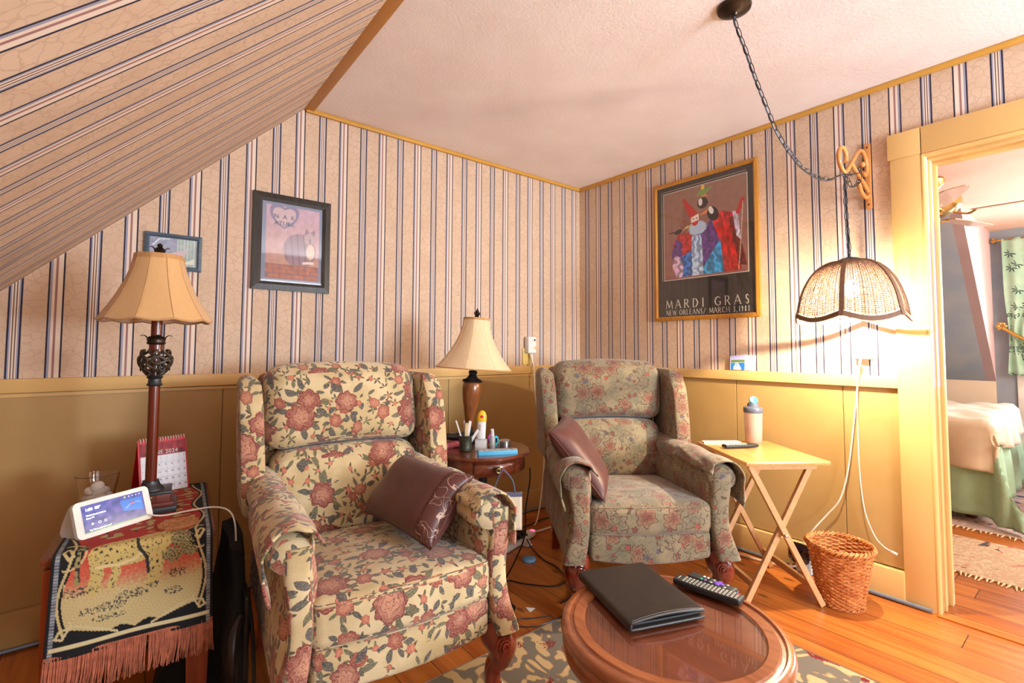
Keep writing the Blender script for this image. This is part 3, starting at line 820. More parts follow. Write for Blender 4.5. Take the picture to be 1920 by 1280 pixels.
mb.box((0.125, -2.4225, 1.934), (0.036, 0.74, 0.022), bev=0.009); structure(mb.build('head_jamb', M_trim, dr))
mb = MB(); mb.box((0.03, -2.4225, 0.003), (0.15, 0.75, 0.006), bev=0.002); structure(mb.build('threshold', M_floor, dr))

# bedroom shell
HB = 2.10
def f(mb):
    mb.mi = 0; mb.box((1.6, -2.74, HB+0.05), (2.92, 1.68, 0.1)); mb.box((0.965, -0.8, HB+0.05), (1.65, 2.2, 0.1))
wallmb(f, 'ceiling', M_ceil2, 'pink bedroom ceiling')
def f(mb):
    d = Vector((0.72, 0, 0.69))*0.1
    a = [(1.79, -1.9, 2.10), (3.0, -1.9, 0.84), (3.0, 0.3, 0.84), (1.79, 0.3, 2.10)]; b = [tuple(Vector(p)+d) for p in a]
    mb.mi = 0; mb.quad(*a); mb.quad(*reversed(b))
    mb.mi = 1; mb.box((3.06, -0.8, 0.42), (0.12, 2.2, 0.84))
wallmb(f, 'wall_bedroom', [M_blue, M_cream], 'blue sloped bedroom wall over cream knee wall')
def f(mb):
    M = Matrix(((1, 0, 0, 0), (0, 0, -1, -1.84), (0, 1, 0, 0), (0, 0, 0, 1)))
    mb.prism([(1.79, 2.10), (3.0, 0.84), (3.0, 2.10)], 0.06, M)
wallmb(f, 'wall_dormer', M_pink, 'pink dormer cheek wall')
def f(mb):
    def bx(y0, y1, z0, z1): mb.box((3.05, (y0+y1)/2, (z0+z1)/2), (0.10, abs(y1-y0), z1-z0))
    bx(-2.28, -1.9, 0, 2.1); bx(-3.6, -3.25, 0, 2.1); bx(-3.25, -2.28, 0, 0.72); bx(-3.25, -2.28, 1.93, 2.1)
wallmb(f, 'wall_bedroom_window', M_blue, 'blue bedroom wall around the window')
mb = MB()
for y in (-2.07, -3.30): mb.box((2.995, y, 1.0), (0.03, 0.09, 2.0), bev=0.003)
mb.box((3.04, -2.765, 1.33), (0.03, 0.97, 0.03)); mb.box((3.04, -2.765, 0.735), (0.05, 0.97, 0.03)); mb.box((3.04, -2.765, 1.915), (0.05, 0.97, 0.03))
structure(mb.build('window_3', M_white))
def f(mb): mb.box((1.6, -3.62, 1.05), (2.92, 0.06, 2.1)); mb.box((1.6, 0.33, 1.05), (2.92, 0.06, 2.1))
wallmb(f, 'wall_bedroom_side', M_cream)
# ------------------------------------------------------------------ wing recliners
def cabriole_leg(side, h, M_leg):
    """front leg: carved shell knee, slim ankle, ball foot"""
    mb = MB(); s = side
    pts = [(0, 0, h+0.03), (s*0.010, -0.010, h-0.015), (s*0.022, -0.026, h-0.045), (s*0.020, -0.022, h-0.085), (s*0.006, -0.004, h-0.125), (s*0.006, -0.004, 0.062), (s*0.016, -0.018, 0.036), (s*0.018, -0.022, 0.012), (s*0.018, -0.022, 0.0)]
    mb.tube(pts, [0.046, 0.050, 0.048, 0.038, 0.027, 0.024, 0.034, 0.036, 0.024], 16, sm=5)
    # scrolled side brackets with ringed eyes and fluted knee
    for a in (-s, s*0.35):
        d = Vector((a, -0.8, 0)).normalized()
    c = Vector((s*0.006, -0.060, h-0.030))
    for k in range(3):
        r = 0.024-0.0075*k
        mb.tube([(c.x+r*cos(t), c.y-0.006*k-0.004, c.z+r*sin(t)) for t in [2*pi*q/16 for q in range(16)]], 0.0042, 6, closed=True)
    mb.sphere((c.x, c.y-0.012, c.z), 0.006, seg=8, rings=6)
    for k in range(5):
        x = s*(0.030+0.009*k); y = -0.050+0.014*k
        mb.tube([(x*0.9, y, h+0.012), (x, y-0.010, h-0.02), (x*0.9, y-0.004, h-0.055), (x*0.55, y+0.014, h-0.09)], [0.003, 0.0055, 0.005, 0.002], 6, sm=3)
    for k in range(4):
        t = -pi/2+s*(-0.75+0.5*k)
        mb.tube([(s*0.008+0.022*cos(t), -0.008+0.022*sin(t), 0.070), (s*0.018+0.034*cos(t), -0.022+0.034*sin(t), 0.040), (s*0.018+0.038*cos(t), -0.022+0.038*sin(t), 0.010)], [0.005, 0.008, 0.006], 8, sm=3)
    return mb.build('leg', M_leg, None, angle=60)
def rear_leg(h, M_leg):
    mb = MB(); sq = [(-1, -1), (1, -1), (1, 1), (-1, 1)]
    mb.tube([(0, 0, h+0.02), (0, 0.01, h*0.5), (0, 0.045, -0.006)], [0.026, 0.024, 0.020], sect=sq)
    return mb.build('leg', M_leg, None, smooth=False)

def recliner(label, F, M_leg, loc, rz, wing_y, lean, uvo, cover_drop, group, footer=0.0, arm=(0.297, 0.040, 0.062, 0.303, 0.303, 0.0)):
    pc_, ph_, pr_, pxL, pxR, az = arm
    R = thing('wing_recliner', label, 'armchair', loc, rz, group)
    LH = 0.235                                   # leg height / skirt line
    def ar(mb, name, **k):
        return mb.build(name, F, R, uvoff=(uvo[0]+random.random(), uvo[1]+random.random()), angle=75, **k)
    # lower frame between the arms
    mb = MB(); mb.rbox((0, 0.42, 0.31), (0.56, 0.72, 0.16), 0.02, 5); ar(mb, 'seat_frame')
    # footrest panel, its lower edge gently bowed
    def ff(p):
        q = Vector(p)
        if q.z < 0.27: q.z += 0.018*(q.x/0.25)**2-0.008
        q.y -= 0.012*(1-(q.x/0.26)**2); return q
    mb = MB(); mb.rbox((0, 0.025, 0.292), (0.50, 0.055, 0.115-footer), 0.016, 8, puff=(0, 0.006, 0), fn=ff); ar(mb, 'footrest_panel')
    # seat cushion with boxed front
    def fs(p):
        q = Vector(p); q.y -= 0.022*(1-min(1, abs(q.x)/0.27)**2)*(1 if q.y < 0.2 else 0)*(1-(q.y/0.2) if q.y > 0 else 1)
        if q.z > 0.42: q.z += -0.035*max(0, (q.y-0.08)/0.5)
        return q
    mb = MB(); mb.rbox((0, 0.29, 0.405), (0.515, 0.60, 0.125), 0.034, 12, puff=(0, 0.008, 0.022), fn=fs, rs=4); sc = ar(mb, 'seat_cushion')
    def edge(z, y0): return [(-0.252, 0.30, z-0.008), (-0.252, 0.06, z), (-0.245, y0+0.016, z), (-0.21, y0-0.006, z+0.002), (0, y0-0.018, z+0.004), (0.21, y0-0.006, z+0.002), (0.245, y0+0.016, z), (0.252, 0.06, z), (0.252, 0.30, z-0.008)]
    mb = MB(); mb.tube(edge(0.453, -0.004), 0.0045, 8, sm=6); mb.build('piping', F, sc, uvoff=uvo)
    mb = MB(); mb.tube(edge(0.352, -0.002)[1:-1], 0.004, 8, sm=6); mb.build('piping', F, sc, uvoff=uvo)
    # arms
    for s in (-1, 1):
        px_ = pxL if s < 0 else pxR
        def fa(p, s=s):
            q = Vector(p)
            t = max(0.0, min(1.0, (0.56-q.z)/0.32))              # 0 at top, 1 at skirt
            fr = max(0.0, min(1.0, 1-(q.y-0.0)/0.45))
            q.x += s*(-0.018*math.sin(pi*min(1, max(0, (0.60-q.z)/0.2)))+0.012*t*t*(0.4+0.6*fr))
            q.y -= 0.018*t*t*fr
            return q
        mb = MB(); mb.rbox((s*(pc_-0.002), 0.40, 0.42+az/2), (ph_*2+0.004, 0.78, 0.39+az), 0.030, 12, puff=(0.006, 0.006, 0), fn=fa, rs=4); arm = ar(mb, 'arm')
        # rolled pad lying on the arm, drooping to the front
        def roll(u, v, s=s, r0=pr_, g=0.0, px_=px_):
            y = 0.005+0.70*v; th = 2*pi*u
            nose = min(1.0, v/0.05); r = (r0+g)*(0.80+0.20*math.sin(pi/2*nose))
            cz = 0.575+az-0.012*(1-v)**3+0.01*v
            return (s*px_+r*1.06*cos(th), y+(-0.012*(1-nose) if g == 0 else 0), cz+r*0.92*sin(th))
        mb = MB(); V = mb.grid(roll, 28, 22, closeu=True); mb.face(None, [r[0] for r in reversed(V)]); mb.face(None, [r[-1] for r in V])
        mb.build('armrest_pad', F, R, uvoff=(uvo[0]+0.2*s, uvo[1]+0.13), angle=80)
        # front panel running up the post into a scroll
        mb = MB()
        def post(p, s=s):
            q = Vector(p); t = max(0.0, min(1.0, (0.50-q.z)/0.27)); w = 0.052-0.012*math.sin(pi*t)+0.010*t
            cx = s*(0.318-0.010*math.sin(pi*t)+0.030*t*t)
            return Vector((cx+q.x*w, q.y-0.016*t*t, q.z))
        mb.rbox((0, 0.004, 0.395), (2.0, 0.05, 0.33), 0.024, 7, fn=lambda p: post(Vector((p[0], p[1], p[2])))) if False else None
        def pg(u, v, s=s):
            z = 0.242+(0.340+az)*v; t = max(0.0, min(1.0, (0.52-z)/0.27)); w = ph_-0.006*math.sin(pi*t)+0.006*t
            cx = s*(pc_-0.014*math.sin(pi*t)+0.022*t*t); th = 2*pi*u
            ex = abs(cos(th))**0.6*(1 if cos(th) > 0 else -1); ey = abs(sin(th))**0.6*(1 if sin(th) > 0 else -1)
            return (cx+w*ex, 0.010-0.018*t*t+0.026*ey, z)
        V = mb.grid(pg, 24, 14, closeu=True); mb.face(None, [r[0] for r in reversed(V)]); mb.face(None, [r[-1] for r in V])
        mb.build('arm_front', F, R, uvoff=(uvo[0]+0.4, uvo[1]+0.31*s), angle=80)
        # loose arm cover
        def cov(u, v, s=s, px_=px_):
            # inner edge stops at the inside of the pad, outer edge hangs lower
            a0, a1 = (radians(-42), radians(168)) if s > 0 else (radians(12), radians(222))
            th = a0+(a1-a0)*u; y = -0.030+0.36*v
            edge = abs(u-0.5)*2; out = (1-u) if s > 0 else u; fl = max(0, out-0.5)*2
            flare = (fl**3)*cover_drop*(0.35+0.65*(1-v)**1.5)
            r = pr_+0.005+flare*0.10+0.003*sin(th*9+v*7)*edge
            oy = -0.024*(edge**3)*(1-v)+0.006*sin(u*17)*(1-v)
            return (s*px_+r*1.08*cos(th), y+oy, 0.578+az+r*0.92*sin(th)-flare*0.95+0.003*sin(v*9))
        mb = MB(); mb.grid(cov, 36, 18); cvr = mb.build('arm_cover', F, R, uvoff=(uvo[0]+0.77, uvo[1]+0.5*s), recalc=True, angle=80); solid(cvr, 0.006, 0)
    # wings
    for s in (-1, 1):
        def fw(p, s=s):
            q = Vector(p); z = q.z
            t = (z-0.52)/0.46                                    # 0 bottom .. 1 top
            front = wing_y-0.10+0.10*t*t*0.6+0.04*t
            back = 0.62+lean*max(0, (z-0.42))/0.6+0.14
            yy = (q.y-0.0)/1.0
            ny = front+(back-front)*yy
            if t > 0.72: ny += (0.10*((t-0.72)/0.28)**2)*(1-yy)*0.6
            nx = q.x+s*(0.012*t)*(1-yy*0.6)
            return Vector((nx, ny, z))
        mb = MB(); mb.rbox((s*0.334, 0.5, 0.755), (0.072, 1.0, 0.46), 0.034, 12, puff=(0.006, 0, 0), fn=fw, rs=4); ar(mb, 'wing')
    # back: tall headrest cushion over the lumbar cushion
    def fb(p):
        q = Vector(p); q.y += lean*(q.z-0.42)/0.6; return q
    def fh(p):
        q = Vector(p); t = max(0, (q.z-0.90)/0.15)
        q.z += 0.020*(1-(q.x/0.31)**2)
        return fb(q)
    mb = MB(); mb.rbox((0, 0.655, 0.862), (0.59, 0.19, 0.31), 0.072, 14, puff=(0, 0.018, 0), fn=fh, rs=5); ar(mb, 'headrest_cushion')
    def fl(p):
        q = Vector(p); q.z -= 0.012*(q.x/0.3)**2
        w = 1.0-0.06*((q.z-0.56)/0.17)**2; q.x *= w; return fb(q)
    mb = MB(); mb.rbox((0, 0.645, 0.565), (0.555, 0.17, 0.31), 0.050, 14, puff=(0, 0.028, 0), fn=fl, rs=5); ar(mb, 'lumbar_cushion')
    mb = MB(); mb.rbox((0, 0.775, 0.62), (0.60, 0.09, 0.74), 0.03, 8, fn=fb); ar(mb, 'back_panel')
    # legs
    for s in (-1, 1):
        lg = cabriole_leg(s, LH, M_leg); lg.parent = R; lg.location = (s*0.284, 0.045, 0)
        lr = rear_leg(LH, M_leg); lr.parent = R; lr.location = (s*0.27, 0.72, 0)
    return R
RA = recliner('cream velour wing recliner strewn with large red roses, between side table and round table', M_floral, M_mahog,
              (-2.072, -1.326, 0.006), radians(-5.9), 0.64, 0.16, (0.13, 0.41), 0.06, None, arm=(0.286, 0.032, 0.056, 0.300, 0.254, 0.028))
# recliner lever on the far left side
mb = MB(); mb.rbox((-0.372, 0.30, 0.30), (0.012, 0.11, 0.22), 0.005, 3); mb.tube([(-0.385, 0.25, 0.36), (-0.402, 0.22, 0.33), (-0.405, 0.20, 0.27), (-0.398, 0.21, 0.22)], [0.011, 0.013, 0.013, 0.009], 10, sm=4)
mb.build('lever', M_black, RA)
RB = recliner('wing recliner in faded sage green velour with outlined blooms, standing in the corner', M_jac, M_mahogB,
              (-1.009, -1.346, 0.006), radians(-34.6), 0.53, 0.07, (2.3, 1.7), 0.075, None)

# ------------------------------------------------------------------ throw pillows
def pillow(label, corners, th, mat, edge_side, group):
    """corners BL,BR,TR,TL in world space"""
    C4 = [Vector(c) for c in corners]; ctr = sum(C4, Vector())/4
    t = thing('throw_pillow', label, 'pillow', ctr, 0, group)
    n = (C4[1]-C4[0]).cross(C4[3]-C4[0]).normalized()
    def base(u, v):
        p = C4[0]*(1-u)*(1-v)+C4[1]*u*(1-v)+C4[2]*u*v+C4[3]*(1-u)*v
        # edges pulled in between the corners
        du = 4*v*(1-v); dv = 4*u*(1-u)
        c = (C4[0]+C4[1]+C4[2]+C4[3])/4
        k = 0.07*max(du*abs(2*u-1)**3, dv*abs(2*v-1)**3)
        return p+(c-p)*k
    def side(sg, a, b, uv0, uv1):
        def f(u, v):
            uu = uv0[0]+(uv1[0]-uv0[0])*u; vv = uv0[1]+(uv1[1]-uv0[1])*v
            h = (max(0, 1-(2*uu-1)**4)*max(0, 1-(2*vv-1)**4))**0.55
            wr = 0.0012*sin(uu*13+vv*9)*sin(vv*11-uu*5)*h
            return base(uu, vv)+n*sg*(th*h/2+wr)-ctr
        return f
    mb = MB(); e = 0.86
    if edge_side: 
        mb.grid(side(1, 0, 0, (0, 0), (1, 1)), 32, 32); mb.grid(side(-1, 0, 0, (0, 0), (1, 1)), 32, 32)
    else:
        mb.grid(side(1, 0, 0, (0, 0), (1, 1)), 32, 32); mb.grid(side(-1, 0, 0, (0, 0), (1, 1)), 32, 32)
    bmesh.ops.remove_doubles(mb.bm, verts=mb.bm.verts[:], dist=0.0008)
    mb.build('cushion', mat, t, angle=80)
    # embroidered border strip along the right hand edge
    mb = MB()
    def strip(u, v):
        uu = e+(1-e)*u if edge_side else u; vv = v if edge_side else v*0.06
        h = (max(0, 1-(2*uu-1)**4)*max(0, 1-(2*vv-1)**4))**0.55
        wr = 0.0012*sin(uu*13+vv*9)*sin(vv*11-uu*5)*h
        return base(uu, vv)+n*(th*h/2+wr+0.0015)-ctr
    mb.grid(strip, 8, 28); solid(mb.build('embroidered_border', M_satinedge, t, angle=80), 0.001, 1)
    # piped rim
    mb = MB(); pts = []
    for k in range(12): pts.append(base(k/12, 0)-ctr)
    for k in range(12): pts.append(base(1, k/12)-ctr)
    for k in range(12): pts.append(base(1-k/12, 1)-ctr)
    for k in range(12): pts.append(base(0, 1-k/12)-ctr)
    mb.tube(pts, 0.0022, 6, closed=True); mb.build('rim', mat, t)
    return t
def lw(R, p):
    M = Matrix.Translation(R.location) @ Matrix.Rotation(R.rotation_euler.z, 4, 'Z'); return M @ Vector(p)
pillow('dark brown satin pillow with vine border lying on the rose floral recliner',
       [lw(RA, p) for p in ((0.010, 0.483, 0.510), (0.085, 0.055, 0.503), (0.258, 0.115, 0.680), (0.170, 0.50, 0.690))], 0.13, M_satin, True, None)
pillow('dark brown satin pillow stood on edge against the arm of the sage green recliner',
       [lw(RB, p) for p in ((-0.100, 0.30, 0.475), (-0.190, 0.00, 0.475), (-0.405, 0.10, 0.745), (-0.285, 0.40, 0.780))], 0.11, M_satin, False, None)
# ------------------------------------------------------------------ left: chairside table and what stands on it
TZ = 0.58
RT = radians(-4.5)
TC = Vector((-2.641, -0.622, 0))                 # centre of the table
def tl(x, y, z=0.0): return TC+RZ(RT).to_3x3() @ Vector((x, y, z))
t = thing('side_table', 'cherry wood chairside table with fluted legs, draped with a tapestry runner', 'table', tuple(TC), RT)
TW, TD = 0.37, 0.58
mb = MB(); mb.box((0, 0, TZ-0.010), (TW, TD, 0.020), bev=0.005); mb.box((0, 0, TZ-0.024), (TW-0.02, TD-0.02, 0.010), bev=0.003); mb.build('tabletop', M_cherrytop, t)
mb = MB()
for s in (-1, 1): mb.box((s*(TW/2-0.034), 0, TZ-0.11), (0.018, TD-0.12, 0.16))
mb.box((0, TD/2-0.036, TZ-0.11), (TW-0.10, 0.018, 0.16)); mb.build('apron', M_cherry, t)
mb = MB(); mb.box((0, -TD/2+0.034, TZ-0.105), (TW-0.115, 0.02, 0.14), bev=0.003); dw = mb.build('drawer', M_cherry, t)
mb = MB(); mb.lathe([(0.004, 0), (0.004, 0.012), (0.011, 0.018), (0.009, 0.026), (0.0001, 0.028)], (0, -TD/2+0.024, TZ-0.105), 12, M=RX(radians(90)).to_3x3()); mb.build('knob', M_darkmetal, dw)
for sx in (-1, 1):
    for sy in (-1, 1):
        mb = MB(); x = sx*(TW/2-0.036); y = sy*(TD/2-0.036)
        mb.tube([(x, y, TZ-0.03), (x, y, TZ-0.20), (x, y, 0.0)], [0.030, 0.030, 0.020], sect=[(-1, -1), (1, -1), (1, 1), (-1, 1)])
        for k in (-1, 0, 1):                      # flutes
            mb.box((x+k*0.011, y-0.030*1.0+0.0005 if sy < 0 else y, TZ-0.12), (0.005, 0.004, 0.15), bev=0.0015)
        mb.build('leg', M_cherry, t, smooth=False)
# tapestry runner, draped over the front edge
RW, RL0, HANG = 0.335, 0.575, 0.235
def rsurf(u, v):
    L = RL0+HANG; d = v*L
    x = (u-0.5)*RW*(1+0.03*np.clip((d-RL0)/HANG, 0, 1))
    r = 0.016; on = RL0-r; arc = r*pi/2
    y = np.where(d < on, TD/2-0.01-d, np.where(d < on+arc, TD/2-0.01-on-r*np.sin((d-on)/r), TD/2-0.01-on-r))
    z = np.where(d < on, 0.0, np.where(d < on+arc, -r*(1-np.cos((d-on)/r)), -r-(d-on-arc)))
    hang = np.clip((d-on)/HANG, 0, 1)
    y = y-0.010-hang*(0.004*np.sin(u*9)+0.006)-0.006*hang**2
    z = z+0.0045+0.0006*np.sin(u*30)*np.sin(d*40)
    return np.stack([x+0.008, y-0.0, z+TZ], 1)
def rpaint(u, v):
    L = RL0+HANG; X = u*RW; Y = (1-v)*L          # Y measured up from the hem
    c = np.zeros((len(u), 3)); n = P_noise(X, Y, 45, 3); n2 = P_noise(X, Y, 140, 5); n3 = P_noise(X, Y, 16, 9)
    c[:] = (20, 20, 24)
    U = (X/RW); cx = X-RW/2
    # scalloped medallion
    lim = RW/2-0.036-0.012*np.cos(Y*24)+0.0
    low = 0.035+0.030*np.clip((np.abs(cx)-0.045)/0.085, 0, 1)**0.8+0.012*np.abs(np.sin(cx*55))*(np.abs(cx) < 0.06)
    med = (np.abs(cx) < lim) & (Y > low) & (Y < L-0.03)
    edge = (np.abs(np.abs(cx)-lim-0.008) < 0.0028) & (Y > 0.05) & (Y < L-0.02)
    # notches half way up
    notch = P_el(np.abs(cx), Y, RW/2-0.030, 0.245, 0.030, 0.036) < 1
    red = np.array((168, 46, 34)); sand = np.array((196, 176, 124)); olive = np.array((150, 140, 92)); dk = np.array((42, 44, 44))
    g = np.clip((Y-0.135+0.012*n)/0.05, 0, 1)[:, None]
    ground = sand*(1-g)+np.array((198, 90, 66))*g
    g2 = np.clip((Y-0.20+0.01*n)/0.06, 0, 1)[:, None]; ground = ground*(1-g2)+red*g2
    ground = ground+(n2*9)[:, None]
    setc(c, med & ~notch, ground[med & ~notch])
    ring = np.abs(P_el(np.abs(cx), Y, RW/2-0.030, 0.245, 0.034, 0.040)-1) < 0.13
    setc(c, ring & (np.abs(cx) < RW/2-0.02), sand)
    setc(c, P_line(np.abs(cx), Y, [(RW/2-0.040, 0.235), (RW/2-0.028, 0.262), (RW/2-0.020, 0.245), (RW/2-0.034, 0.228)], 0.003), sand)
    setc(c, edge, sand)
    # grazing beast (legs, body, belly line)
    body = (P_el(X, Y, 0.150, 0.232, 0.082, 0.040, 0.06) < 1) | (P_el(X, Y, 0.205, 0.250, 0.045, 0.038, 0.2) < 1)
    legs = P_line(X, Y, [(0.082, 0.225), (0.088, 0.18), (0.080, 0.145)], 0.013) | P_line(X, Y, [(0.118, 0.215), (0.126, 0.18), (0.115, 0.148)], 0.009) | P_line(X, Y, [(0.196, 0.22), (0.200, 0.18), (0.198, 0.135)], 0.010) | P_line(X, Y, [(0.222, 0.235), (0.216, 0.19), (0.212, 0.15)], 0.009)
    b = med & (body | legs); tone = np.where((n+0.8*n2 > 0.75)[:, None], dk, sand+np.array((2, -2, -18)))
    setc(c, b, tone[b])
    setc(c, med & P_line(X, Y, [(0.085, 0.200), (0.13, 0.197), (0.165, 0.206), (0.18, 0.222)], 0.0035), sand+20)
    setc(c, med & P_line(X, Y, [(0.165, 0.262), (0.168, 0.235), (0.186, 0.205), (0.192, 0.165)], 0.0035), dk)
    # tree and shrubs
    tr = med & ((P_el(X, Y, 0.262, 0.235, 0.024, 0.020) < 1+0.7*n) | (P_el(X, Y, 0.252, 0.268, 0.026, 0.010) < 1+0.6*n) | (P_el(X, Y, 0.240, 0.198, 0.020, 0.020) < 1+0.8*n) | (P_el(X, Y, 0.278, 0.205, 0.030, 0.018) < 1+0.8*n))
    setc(c, tr, olive+10); setc(c, tr & (n2 > 0.25), dk)
    tr = med & (P_line(X, Y, [(0.048, 0.25), (0.050, 0.17)], 0.005) | (P_el(X, Y, 0.050, 0.255, 0.02, 0.012) < 1+0.6*n)); setc(c, tr, olive); setc(c, tr & (n > 0.2), dk)
    for (px, py, rx, ry) in ((0.052, 0.150, 0.032, 0.012), (0.120, 0.100, 0.030, 0.013), (0.160, 0.118, 0.034, 0.012), (0.075, 0.098, 0.020, 0.009), (0.115, 0.075, 0.034, 0.008), (0.205, 0.130, 0.012, 0.008), (0.245, 0.105, 0.022, 0.010), (0.255, 0.150, 0.022, 0.012)):
        setc(c, med & (P_el(X, Y, px, py, rx, ry) < 1) & (P_noise(X, Y, 120, 11)+0.4*n > 0.15), dk+20)
    # hazy upper scene
    up = med & (Y > 0.30) & (n3 > 0.25); setc(c, up, np.array((176, 150, 92))); up = med & (Y > 0.30) & (np.abs(n3-0.25) < 0.05); setc(c, up, dk)
    # corded borders
    for x0 in (0.010, RW-0.010):
        k = np.abs(X-x0) < 0.0042; setc(c, k, np.where((np.sin(Y*900) > 0)[:, None], np.array((150, 156, 160)), np.array((92, 96, 104)))[k])
    k = (np.abs(Y-0.026) < 0.0042) & (X > 0.008) & (X < RW-0.008); setc(c, k, np.array((212, 196, 150)))
    # corner loops
    for sx in (-1, 1):
        xx = sx*cx
        path = [(RW/2-0.028, 0.17), (RW/2-0.030, 0.12), (RW/2-0.045, 0.075), (RW/2-0.030, 0.045), (RW/2-0.018, 0.050), (RW/2-0.024, 0.066), (RW/2-0.055, 0.070), (0.07, 0.052), (0.035, 0.034)]
        P = [];
        for (a0, b0), (a1, b1) in zip(path, path[1:]): P += [(a0, b0), ((a0+a1)/2, (b0+b1)/2)]
        P.append(path[-1]); setc(c, P_line(xx, Y, P, 0.0026) & ~(med & (Y > low+0.02)), np.array((204, 188, 140)))
    return c+(n2*4)[:, None]
runner = thing('table_runner', 'dark bordered tapestry runner with grazing animal and rust fringe on side table', 'table runner', tuple(TC), RT)
rn = painted('tapestry', M_tapestry, runner, 190, 330, rsurf, rpaint); solid(rn, 0.0035, -1)
mb = MB(); rnd = random.Random(3)
ybase = TD/2-0.01-RL0-0.013-0.012; z0 = TZ-HANG-0.006
for k in range(230):
    u = (k+0.5)/230; x = (u-0.5)*RW*1.03+0.008
    if 0.575 < u < 0.592: continue
    ln = 0.070+0.010*rnd.random()+0.014*(1-u); dx = rnd.uniform(-0.007, 0.007)-0.012*(1-u)*0.6; dy = rnd.uniform(-0.006, 0.006)
    mb.tube([(x, ybase+rnd.uniform(-0.003, 0.003), z0+0.012), (x+dx*0.3, ybase+dy*0.6-0.002, z0-ln*0.5), (x+dx, ybase+dy, z0-ln)], [0.0016, 0.0015, 0.0007], 4, cap=False)
for k in range(76):
    x = ((k+0.5)/76-0.5)*RW*1.03+0.008; mb.sphere((x, ybase-0.001, z0+0.012), 0.0032, (1, 0.8, 1.2), 6, 4)
fr_ = mb.build('fringe', M_fringe, runner)

# tall table lamp
LP = Vector((-2.623, -0.628, 0))
lamp = thing('table_lamp', 'tall red-brown pole lamp with openwork knot and tan silk shade, on the side table', 'lamp', (LP.x, LP.y, TZ+0.004), RT)
mb = MB(); mb.box((0, 0, 0.011), (0.140, 0.140, 0.022), bev=0.004); mb.box((0, 0, 0.062), (0.112, 0.112, 0.008), bev=0.002)
mb.lathe([(0.036, 0.066), (0.034, 0.072), (0.026, 0.080), (0.022, 0.090), (0.022, 0.095)], seg=24); mb.build('base', M_iron, lamp)
mb = MB(); mb.box((0, 0, 0.028), (0.126, 0.126, 0.014), bev=0.005); mb.box((0, 0, 0.045), (0.104, 0.104, 0.034), bev=0.002); pl = mb.build('plinth', M_plinth, lamp)
mb = MB()
mb.tube([(0.014*cos(q), 0, 0.014*sin(q)) for q in [2*pi*k/20 for k in range(20)]], 0.0015, 6, closed=True)
mb.tube([(-0.008, 0, 0.006), (-0.002, 0, 0.0), (-0.001, 0, -0.010)], 0.0012, 6, sm=3); mb.tube([(0.008, 0, 0.006), (0.002, 0, 0.0), (-0.001, 0, -0.010)], 0.0012, 6, sm=3); mb.sphere((0.0, 0, 0.006), 0.003, seg=8, rings=6)
em = mb.build('round_emblem', M_brass, pl); em.location = (0.005, -0.0535, 0.046)
ZP1, ZK0, ZK1 = 0.088, 0.428, 0.506
mb = MB(); mb.lathe([(0.0152, ZP1), (0.0152, ZK0-0.03)], seg=24); mb.lathe([(0.012, ZK0-0.03), (0.012, ZK1)], seg=16); mb.lathe([(0.020, ZK1-0.006), (0.0185, ZK1+0.010), (0.019, ZK1+0.018)], seg=24); mb.lathe([(0.0152, ZK1+0.02), (0.0152, 0.66), (0.006, 0.665), (0.006, 0.80)], seg=24); mb.build('pole', M_polered, lamp)
mb = MB(); mb.lathe([(0.018, ZK0-0.036), (0.022, ZK0-0.032), (0.018, ZK0-0.026), (0.017, ZK0-0.014), (0.023, ZK0-0.008), (0.018, ZK0-0.002)], seg=24); mb.build('collar', M_iron, lamp)
def kr(t): return 0.020+0.024*math.sin(min(1, t*1.35)*pi*0.62)*(1 if t < 0.74 else 1-(t-0.74)*1.2)
mb = MB(); nn = 6
for dr_ in (-1, 1):
    for k in range(nn):
        pts = []
        for q in range(15):
            tt = q/14; a = 2*pi*k/nn+dr_*tt*1.9+0.25*sin(tt*12); r = kr(tt); pts.append((r*cos(a), r*sin(a), ZK0+(ZK1-ZK0)*tt))
        mb.tube(pts, 0.0042, 6)
for k in range(nn):
    for zz, rr in ((0.3, 0.008), (0.62, 0.009)):
        a = 2*pi*(k+0.5*(zz > 0.5))/nn; r = kr(zz)
        c = Vector((r*cos(a), r*sin(a), ZK0+(ZK1-ZK0)*zz)); tx = Vector((-sin(a), cos(a), 0))
        mb.tube([c+tx*rr*cos(q)+Vector((0, 0, rr*1.2*sin(q))) for q in [2*pi*j/12 for j in range(12)]], 0.0026, 6, closed=True)
mb.build('openwork_knot', M_openwork, lamp)
def crown(z, n, r0, L, up, name, parent, mat=M_darkmetal):
    mb = MB()
    for k in range(n):
        a = 2*pi*k/n+0.2; d = Vector((cos(a), sin(a), 0)); s_ = Vector((-sin(a), cos(a), 0))
        def leaf(u, v):
            w = (1-v)**0.8*0.6+0.25*math.sin(pi*v); wdt = r0*0.55*w if v < 1 else 0.0005
            out = r0*0.75+L*0.75*v**1.7; zz = up*math.sin(min(1, v*0.75)*pi/2)*1.0
            if v > 0.8: zz -= up*0.25*(v-0.8)/0.2
            return tuple(d*(out-0.002*abs(u-0.5))+s_*(u-0.5)*2*wdt+Vector((0, 0, z+zz)))
        mb.grid(leaf, 4, 8)
    o = mb.build(name, mat, parent); solid(o, 0.002, 0); return o
mb = MB(); mb.lathe([(0.022, ZK1+0.018), (0.026, ZK1+0.022), (0.024, ZK1+0.028), (0.026, ZK1+0.036), (0.020, ZK1+0.044)], seg=24); cr_ = mb.build('leaf_cup', M_darkmetal, lamp)
crown(ZK1+0.026, 4, 0.026, 0.030, 0.028, 'leaf_crown', cr_)
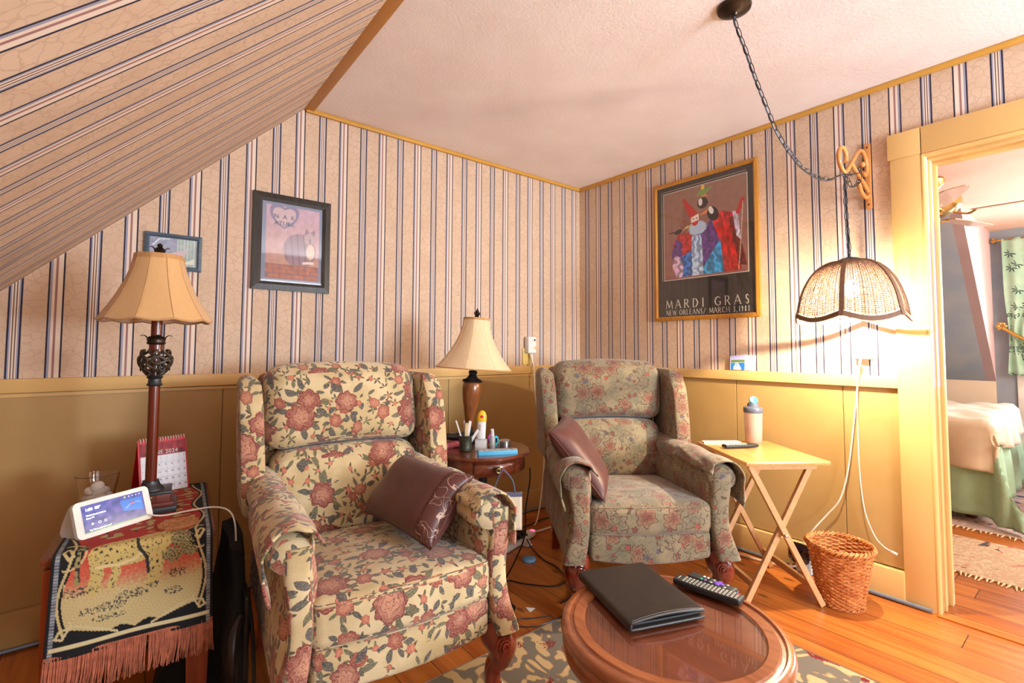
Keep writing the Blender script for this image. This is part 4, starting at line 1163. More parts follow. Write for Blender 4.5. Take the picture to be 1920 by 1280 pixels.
# pleated panel bell shade
ZB, ZT = 0.600, 0.812
def shade_geo(mb, RB_, RT_, z0, z1, flare, panels, seg, thick=0.0, sc=0.010, scallop=0.012, sq=0.0):
    def f(u, v):
        a = 2*pi*u; e = abs(sin(a*panels/2)); v = min(1.0, max(0.0, v)); r = RT_+(RB_-RT_)*((1-v)**flare)
        pr = 1-0.028*e
        z = z0+(z1-z0)*v-scallop*(1-v)**3*(e-0.5)*0.9
        return ((r*pr-thick)*cos(a), (r*pr-thick)*sin(a), z)
    return f
mb = MB(); mb.grid(shade_geo(mb, 0.151, 0.066, ZB, ZT, 1.55, 10, 120, scallop=0.007), 120, 18, closeu=True); sh = mb.build('lamp_shade', M_shade, lamp, angle=180)
mb = MB(); mb.grid(shade_geo(mb, 0.151, 0.066, ZB, ZT, 1.55, 10, 120, 0.0025, scallop=0.007), 120, 12, closeu=True); mb.build('lining', M_shadein, sh, angle=180)
mb = MB(); fs_ = shade_geo(mb, 0.151, 0.066, ZB, ZT, 1.55, 10, 120, scallop=0.007)
mb.tube([fs_(k/120, 0.0) for k in range(120)], 0.0035, 6, closed=True); mb.build('bottom_binding', M_shadetrim, sh, angle=180); mb = MB()
mb.grid(lambda u, v: tuple(Vector(fs_(u, 0.93+0.075*v))*1.0+Vector((cos(2*pi*u), sin(2*pi*u), 0))*0.0015), 120, 3, closeu=True)
mb.build('top_binding', M_shadetrim, sh, angle=180)
mb = MB()
for k in range(10):
    mb.tube([Vector(fs_((k+0.0)/10, v/12))*1.0 for v in range(13)], 0.0013, 5)
mb.build('seams', M_shadetrim, sh)
mb = MB(); mb.tube([(0.065*cos(a), 0.065*sin(a), ZT-0.005) for a in (0, pi)], 0.002, 6); mb.tube([(0.065*cos(a), 0.065*sin(a), ZT-0.005) for a in (pi/2, -pi/2)], 0.002, 6); mb.build('spider', M_brass, sh)
mb = MB(); mb.lathe([(0.004, ZT-0.008), (0.010, ZT), (0.012, ZT+0.006), (0.016, ZT+0.014), (0.013, ZT+0.022), (0.006, ZT+0.028), (0.0085, ZT+0.034), (0.0001, ZT+0.041)], seg=16); fi = mb.build('finial', M_darkmetal, lamp)
crown(ZT+0.008, 4, 0.016, 0.020, 0.024, 'finial_leaf', fi)

# desk calendar behind the lamp
Cc = Vector((-2.583, -0.375, 0)); CA = radians(-14)
cal = thing('desk_calendar', 'red spiral desk calendar page JUNE 2024, stood up behind the tall lamp', 'calendar', (Cc.x, Cc.y, TZ+0.005), CA+radians(28))
cw, chh, dep = 0.150, 0.185, 0.05
mb = MB(); tilt = math.atan(dep/chh)
mb.prism([(-dep, 0), (0, chh), (dep, 0), (dep-0.003, 0), (0, chh-0.008), (-dep+0.003, 0)], cw, Matrix(((0, 0, 1, -cw/2), (1, 0, 0, 0), (0, 1, 0, 0), (0, 0, 0, 1))))
mb.box((0, 0, 0.001), (cw, dep*2-0.01, 0.002)); mb.build('stand', M_red, cal, smooth=False)
Mpg = TR(0, -dep-0.0012, 0.004) @ RX(pi/2-tilt) 
def pgs(u, v): 
    pts = np.stack([(u-0.5)*(cw-0.012), v*(chh-0.012), np.zeros_like(u), np.ones_like(u)], 0); M4 = np.array(Mpg); return (M4 @ pts)[:3].T
def pgp(u, v):
    c = np.zeros((len(u), 3)); c[:] = (236, 230, 232); n = P_noise(u, v, 4, 2)
    top = v > 0.74; setc(c, top, (np.array((150, 30, 36))+np.outer(n, (34, 20, 16)))[top])
    for k in range(1, 7): setc(c, ~top & (np.abs(u-k/7) < 0.005), np.array((206, 200, 204)))
    for k in range(1, 5): setc(c, ~top & (np.abs(v-0.74*k/5) < 0.006), np.array((206, 200, 204)))
    return c
painted('page', M_print, cal, 90, 110, pgs, pgp)
Mt = Mpg @ TR(0, 0, 0.0006)
text('month_lettering', 'JUNE 2024', 0.020, M_lettering, cal, Mt @ TR(0.0, (chh-0.012)*0.765, 0), align='CENTER')
for r_ in range(5):
    row = ' '.join('%2d' % d if 1 <= d <= 30 else '  ' for d in range(r_*7-5, r_*7+2))
days = [(d, (5+d)//7 if True else 0) for d in range(1, 31)]
body = MB()
for d in range(1, 31):
    col = (d+5) % 7; row = (d+5)//7
    if row > 4: row = 4; 
    x = -(cw-0.012)/2+(cw-0.012)*(col+0.72)/7; y = (chh-0.012)*0.74*(1-(row+0.42)/5)
    if d in (30,): x -= 0.008
    text('date_number', str(d), 0.0085, M_black, cal, Mt @ TR(x, y, 0), align='CENTER') if d % 1 == 0 else None
body.bm.free()
mb = MB()
for k in range(17):
    x = (k/16-0.5)*(cw-0.016); mb.tube([(x, 0.006*cos(q), chh-0.003+0.008*sin(q)) for q in [2*pi*j/10 for j in range(10)]], 0.0011, 5, closed=True)
mb.build('spiral_binding', M_wht, cal)

# glass bowl of white stones
G = Vector((-2.757, -0.425, 0))
bowl = thing('glass_bowl', 'clear flared glass bowl holding white stones, at the back left of the side table', 'bowl', (G.x, G.y, TZ), 0)
mb = MB(); mb.lathe([(0.0001, 0.0), (0.040, 0.0), (0.043, 0.006), (0.050, 0.05), (0.059, 0.098), (0.0565, 0.099), (0.0475, 0.05), (0.040, 0.012), (0.0001, 0.011)], seg=48, cap=False); mb.build('bowl', M_glass, bowl)
stone0 = None; rs_ = random.Random(12)
sp = [(0, 0, 0.022), (0.024, 0.006, 0.024), (-0.022, 0.010, 0.023), (0.006, -0.024, 0.024), (-0.012, -0.020, 0.024), (0.012, 0.024, 0.024), (0.004, -0.014, 0.044), (-0.016, 0.006, 0.046), (0.018, 0.010, 0.044), (0.0, 0.002, 0.060)]
for k, (x, y, z) in enumerate(sp):
    if stone0 is None:
        mb = MB(); mb.sphere((0, 0, 0), 0.019, (1.1, 0.95, 0.78), 14, 10); stone0 = o = mb.build('white_stone', M_stone)
    else:
        o = stone0.copy(); COL.objects.link(o)
    o.location = (G.x+x, G.y+y, TZ+z-0.004); o.rotation_euler = (rs_.uniform(-0.5, 0.5), rs_.uniform(-0.5, 0.5), rs_.random()*6); s_ = rs_.uniform(0.85, 1.1); o.scale = (s_, s_, s_)
    tag(o, 'smooth white stone lying among others in the clear glass bowl' if k < 9 else 'topmost white stone resting on the pile in the clear glass bowl', 'stone', 'white stones in the glass bowl')

# smart display
DA = radians(33); Dp = Vector((-2.718, -0.775))
disp = thing('smart_display', 'white wedge shaped smart display with blue lit screen, front of the side table', 'smart display', (Dp.x-0.0, Dp.y+0.028, TZ+0.006), DA)
dw_, dh_ = 0.196, 0.098; tl_ = radians(20)
Mf = TR(0, -0.036, 0.002) @ RX(pi/2-tl_)
mb = MB(); 
def rr_poly(w_, h_, r_, n=6):
    P = []
    for cx_, cy_, a0 in ((w_/2-r_, h_/2-r_, 0), (-w_/2+r_, h_/2-r_, 90), (-w_/2+r_, -h_/2+r_, 180), (w_/2-r_, -h_/2+r_, 270)):
        for k in range(n+1): a = radians(a0+90*k/n); P.append((cx_+r_*cos(a), cy_+r_*sin(a)))
    return P
fp = [(x, y+dh_/2) for x, y in rr_poly(dw_, dh_, 0.014)]
mb.prism(fp, 0.012, Mf @ TR(0, 0, -0.012)); bz = mb.build('bezel', M_wht, disp)
mb = MB()
prof = [(-0.020, 0.004), (0.042, 0.0), (0.050, 0.010), (0.044, 0.035), (0.020, 0.080), (0.006, 0.090), (-0.002, 0.086)]
mb.prism(prof, dw_-0.012, Matrix(((0, 0, 1, -(dw_-0.012)/2), (1, 0, 0, 0), (0, 1, 0, 0), (0, 0, 0, 1)))); bd = mb.build('housing', plain('pale_grey_fabric', S(206, 202, 200), 0.8), disp); 
def scs(u, v):
    pts = np.stack([(u-0.5)*0.160, 0.012+v*0.074, np.full_like(u, 0.0006), np.ones_like(u)], 0); return (np.array(Mf) @ pts)[:3].T
def scp(u, v):
    n = P_noise(u*2, v, 2.0, 4); c = np.array((62, 72, 140))+np.outer(n, (22, 14, 20))+np.outer(v, (10, 10, 20))
    im = P_in(u, v, [(0.63, 0.42), (0.97, 0.30), (0.97, 0.80), (0.60, 0.82)]); c[im] = (40, 116, 206)
    setc(c, P_el(u, v, 0.80, 0.64, 0.04, 0.06, -0.4) < 1, np.array((150, 30, 70))); setc(c, im & P_line(u, v, [(0.68, 0.50), (0.76, 0.62), (0.88, 0.66), (0.94, 0.60)], 0.008), np.array((150, 190, 230)))
    setc(c, v < 0.03, np.array((90, 150, 90)))
    for k in range(4): setc(c, P_el(u, v, 0.76+0.06*k, 0.92, 0.010, 0.022) < 1, np.array((240, 240, 250)))
    setc(c, P_el(u, v, 0.69, 0.92, 0.014, 0.035) < 1, np.array((200, 240, 120)))
    setc(c, P_in(u, v, [(0.12, 0.24), (0.16, 0.29), (0.12, 0.34)]), np.array((250, 250, 255)))
    for q in (0.24, 0.33): setc(c, np.abs(P_el(u, v, q, 0.29, 0.018, 0.04)-1) < 0.4, np.array((240, 240, 250)))
    return c
painted('screen', M_screen, disp, 150, 76, scs, scp)
M_scrtext = plain('screen_lettering', S(245, 245, 255), 0.4, emit=(1, 1, 1, 1), es=0.9)
Ms = Mf @ TR(-0.072, 0, 0.0012)
text('screen_text', '1:50  80\u00b0', 0.0105, M_scrtext, disp, Ms @ TR(0, 0.070, 0), bold=0.0002)
text('screen_text', 'Watch funny content', 0.0056, M_scrtext, disp, Ms @ TR(0, 0.056, 0), bold=0.0002)
text('screen_text', 'from TV', 0.0056, M_scrtext, disp, Ms @ TR(0, 0.0485, 0), bold=0.0002)
text('screen_text', 'Try "Alexa, play the news"', 0.0050, M_scrtext, disp, Ms @ TR(0.003, 0.0165, 0), bold=0.0001)
# its white lead curving over the table edge and down
mb = MB(); mb.tube([(-2.655, -0.722, TZ+0.030), (-2.60, -0.735, TZ+0.012), (-2.53, -0.74, TZ+0.014), (-2.46, -0.775, TZ+0.020), (-2.425, -0.83, TZ+0.004), (-2.418, -0.86, TZ-0.07), (-2.43, -0.86, TZ-0.16), (-2.45, -0.80, TZ-0.30), (-2.50, -0.76, TZ-0.46), (-2.56, -0.72, 0.012)], 0.0026, 8, sm=6)
attach(mb.build('power_cord', M_cable), disp)
K = Vector((-2.563, -0.838))
mb = MB(); mb.lathe([(0.0001, 0), (0.047, 0), (0.051, 0.003), (0.050, 0.007), (0.044, 0.0085), (0.030, 0.007), (0.0001, 0.007)], seg=40, mod=lambda t, z: 1+0.012*sin(t*7), cap=False)
o = mb.build('coaster', M_coaster); o.location = (K.x, K.y, TZ+0.0055); tag(o, 'round tan woven coaster beside the smart display', 'coaster')

# black cloth bag slumped on the floor between table and recliner
bag = thing('cloth_bag', 'black cloth bag wedged on the floor between side table and rose floral recliner', 'bag', (-2.412, -0.76, 0), radians(-3))
mb = MB()
def bagf(u, v):
    a = 2*pi*u; z = 0.51*v
    w = 0.034*(1-0.35*max(0, v-0.6)/0.4); d = 0.30*(1-0.45*v**2.2)
    ex = abs(cos(a))**0.7*(1 if cos(a) > 0 else -1); ey = abs(sin(a))**0.7*(1 if sin(a) > 0 else -1)
    wr = 0.004*sin(a*5+v*9)+0.003*sin(a*3-v*13)
    X = w*ex+wr; Y = d*ey+wr
    if X < 0 and Y > -0.10: X -= 0.17*max(0, 1-(v/0.62)**2)*min(1, (Y+0.10)/0.08)*(-ex)
    return (X, Y, z+0.010*sin(a*2+1)*v)
V = mb.grid(bagf, 48, 22, closeu=True); mb.face(None, [r[0] for r in reversed(V)]); 
top = mb.bm.verts.new(Vector((0.0, -0.02, 0.525)))
for k in range(48): mb.face(None, [V[k][-1], V[(k+1) % 48][-1], top])
mb.build('body', M_blackcloth, bag)
mb = MB(); mb.tube([(0.022, -0.20, 0.40), (0.030, -0.25, 0.30), (0.034, -0.28, 0.15), (0.030, -0.26, 0.03)], 0.005, 6, sm=6); mb.build('strap', M_blackmatt, bag)

# cords on the floor at the far left
mb = MB(); mb.tube([(-3.30, -0.42, 0.12), (-3.10, -0.30, 0.10), (-2.97, -0.38, 0.06), (-2.86, -0.50, 0.012), (-2.74, -0.46, 0.010), (-2.60, -0.30, 0.010), (-2.50, -0.12, 0.010)], 0.006, 8, sm=6)
tag(mb.build('floor_cord', M_black), 'thick black cord running behind the left leg of the side table', 'cord')
mb = MB(); mb.tube([(-2.80, -0.36, 0.010), (-2.86, -0.42, 0.020), (-2.93, -0.56, 0.012), (-2.90, -0.60, 0.010), (-2.84, -0.50, 0.012), (-2.78, -0.40, 0.012), (-2.66, -0.28, 0.010), (-2.55, -0.26, 0.010)], 0.0028, 8, sm=6)
tag(mb.build('floor_cord', M_greycable), 'thin pale cord looped on the floor by the side table leg', 'cord')

# ------------------------------------------------------------------ pictures on the back wall
def frame_box(mb, w_, h_, b_, d_):
    """mitred frame standing in xz, front towards -y, back at y=0"""
    def side(a, b, n):
        pass
    o = [(-w_/2, -h_/2), (w_/2, -h_/2), (w_/2, h_/2), (-w_/2, h_/2)]
    i = [(-w_/2+b_, -h_/2+b_), (w_/2-b_, -h_/2+b_), (w_/2-b_, h_/2-b_), (-w_/2+b_, h_/2-b_)]
    m_ = [((a[0]*0.35+c[0]*0.65), (a[1]*0.35+c[1]*0.65)) for a, c in zip(o, i)]
    for k in range(4):
        k2 = (k+1) % 4
        A = lambda q, y: (q[0], y, q[1])
        mb.quad(A(o[k], 0), A(o[k2], 0), A(o[k2], -d_*0.8), A(o[k], -d_*0.8))
        mb.quad(A(o[k], -d_*0.8), A(o[k2], -d_*0.8), A(m_[k2], -d_), A(m_[k], -d_))
        mb.quad(A(m_[k], -d_), A(m_[k2], -d_), A(i[k2], -d_*0.72), A(i[k], -d_*0.72))
        mb.quad(A(i[k], -d_*0.72), A(i[k2], -d_*0.72), A(i[k2], 0), A(i[k], 0))
        mb.quad(A(o[k], 0), A(i[k], 0), A(i[k2], 0), A(o[k2], 0))
    bmesh.ops.remove_doubles(mb.bm, verts=mb.bm.verts[:], dist=1e-5)
def picture(name, label, cx, cz, w_, h_, b_, d_, M_fr, paint, nu, nv, loc, rz=0, tilt=0.0, glass=True, cat='picture'):
    t = thing(name, label, cat, loc, rz); t.rotation_euler = (0, tilt, rz)
    mb = MB(); frame_box(mb, w_, h_, b_, d_); mb.build('frame', M_fr, t, smooth=False)
    iw, ih = w_-2*b_+0.004, h_-2*b_+0.004
    def sf(u, v): return np.stack([(u-0.5)*iw, np.full_like(u, -d_*0.45), (v-0.5)*ih], 1)
    painted('print', M_print, t, nu, nv, sf, paint)
    if glass:
        mb = MB(); mb.box((0, -d_*0.45-0.004, 0), (iw, 0.0012, ih)); mb.build('glass', M_pane, t, smooth=False)
    return t
def pt1(u, v):
    n = P_noise(u, v, 5, 21); c = np.zeros((len(u), 3))
    g = np.clip(v*1.3-0.2, 0, 1)[:, None]; c[:] = np.array((186, 140, 122))*(1-g)+np.array((190, 158, 176))*g; c += np.outer(n, (8, 6, 6))
    lav = np.array((132, 120, 152))
    hx = (u-0.36)/0.25; hy = (v-0.80)/0.17; heart = (hx**2+hy**2-0.62)**3-hx**2*hy**3*1.3 < 0
    hx2 = hx*1.28; hy2 = hy*1.28; h2 = (hx2**2+hy2**2-0.62)**3-hx2**2*hy2**3*1.3 < 0
    setc(c, heart, lav); setc(c, h2, np.array((196, 170, 176)))
    # round cat-like figure on bricks
    bd = P_el(u, v, 0.62, 0.42, 0.27, 0.22) < 1; setc(c, bd, np.array((150, 124, 136))); hd = P_el(u, v, 0.78, 0.60, 0.10, 0.09) < 1; setc(c, hd, np.array((176, 150, 150)))
    setc(c, P_in(u, v, [(0.69, 0.62), (0.72, 0.73), (0.77, 0.67)]) | P_in(u, v, [(0.80, 0.67), (0.86, 0.72), (0.87, 0.62)]), np.array((140, 116, 132)))
    setc(c, bd & (np.sin(u*60+v*8) > 0.75), np.array((128, 104, 118))); setc(c, P_el(u, v, 0.80, 0.42, 0.07, 0.10) < 1, np.array((214, 186, 166)))
    setc(c, P_in(u, v, [(0.68, 0.285), (0.85, 0.30), (0.86, 0.265), (0.66, 0.255)]), np.array((232, 206, 196)))
    br = v < 0.23; row = np.floor(v/0.055); bx = (u*5+0.5*(row % 2)) % 1; mort = (bx < 0.05) | ((v/0.055) % 1 < 0.14)
    setc(c, br, (np.array((170, 104, 88))+np.outer(n, (12, 8, 6)))[br]); setc(c, br & mort, np.array((120, 96, 110)))
    ed = (u < 0.07) | (u > 0.94) | (v < 0.05) | (v > 0.96); setc(c, ed, np.array((120, 132, 158)))
    return c
T1 = picture('framed_picture', 'black wooden frame with a faded pink heart and cat print under glass', 0, 0, 0.362, 0.470, 0.040, 0.022, M_darkframe, pt1, 130, 170, (-2.065, -0.001, 1.613))
Mh = TR(0, -0.0118, 0) @ RX(pi/2)
text('heart_lettering', 'N  A  K', 0.030, MATS['slate_blue_frame'], T1, Mh @ TR(-0.040, 0.118, 0), align='CENTER'); text('heart_lettering', 'ATURE', 0.030, MATS['slate_blue_frame'], T1, Mh @ TR(-0.040, 0.085, 0), align='CENTER')
def pt2(u, v):
    n = P_noise(u, v, 3, 31); c = np.zeros((len(u), 3)); c[:] = (150, 156, 180); c += np.outer(n, (14, 12, 10))
    r = u > 0.56; setc(c, r, (np.array((160, 180, 178))+np.outer(n, (10, 10, 8)))[r]); setc(c, r & (np.sin(u*90) > 0.7), np.array((196, 206, 202)))
    setc(c, P_in(u, v, [(0.35, 0.40), (0.62, 0.55), (0.80, 0.62), (0.78, 0.50), (0.6, 0.35), (0.4, 0.2)]), np.array((204, 178, 186)))
    setc(c, P_in(u, v, [(0.66, 0.10), (0.93, 0.12), (0.94, 0.34), (0.80, 0.22)]), np.array((222, 224, 206))); setc(c, P_line(u, v, [(0.08, 0.7), (0.2, 0.92), (0.4, 0.95)], 0.02), np.array((206, 220, 236)))
    return c
picture('framed_picture', 'small slate blue frame behind the tan lamp shade', 0, 0, 0.206, 0.156, 0.018, 0.018, M_blueframe, pt2, 90, 60, (-2.548, -0.001, 1.511))
# plug-in adapter with its white cord
ad = thing('outlet_adapter', 'white plug-in adapter on the back wall above the chair rail', 'adapter', (-0.522, -0.001, 1.045), 0)
mb = MB(); mb.box((-0.012, -0.004, 0.0), (0.072, 0.008, 0.115), bev=0.003); mb.build('wall_plate', M_outletgold, ad)
mb = MB(); mb.rbox((0.0, -0.030, 0.078), (0.070, 0.046, 0.112), 0.007, 4); hs = mb.build('housing', M_wht, ad)
mb = MB(); mb.box((0.018, -0.0545, 0.112), (0.012, 0.003, 0.012), bev=0.001); mb.build('button', M_darkmetal, ad); mb = MB(); mb.box((0.022, -0.0540, 0.058), (0.014, 0.002, 0.020)); mb.build('sticker', M_outletgold, ad)
mb = MB(); mb.tube([(-0.515, -0.030, 1.062), (-0.514, -0.034, 1.040), (-0.512, -0.040, 1.010), (-0.508, -0.045, 0.99), (-0.505, -0.050, 0.95)], [0.012, 0.011, 0.007, 0.005, 0.0042], 10, sm=4)
mb.tube([(-0.505, -0.050, 0.95), (-0.500, -0.052, 0.80), (-0.478, -0.06, 0.66), (-0.455, -0.075, 0.55), (-0.462, -0.10, 0.40), (-0.50, -0.14, 0.28), (-0.60, -0.22, 0.12), (-0.69, -0.29, 0.05), (-0.735, -0.318, 0.040)], 0.0042, 8, sm=6)
attach(mb.build('power_cord', M_cable), ad)
# ------------------------------------------------------------------ round end table between the recliners
RC = Vector((-1.42, -0.745, 0)); RZ_ = 0.65; RR = 0.215
ACAM = radians(-125.3)
t = thing('end_table', 'round dark mahogany end table with one drawer between the two recliners', 'table', tuple(RC), 0)
mb = MB(); mb.lathe([(0.0001, RZ_-0.018), (RR-0.006, RZ_-0.018), (RR, RZ_-0.012), (RR, RZ_-0.006), (RR-0.006, RZ_), (0.0001, RZ_)], seg=72, cap=False); mb.build('tabletop', M_walnut, t)
mb = MB(); mb.lathe([(0.184, RZ_-0.085), (0.190, RZ_-0.080), (0.190, RZ_-0.018)], seg=72, cap=False); mb.lathe([(0.176, RZ_-0.018), (0.176, RZ_-0.085), (0.184, RZ_-0.085)], seg=72, cap=False); mb.build('apron', M_walnut, t)
a0 = ACAM+radians(17)
mb = MB(); mb.grid(lambda u, v: (0.1925*cos(a0+(u-0.5)*1.0), 0.1925*sin(a0+(u-0.5)*1.0), RZ_-0.078+0.054*v), 16, 2); dr = mb.build('drawer', M_walnut, t); solid(dr, 0.006, -1)
kd = Vector((cos(a0), sin(a0), 0)); kz = RZ_-0.050
mb = MB(); Mk = kd.to_track_quat('Z', 'Y').to_matrix(); mb.lathe([(0.004, 0), (0.005, 0.012), (0.015, 0.017), (0.016, 0.023), (0.010, 0.028), (0.0001, 0.028)], tuple(kd*0.195+Vector((0, 0, kz))), 20, M=Mk); kb = mb.build('knob', M_darkmetal, dr)
mb = MB(); mb.tube([kd*0.222+Vector((0, 0, kz))+Mk @ Vector((0.009*cos(q), 0.009*sin(q), 0)) for q in [2*pi*j/14 for j in range(14)]], 0.002, 6, closed=True); mb.build('knob_ring', M_brass, kb)
mb = MB(); mb.lathe([(0.055, RZ_-0.085), (0.030, RZ_-0.10), (0.020, RZ_-0.13), (0.018, 0.44), (0.030, 0.36), (0.034, 0.28), (0.022, 0.20), (0.028, 0.16), (0.028, 0.10), (0.0001, 0.095)], seg=28, cap=False); mb.build('pedestal', M_black, t)
for k in range(3):
    a = ACAM+radians(-75+120*k); mb = MB(); d = Vector((cos(a), sin(a), 0))
    mb.tube([d*0.015+Vector((0, 0, 0.13)), d*0.06+Vector((0, 0, 0.14)), d*0.12+Vector((0, 0, 0.08)), d*0.17+Vector((0, 0, 0.018)), d*0.19+Vector((0, 0, 0.012))], [0.016, 0.016, 0.013, 0.011, 0.012], 10, sm=5); mb.build('leg', M_black, t)

# second lamp: turned wooden vase, cream bell shade, leaning slightly
L2 = thing('table_lamp', 'turned wood vase lamp with cream bell shade on the round end table', 'lamp', (-1.379, -0.562, RZ_), 0)
L2.rotation_euler = (radians(1.5), radians(3.4), 0)
mb = MB(); mb.lathe([(0.062, 0.0), (0.064, 0.010), (0.052, 0.018), (0.034, 0.026), (0.030, 0.034), (0.036, 0.040), (0.020, 0.052), (0.018, 0.070)], seg=32); mb.build('base', M_black, L2)
mb = MB(); mb.lathe([(0.017, 0.068), (0.019, 0.085), (0.026, 0.12), (0.040, 0.19), (0.0465, 0.235), (0.047, 0.26), (0.044, 0.280), (0.040, 0.287)], seg=36); mb.build('vase_body', M_lampwood, L2)
mb = MB(); mb.lathe([(0.048, 0.285), (0.050, 0.291), (0.046, 0.297), (0.030, 0.303), (0.022, 0.312), (0.018, 0.322), (0.022, 0.332), (0.019, 0.340), (0.005, 0.344), (0.005, 0.60)], seg=32); mb.build('neck', M_black, L2)
S0, S1 = 0.352, 0.600
def sh2(u, v, th=0.0):
    a = 2*pi*u; v = min(1.0, max(0.0, v)); r = 0.066+0.122*((1-v)**1.9); e = abs(sin(a*4)); r *= (1-0.03*e)
    return ((r-th)*cos(a), (r-th)*sin(a), S0+(S1-S0)*v)
mb = MB(); mb.grid(sh2, 96, 18, closeu=True); sh = mb.build('lamp_shade', M_shade2, L2, angle=180)
mb = MB(); mb.grid(lambda u, v: sh2(u, v, 0.0025), 96, 12, closeu=True); mb.build('lining', M_shadein, sh, angle=180)
mb = MB(); mb.tube([sh2(k/96, 0) for k in range(96)], 0.003, 6, closed=True); mb.build('bottom_binding', M_shadetrim, sh, angle=180); mb = MB(); mb.grid(lambda u, v: tuple(Vector(sh2(u, 0.955+0.045*v))+Vector((cos(2*pi*u), sin(2*pi*u), 0))*0.0015), 96, 2, closeu=True); mb.build('top_binding', M_shadetrim, sh, angle=180)
mb = MB()
for k in range(8): mb.tube([sh2(k/8, v/12) for v in range(13)], 0.0011, 5)
mb.build('seams', M_shade2, sh)
mb = MB(); mb.lathe([(0.004, S1-0.01), (0.008, S1), (0.010, S1+0.012), (0.013, S1+0.016), (0.008, S1+0.022), (0.010, S1+0.032), (0.004, S1+0.042), (0.0001, S1+0.052)], seg=14)
for k in range(4):
    a = pi/2*k; mb.tube([(0.009*cos(a), 0.009*sin(a), S1+0.016), (0.017*cos(a), 0.017*sin(a), S1+0.022), (0.014*cos(a), 0.014*sin(a), S1+0.029)], [0.003, 0.003, 0.001], 6, sm=3)
mb.build('finial', M_darkmetal, L2)
mb = MB(); mb.tube([(0.068*cos(a), 0.068*sin(a), S1-0.004) for a in (0, pi)], 0.0018, 6); mb.build('spider', M_brass, sh)

# things on the round table
cup = thing('pewter_cup', 'dark pewter cup full of nail files on the round end table', 'cup', (-1.513, -0.745, RZ_), 0)
mb = MB(); mb.lathe([(0.0001, 0), (0.027, 0), (0.0285, 0.003), (0.0275, 0.006), (0.0285, 0.064), (0.030, 0.067), (0.027, 0.067), (0.026, 0.008), (0.0001, 0.006)], seg=32, cap=False); mb.build('body', M_pewter, cup)
files = [(-0.012, 0.006, -0.34, 0.10, M_wht, 0.125, 'white nail file leaning left in the pewter cup'), (-0.003, 0.010, -0.06, 0.05, M_clearpl, 0.120, 'clear narrow nail file standing at the back of the pewter cup'),
         (0.002, -0.006, 0.04, -0.05, M_stick, 0.110, 'tan emery board at the front of the pewter cup'), (0.006, 0.008, 0.14, 0.12, M_wht, 0.118, 'wide white emery board behind the tan one in the pewter cup'),
         (0.014, -0.004, 0.62, -0.1, M_wht, 0.095, 'short cream stick tilted far right in the pewter cup')]
rx = Vector((_r2.x, _r2.y, 0)).normalized()
for i, (dx, dy, ta, tb, m_, L_, lab) in enumerate(files):
    mb = MB(); w_ = 0.012 if i in (2, 3, 4) else 0.006
    poly = [(x, y+L_/2) for x, y in rr_poly(w_, L_, w_*0.45)]
    d = (Vector((0, 0, 1))+rx*ta+Vector((-_r2.y, _r2.x, 0))*tb).normalized(); side = d.cross(Vector((_f.x, _f.y, 0))).normalized(); nrm = side.cross(d)
    mb.prism(poly, 0.0022, Matrix(((side.x, d.x, nrm.x, 0), (side.y, d.y, nrm.y, 0), (side.z, d.z, nrm.z, 0), (0, 0, 0, 1))))
    o = mb.build('nail_file', m_, smooth=False); base = Vector((-1.513, -0.745, RZ_+0.012))+rx*dx*0.4+Vector((0, 0, 0))
    o.location = base; tag(o, lab, 'nail file', 'nail files in the pewter cup')
tb = thing('lotion_tube', 'white squeeze tube with yellow cap standing beside the pewter cup', 'tube', (-1.412, -0.712, RZ_), radians(-35))
tb.rotation_euler = (0, radians(3), radians(-35))
mb = MB(); mb.grid(lambda u, v: ((0.0225-0.002*v)*cos(2*pi*u)*(1+0.0*v), (0.016*(1-0.0*v))*sin(2*pi*u), 0.115*v), 28, 8, closeu=True); mb.face(None, None) if False else None
mb.build('body', M_wht, tb)
mb = MB()
mb.grid(lambda u, v: ((0.0225)*cos(2*pi*u)*(1-v**3)**0.5 if v < 1 else 0, 0.016*sin(2*pi*u)*(1-v**3)**0.5 if v < 1 else 0, 0.114+0.052*v), 28, 12, closeu=True); cp = mb.build('cap', M_yellow, tb)
mb = MB(); mb.sphere((0.0, -0.0145, 0.138), 0.0075, (1.2, 0.35, 0.9), 12, 8); mb.build('red_logo', M_btnred, cp)
mb = MB(); mb.box((-0.007, -0.0152, 0.088), (0.014, 0.001, 0.028)); mb.build('label_print', plain('grey_print', S(170, 150, 140), 0.5), tb)
cs = thing('clear_case', 'small clear plastic box leaning in front of the lotion tube', 'case', (-1.462, -0.788, RZ_), radians(-28))
mb = MB(); mb.box((0, 0, 0.024), (0.052, 0.014, 0.046), bev=0.002); mb.build('box', M_clearpl, cs); mb = MB(); mb.box((0, 0, 0.049), (0.054, 0.016, 0.004), bev=0.001); mb.build('lid', M_clearpl, cs)
sb = thing('spray_bottle', 'little clear spray bottle beside the lotion tube', 'bottle', (-1.382, -0.765, RZ_), 0)
mb = MB(); mb.lathe([(0.0001, 0), (0.0125, 0), (0.013, 0.004), (0.013, 0.042), (0.008, 0.050), (0.007, 0.054)], seg=20, cap=False); mb.build('bottle', M_clearpl, sb)
mb = MB(); mb.lathe([(0.0085, 0.052), (0.0085, 0.062), (0.0075, 0.066), (0.0065, 0.084), (0.0001, 0.085)], seg=16, cap=False); mb.box((-0.007, 0, 0.080), (0.006, 0.005, 0.006), bev=0.001); mb.build('sprayer_cap', MATS['pale_grey_fabric'], sb)
tp = thing('tape_roll', 'blue and magenta plastic roll lying behind the spray bottle', 'roll', (-1.338, -0.718, RZ_), radians(20))
mb = MB(); mb.lathe([(0.012, -0.012), (0.021, -0.012), (0.021, 0.012), (0.012, 0.012)], (0, 0, 0.0215), 28, M=RX(pi/2).to_3x3(), cap=False); mb.build('roll', M_cyan, tp)
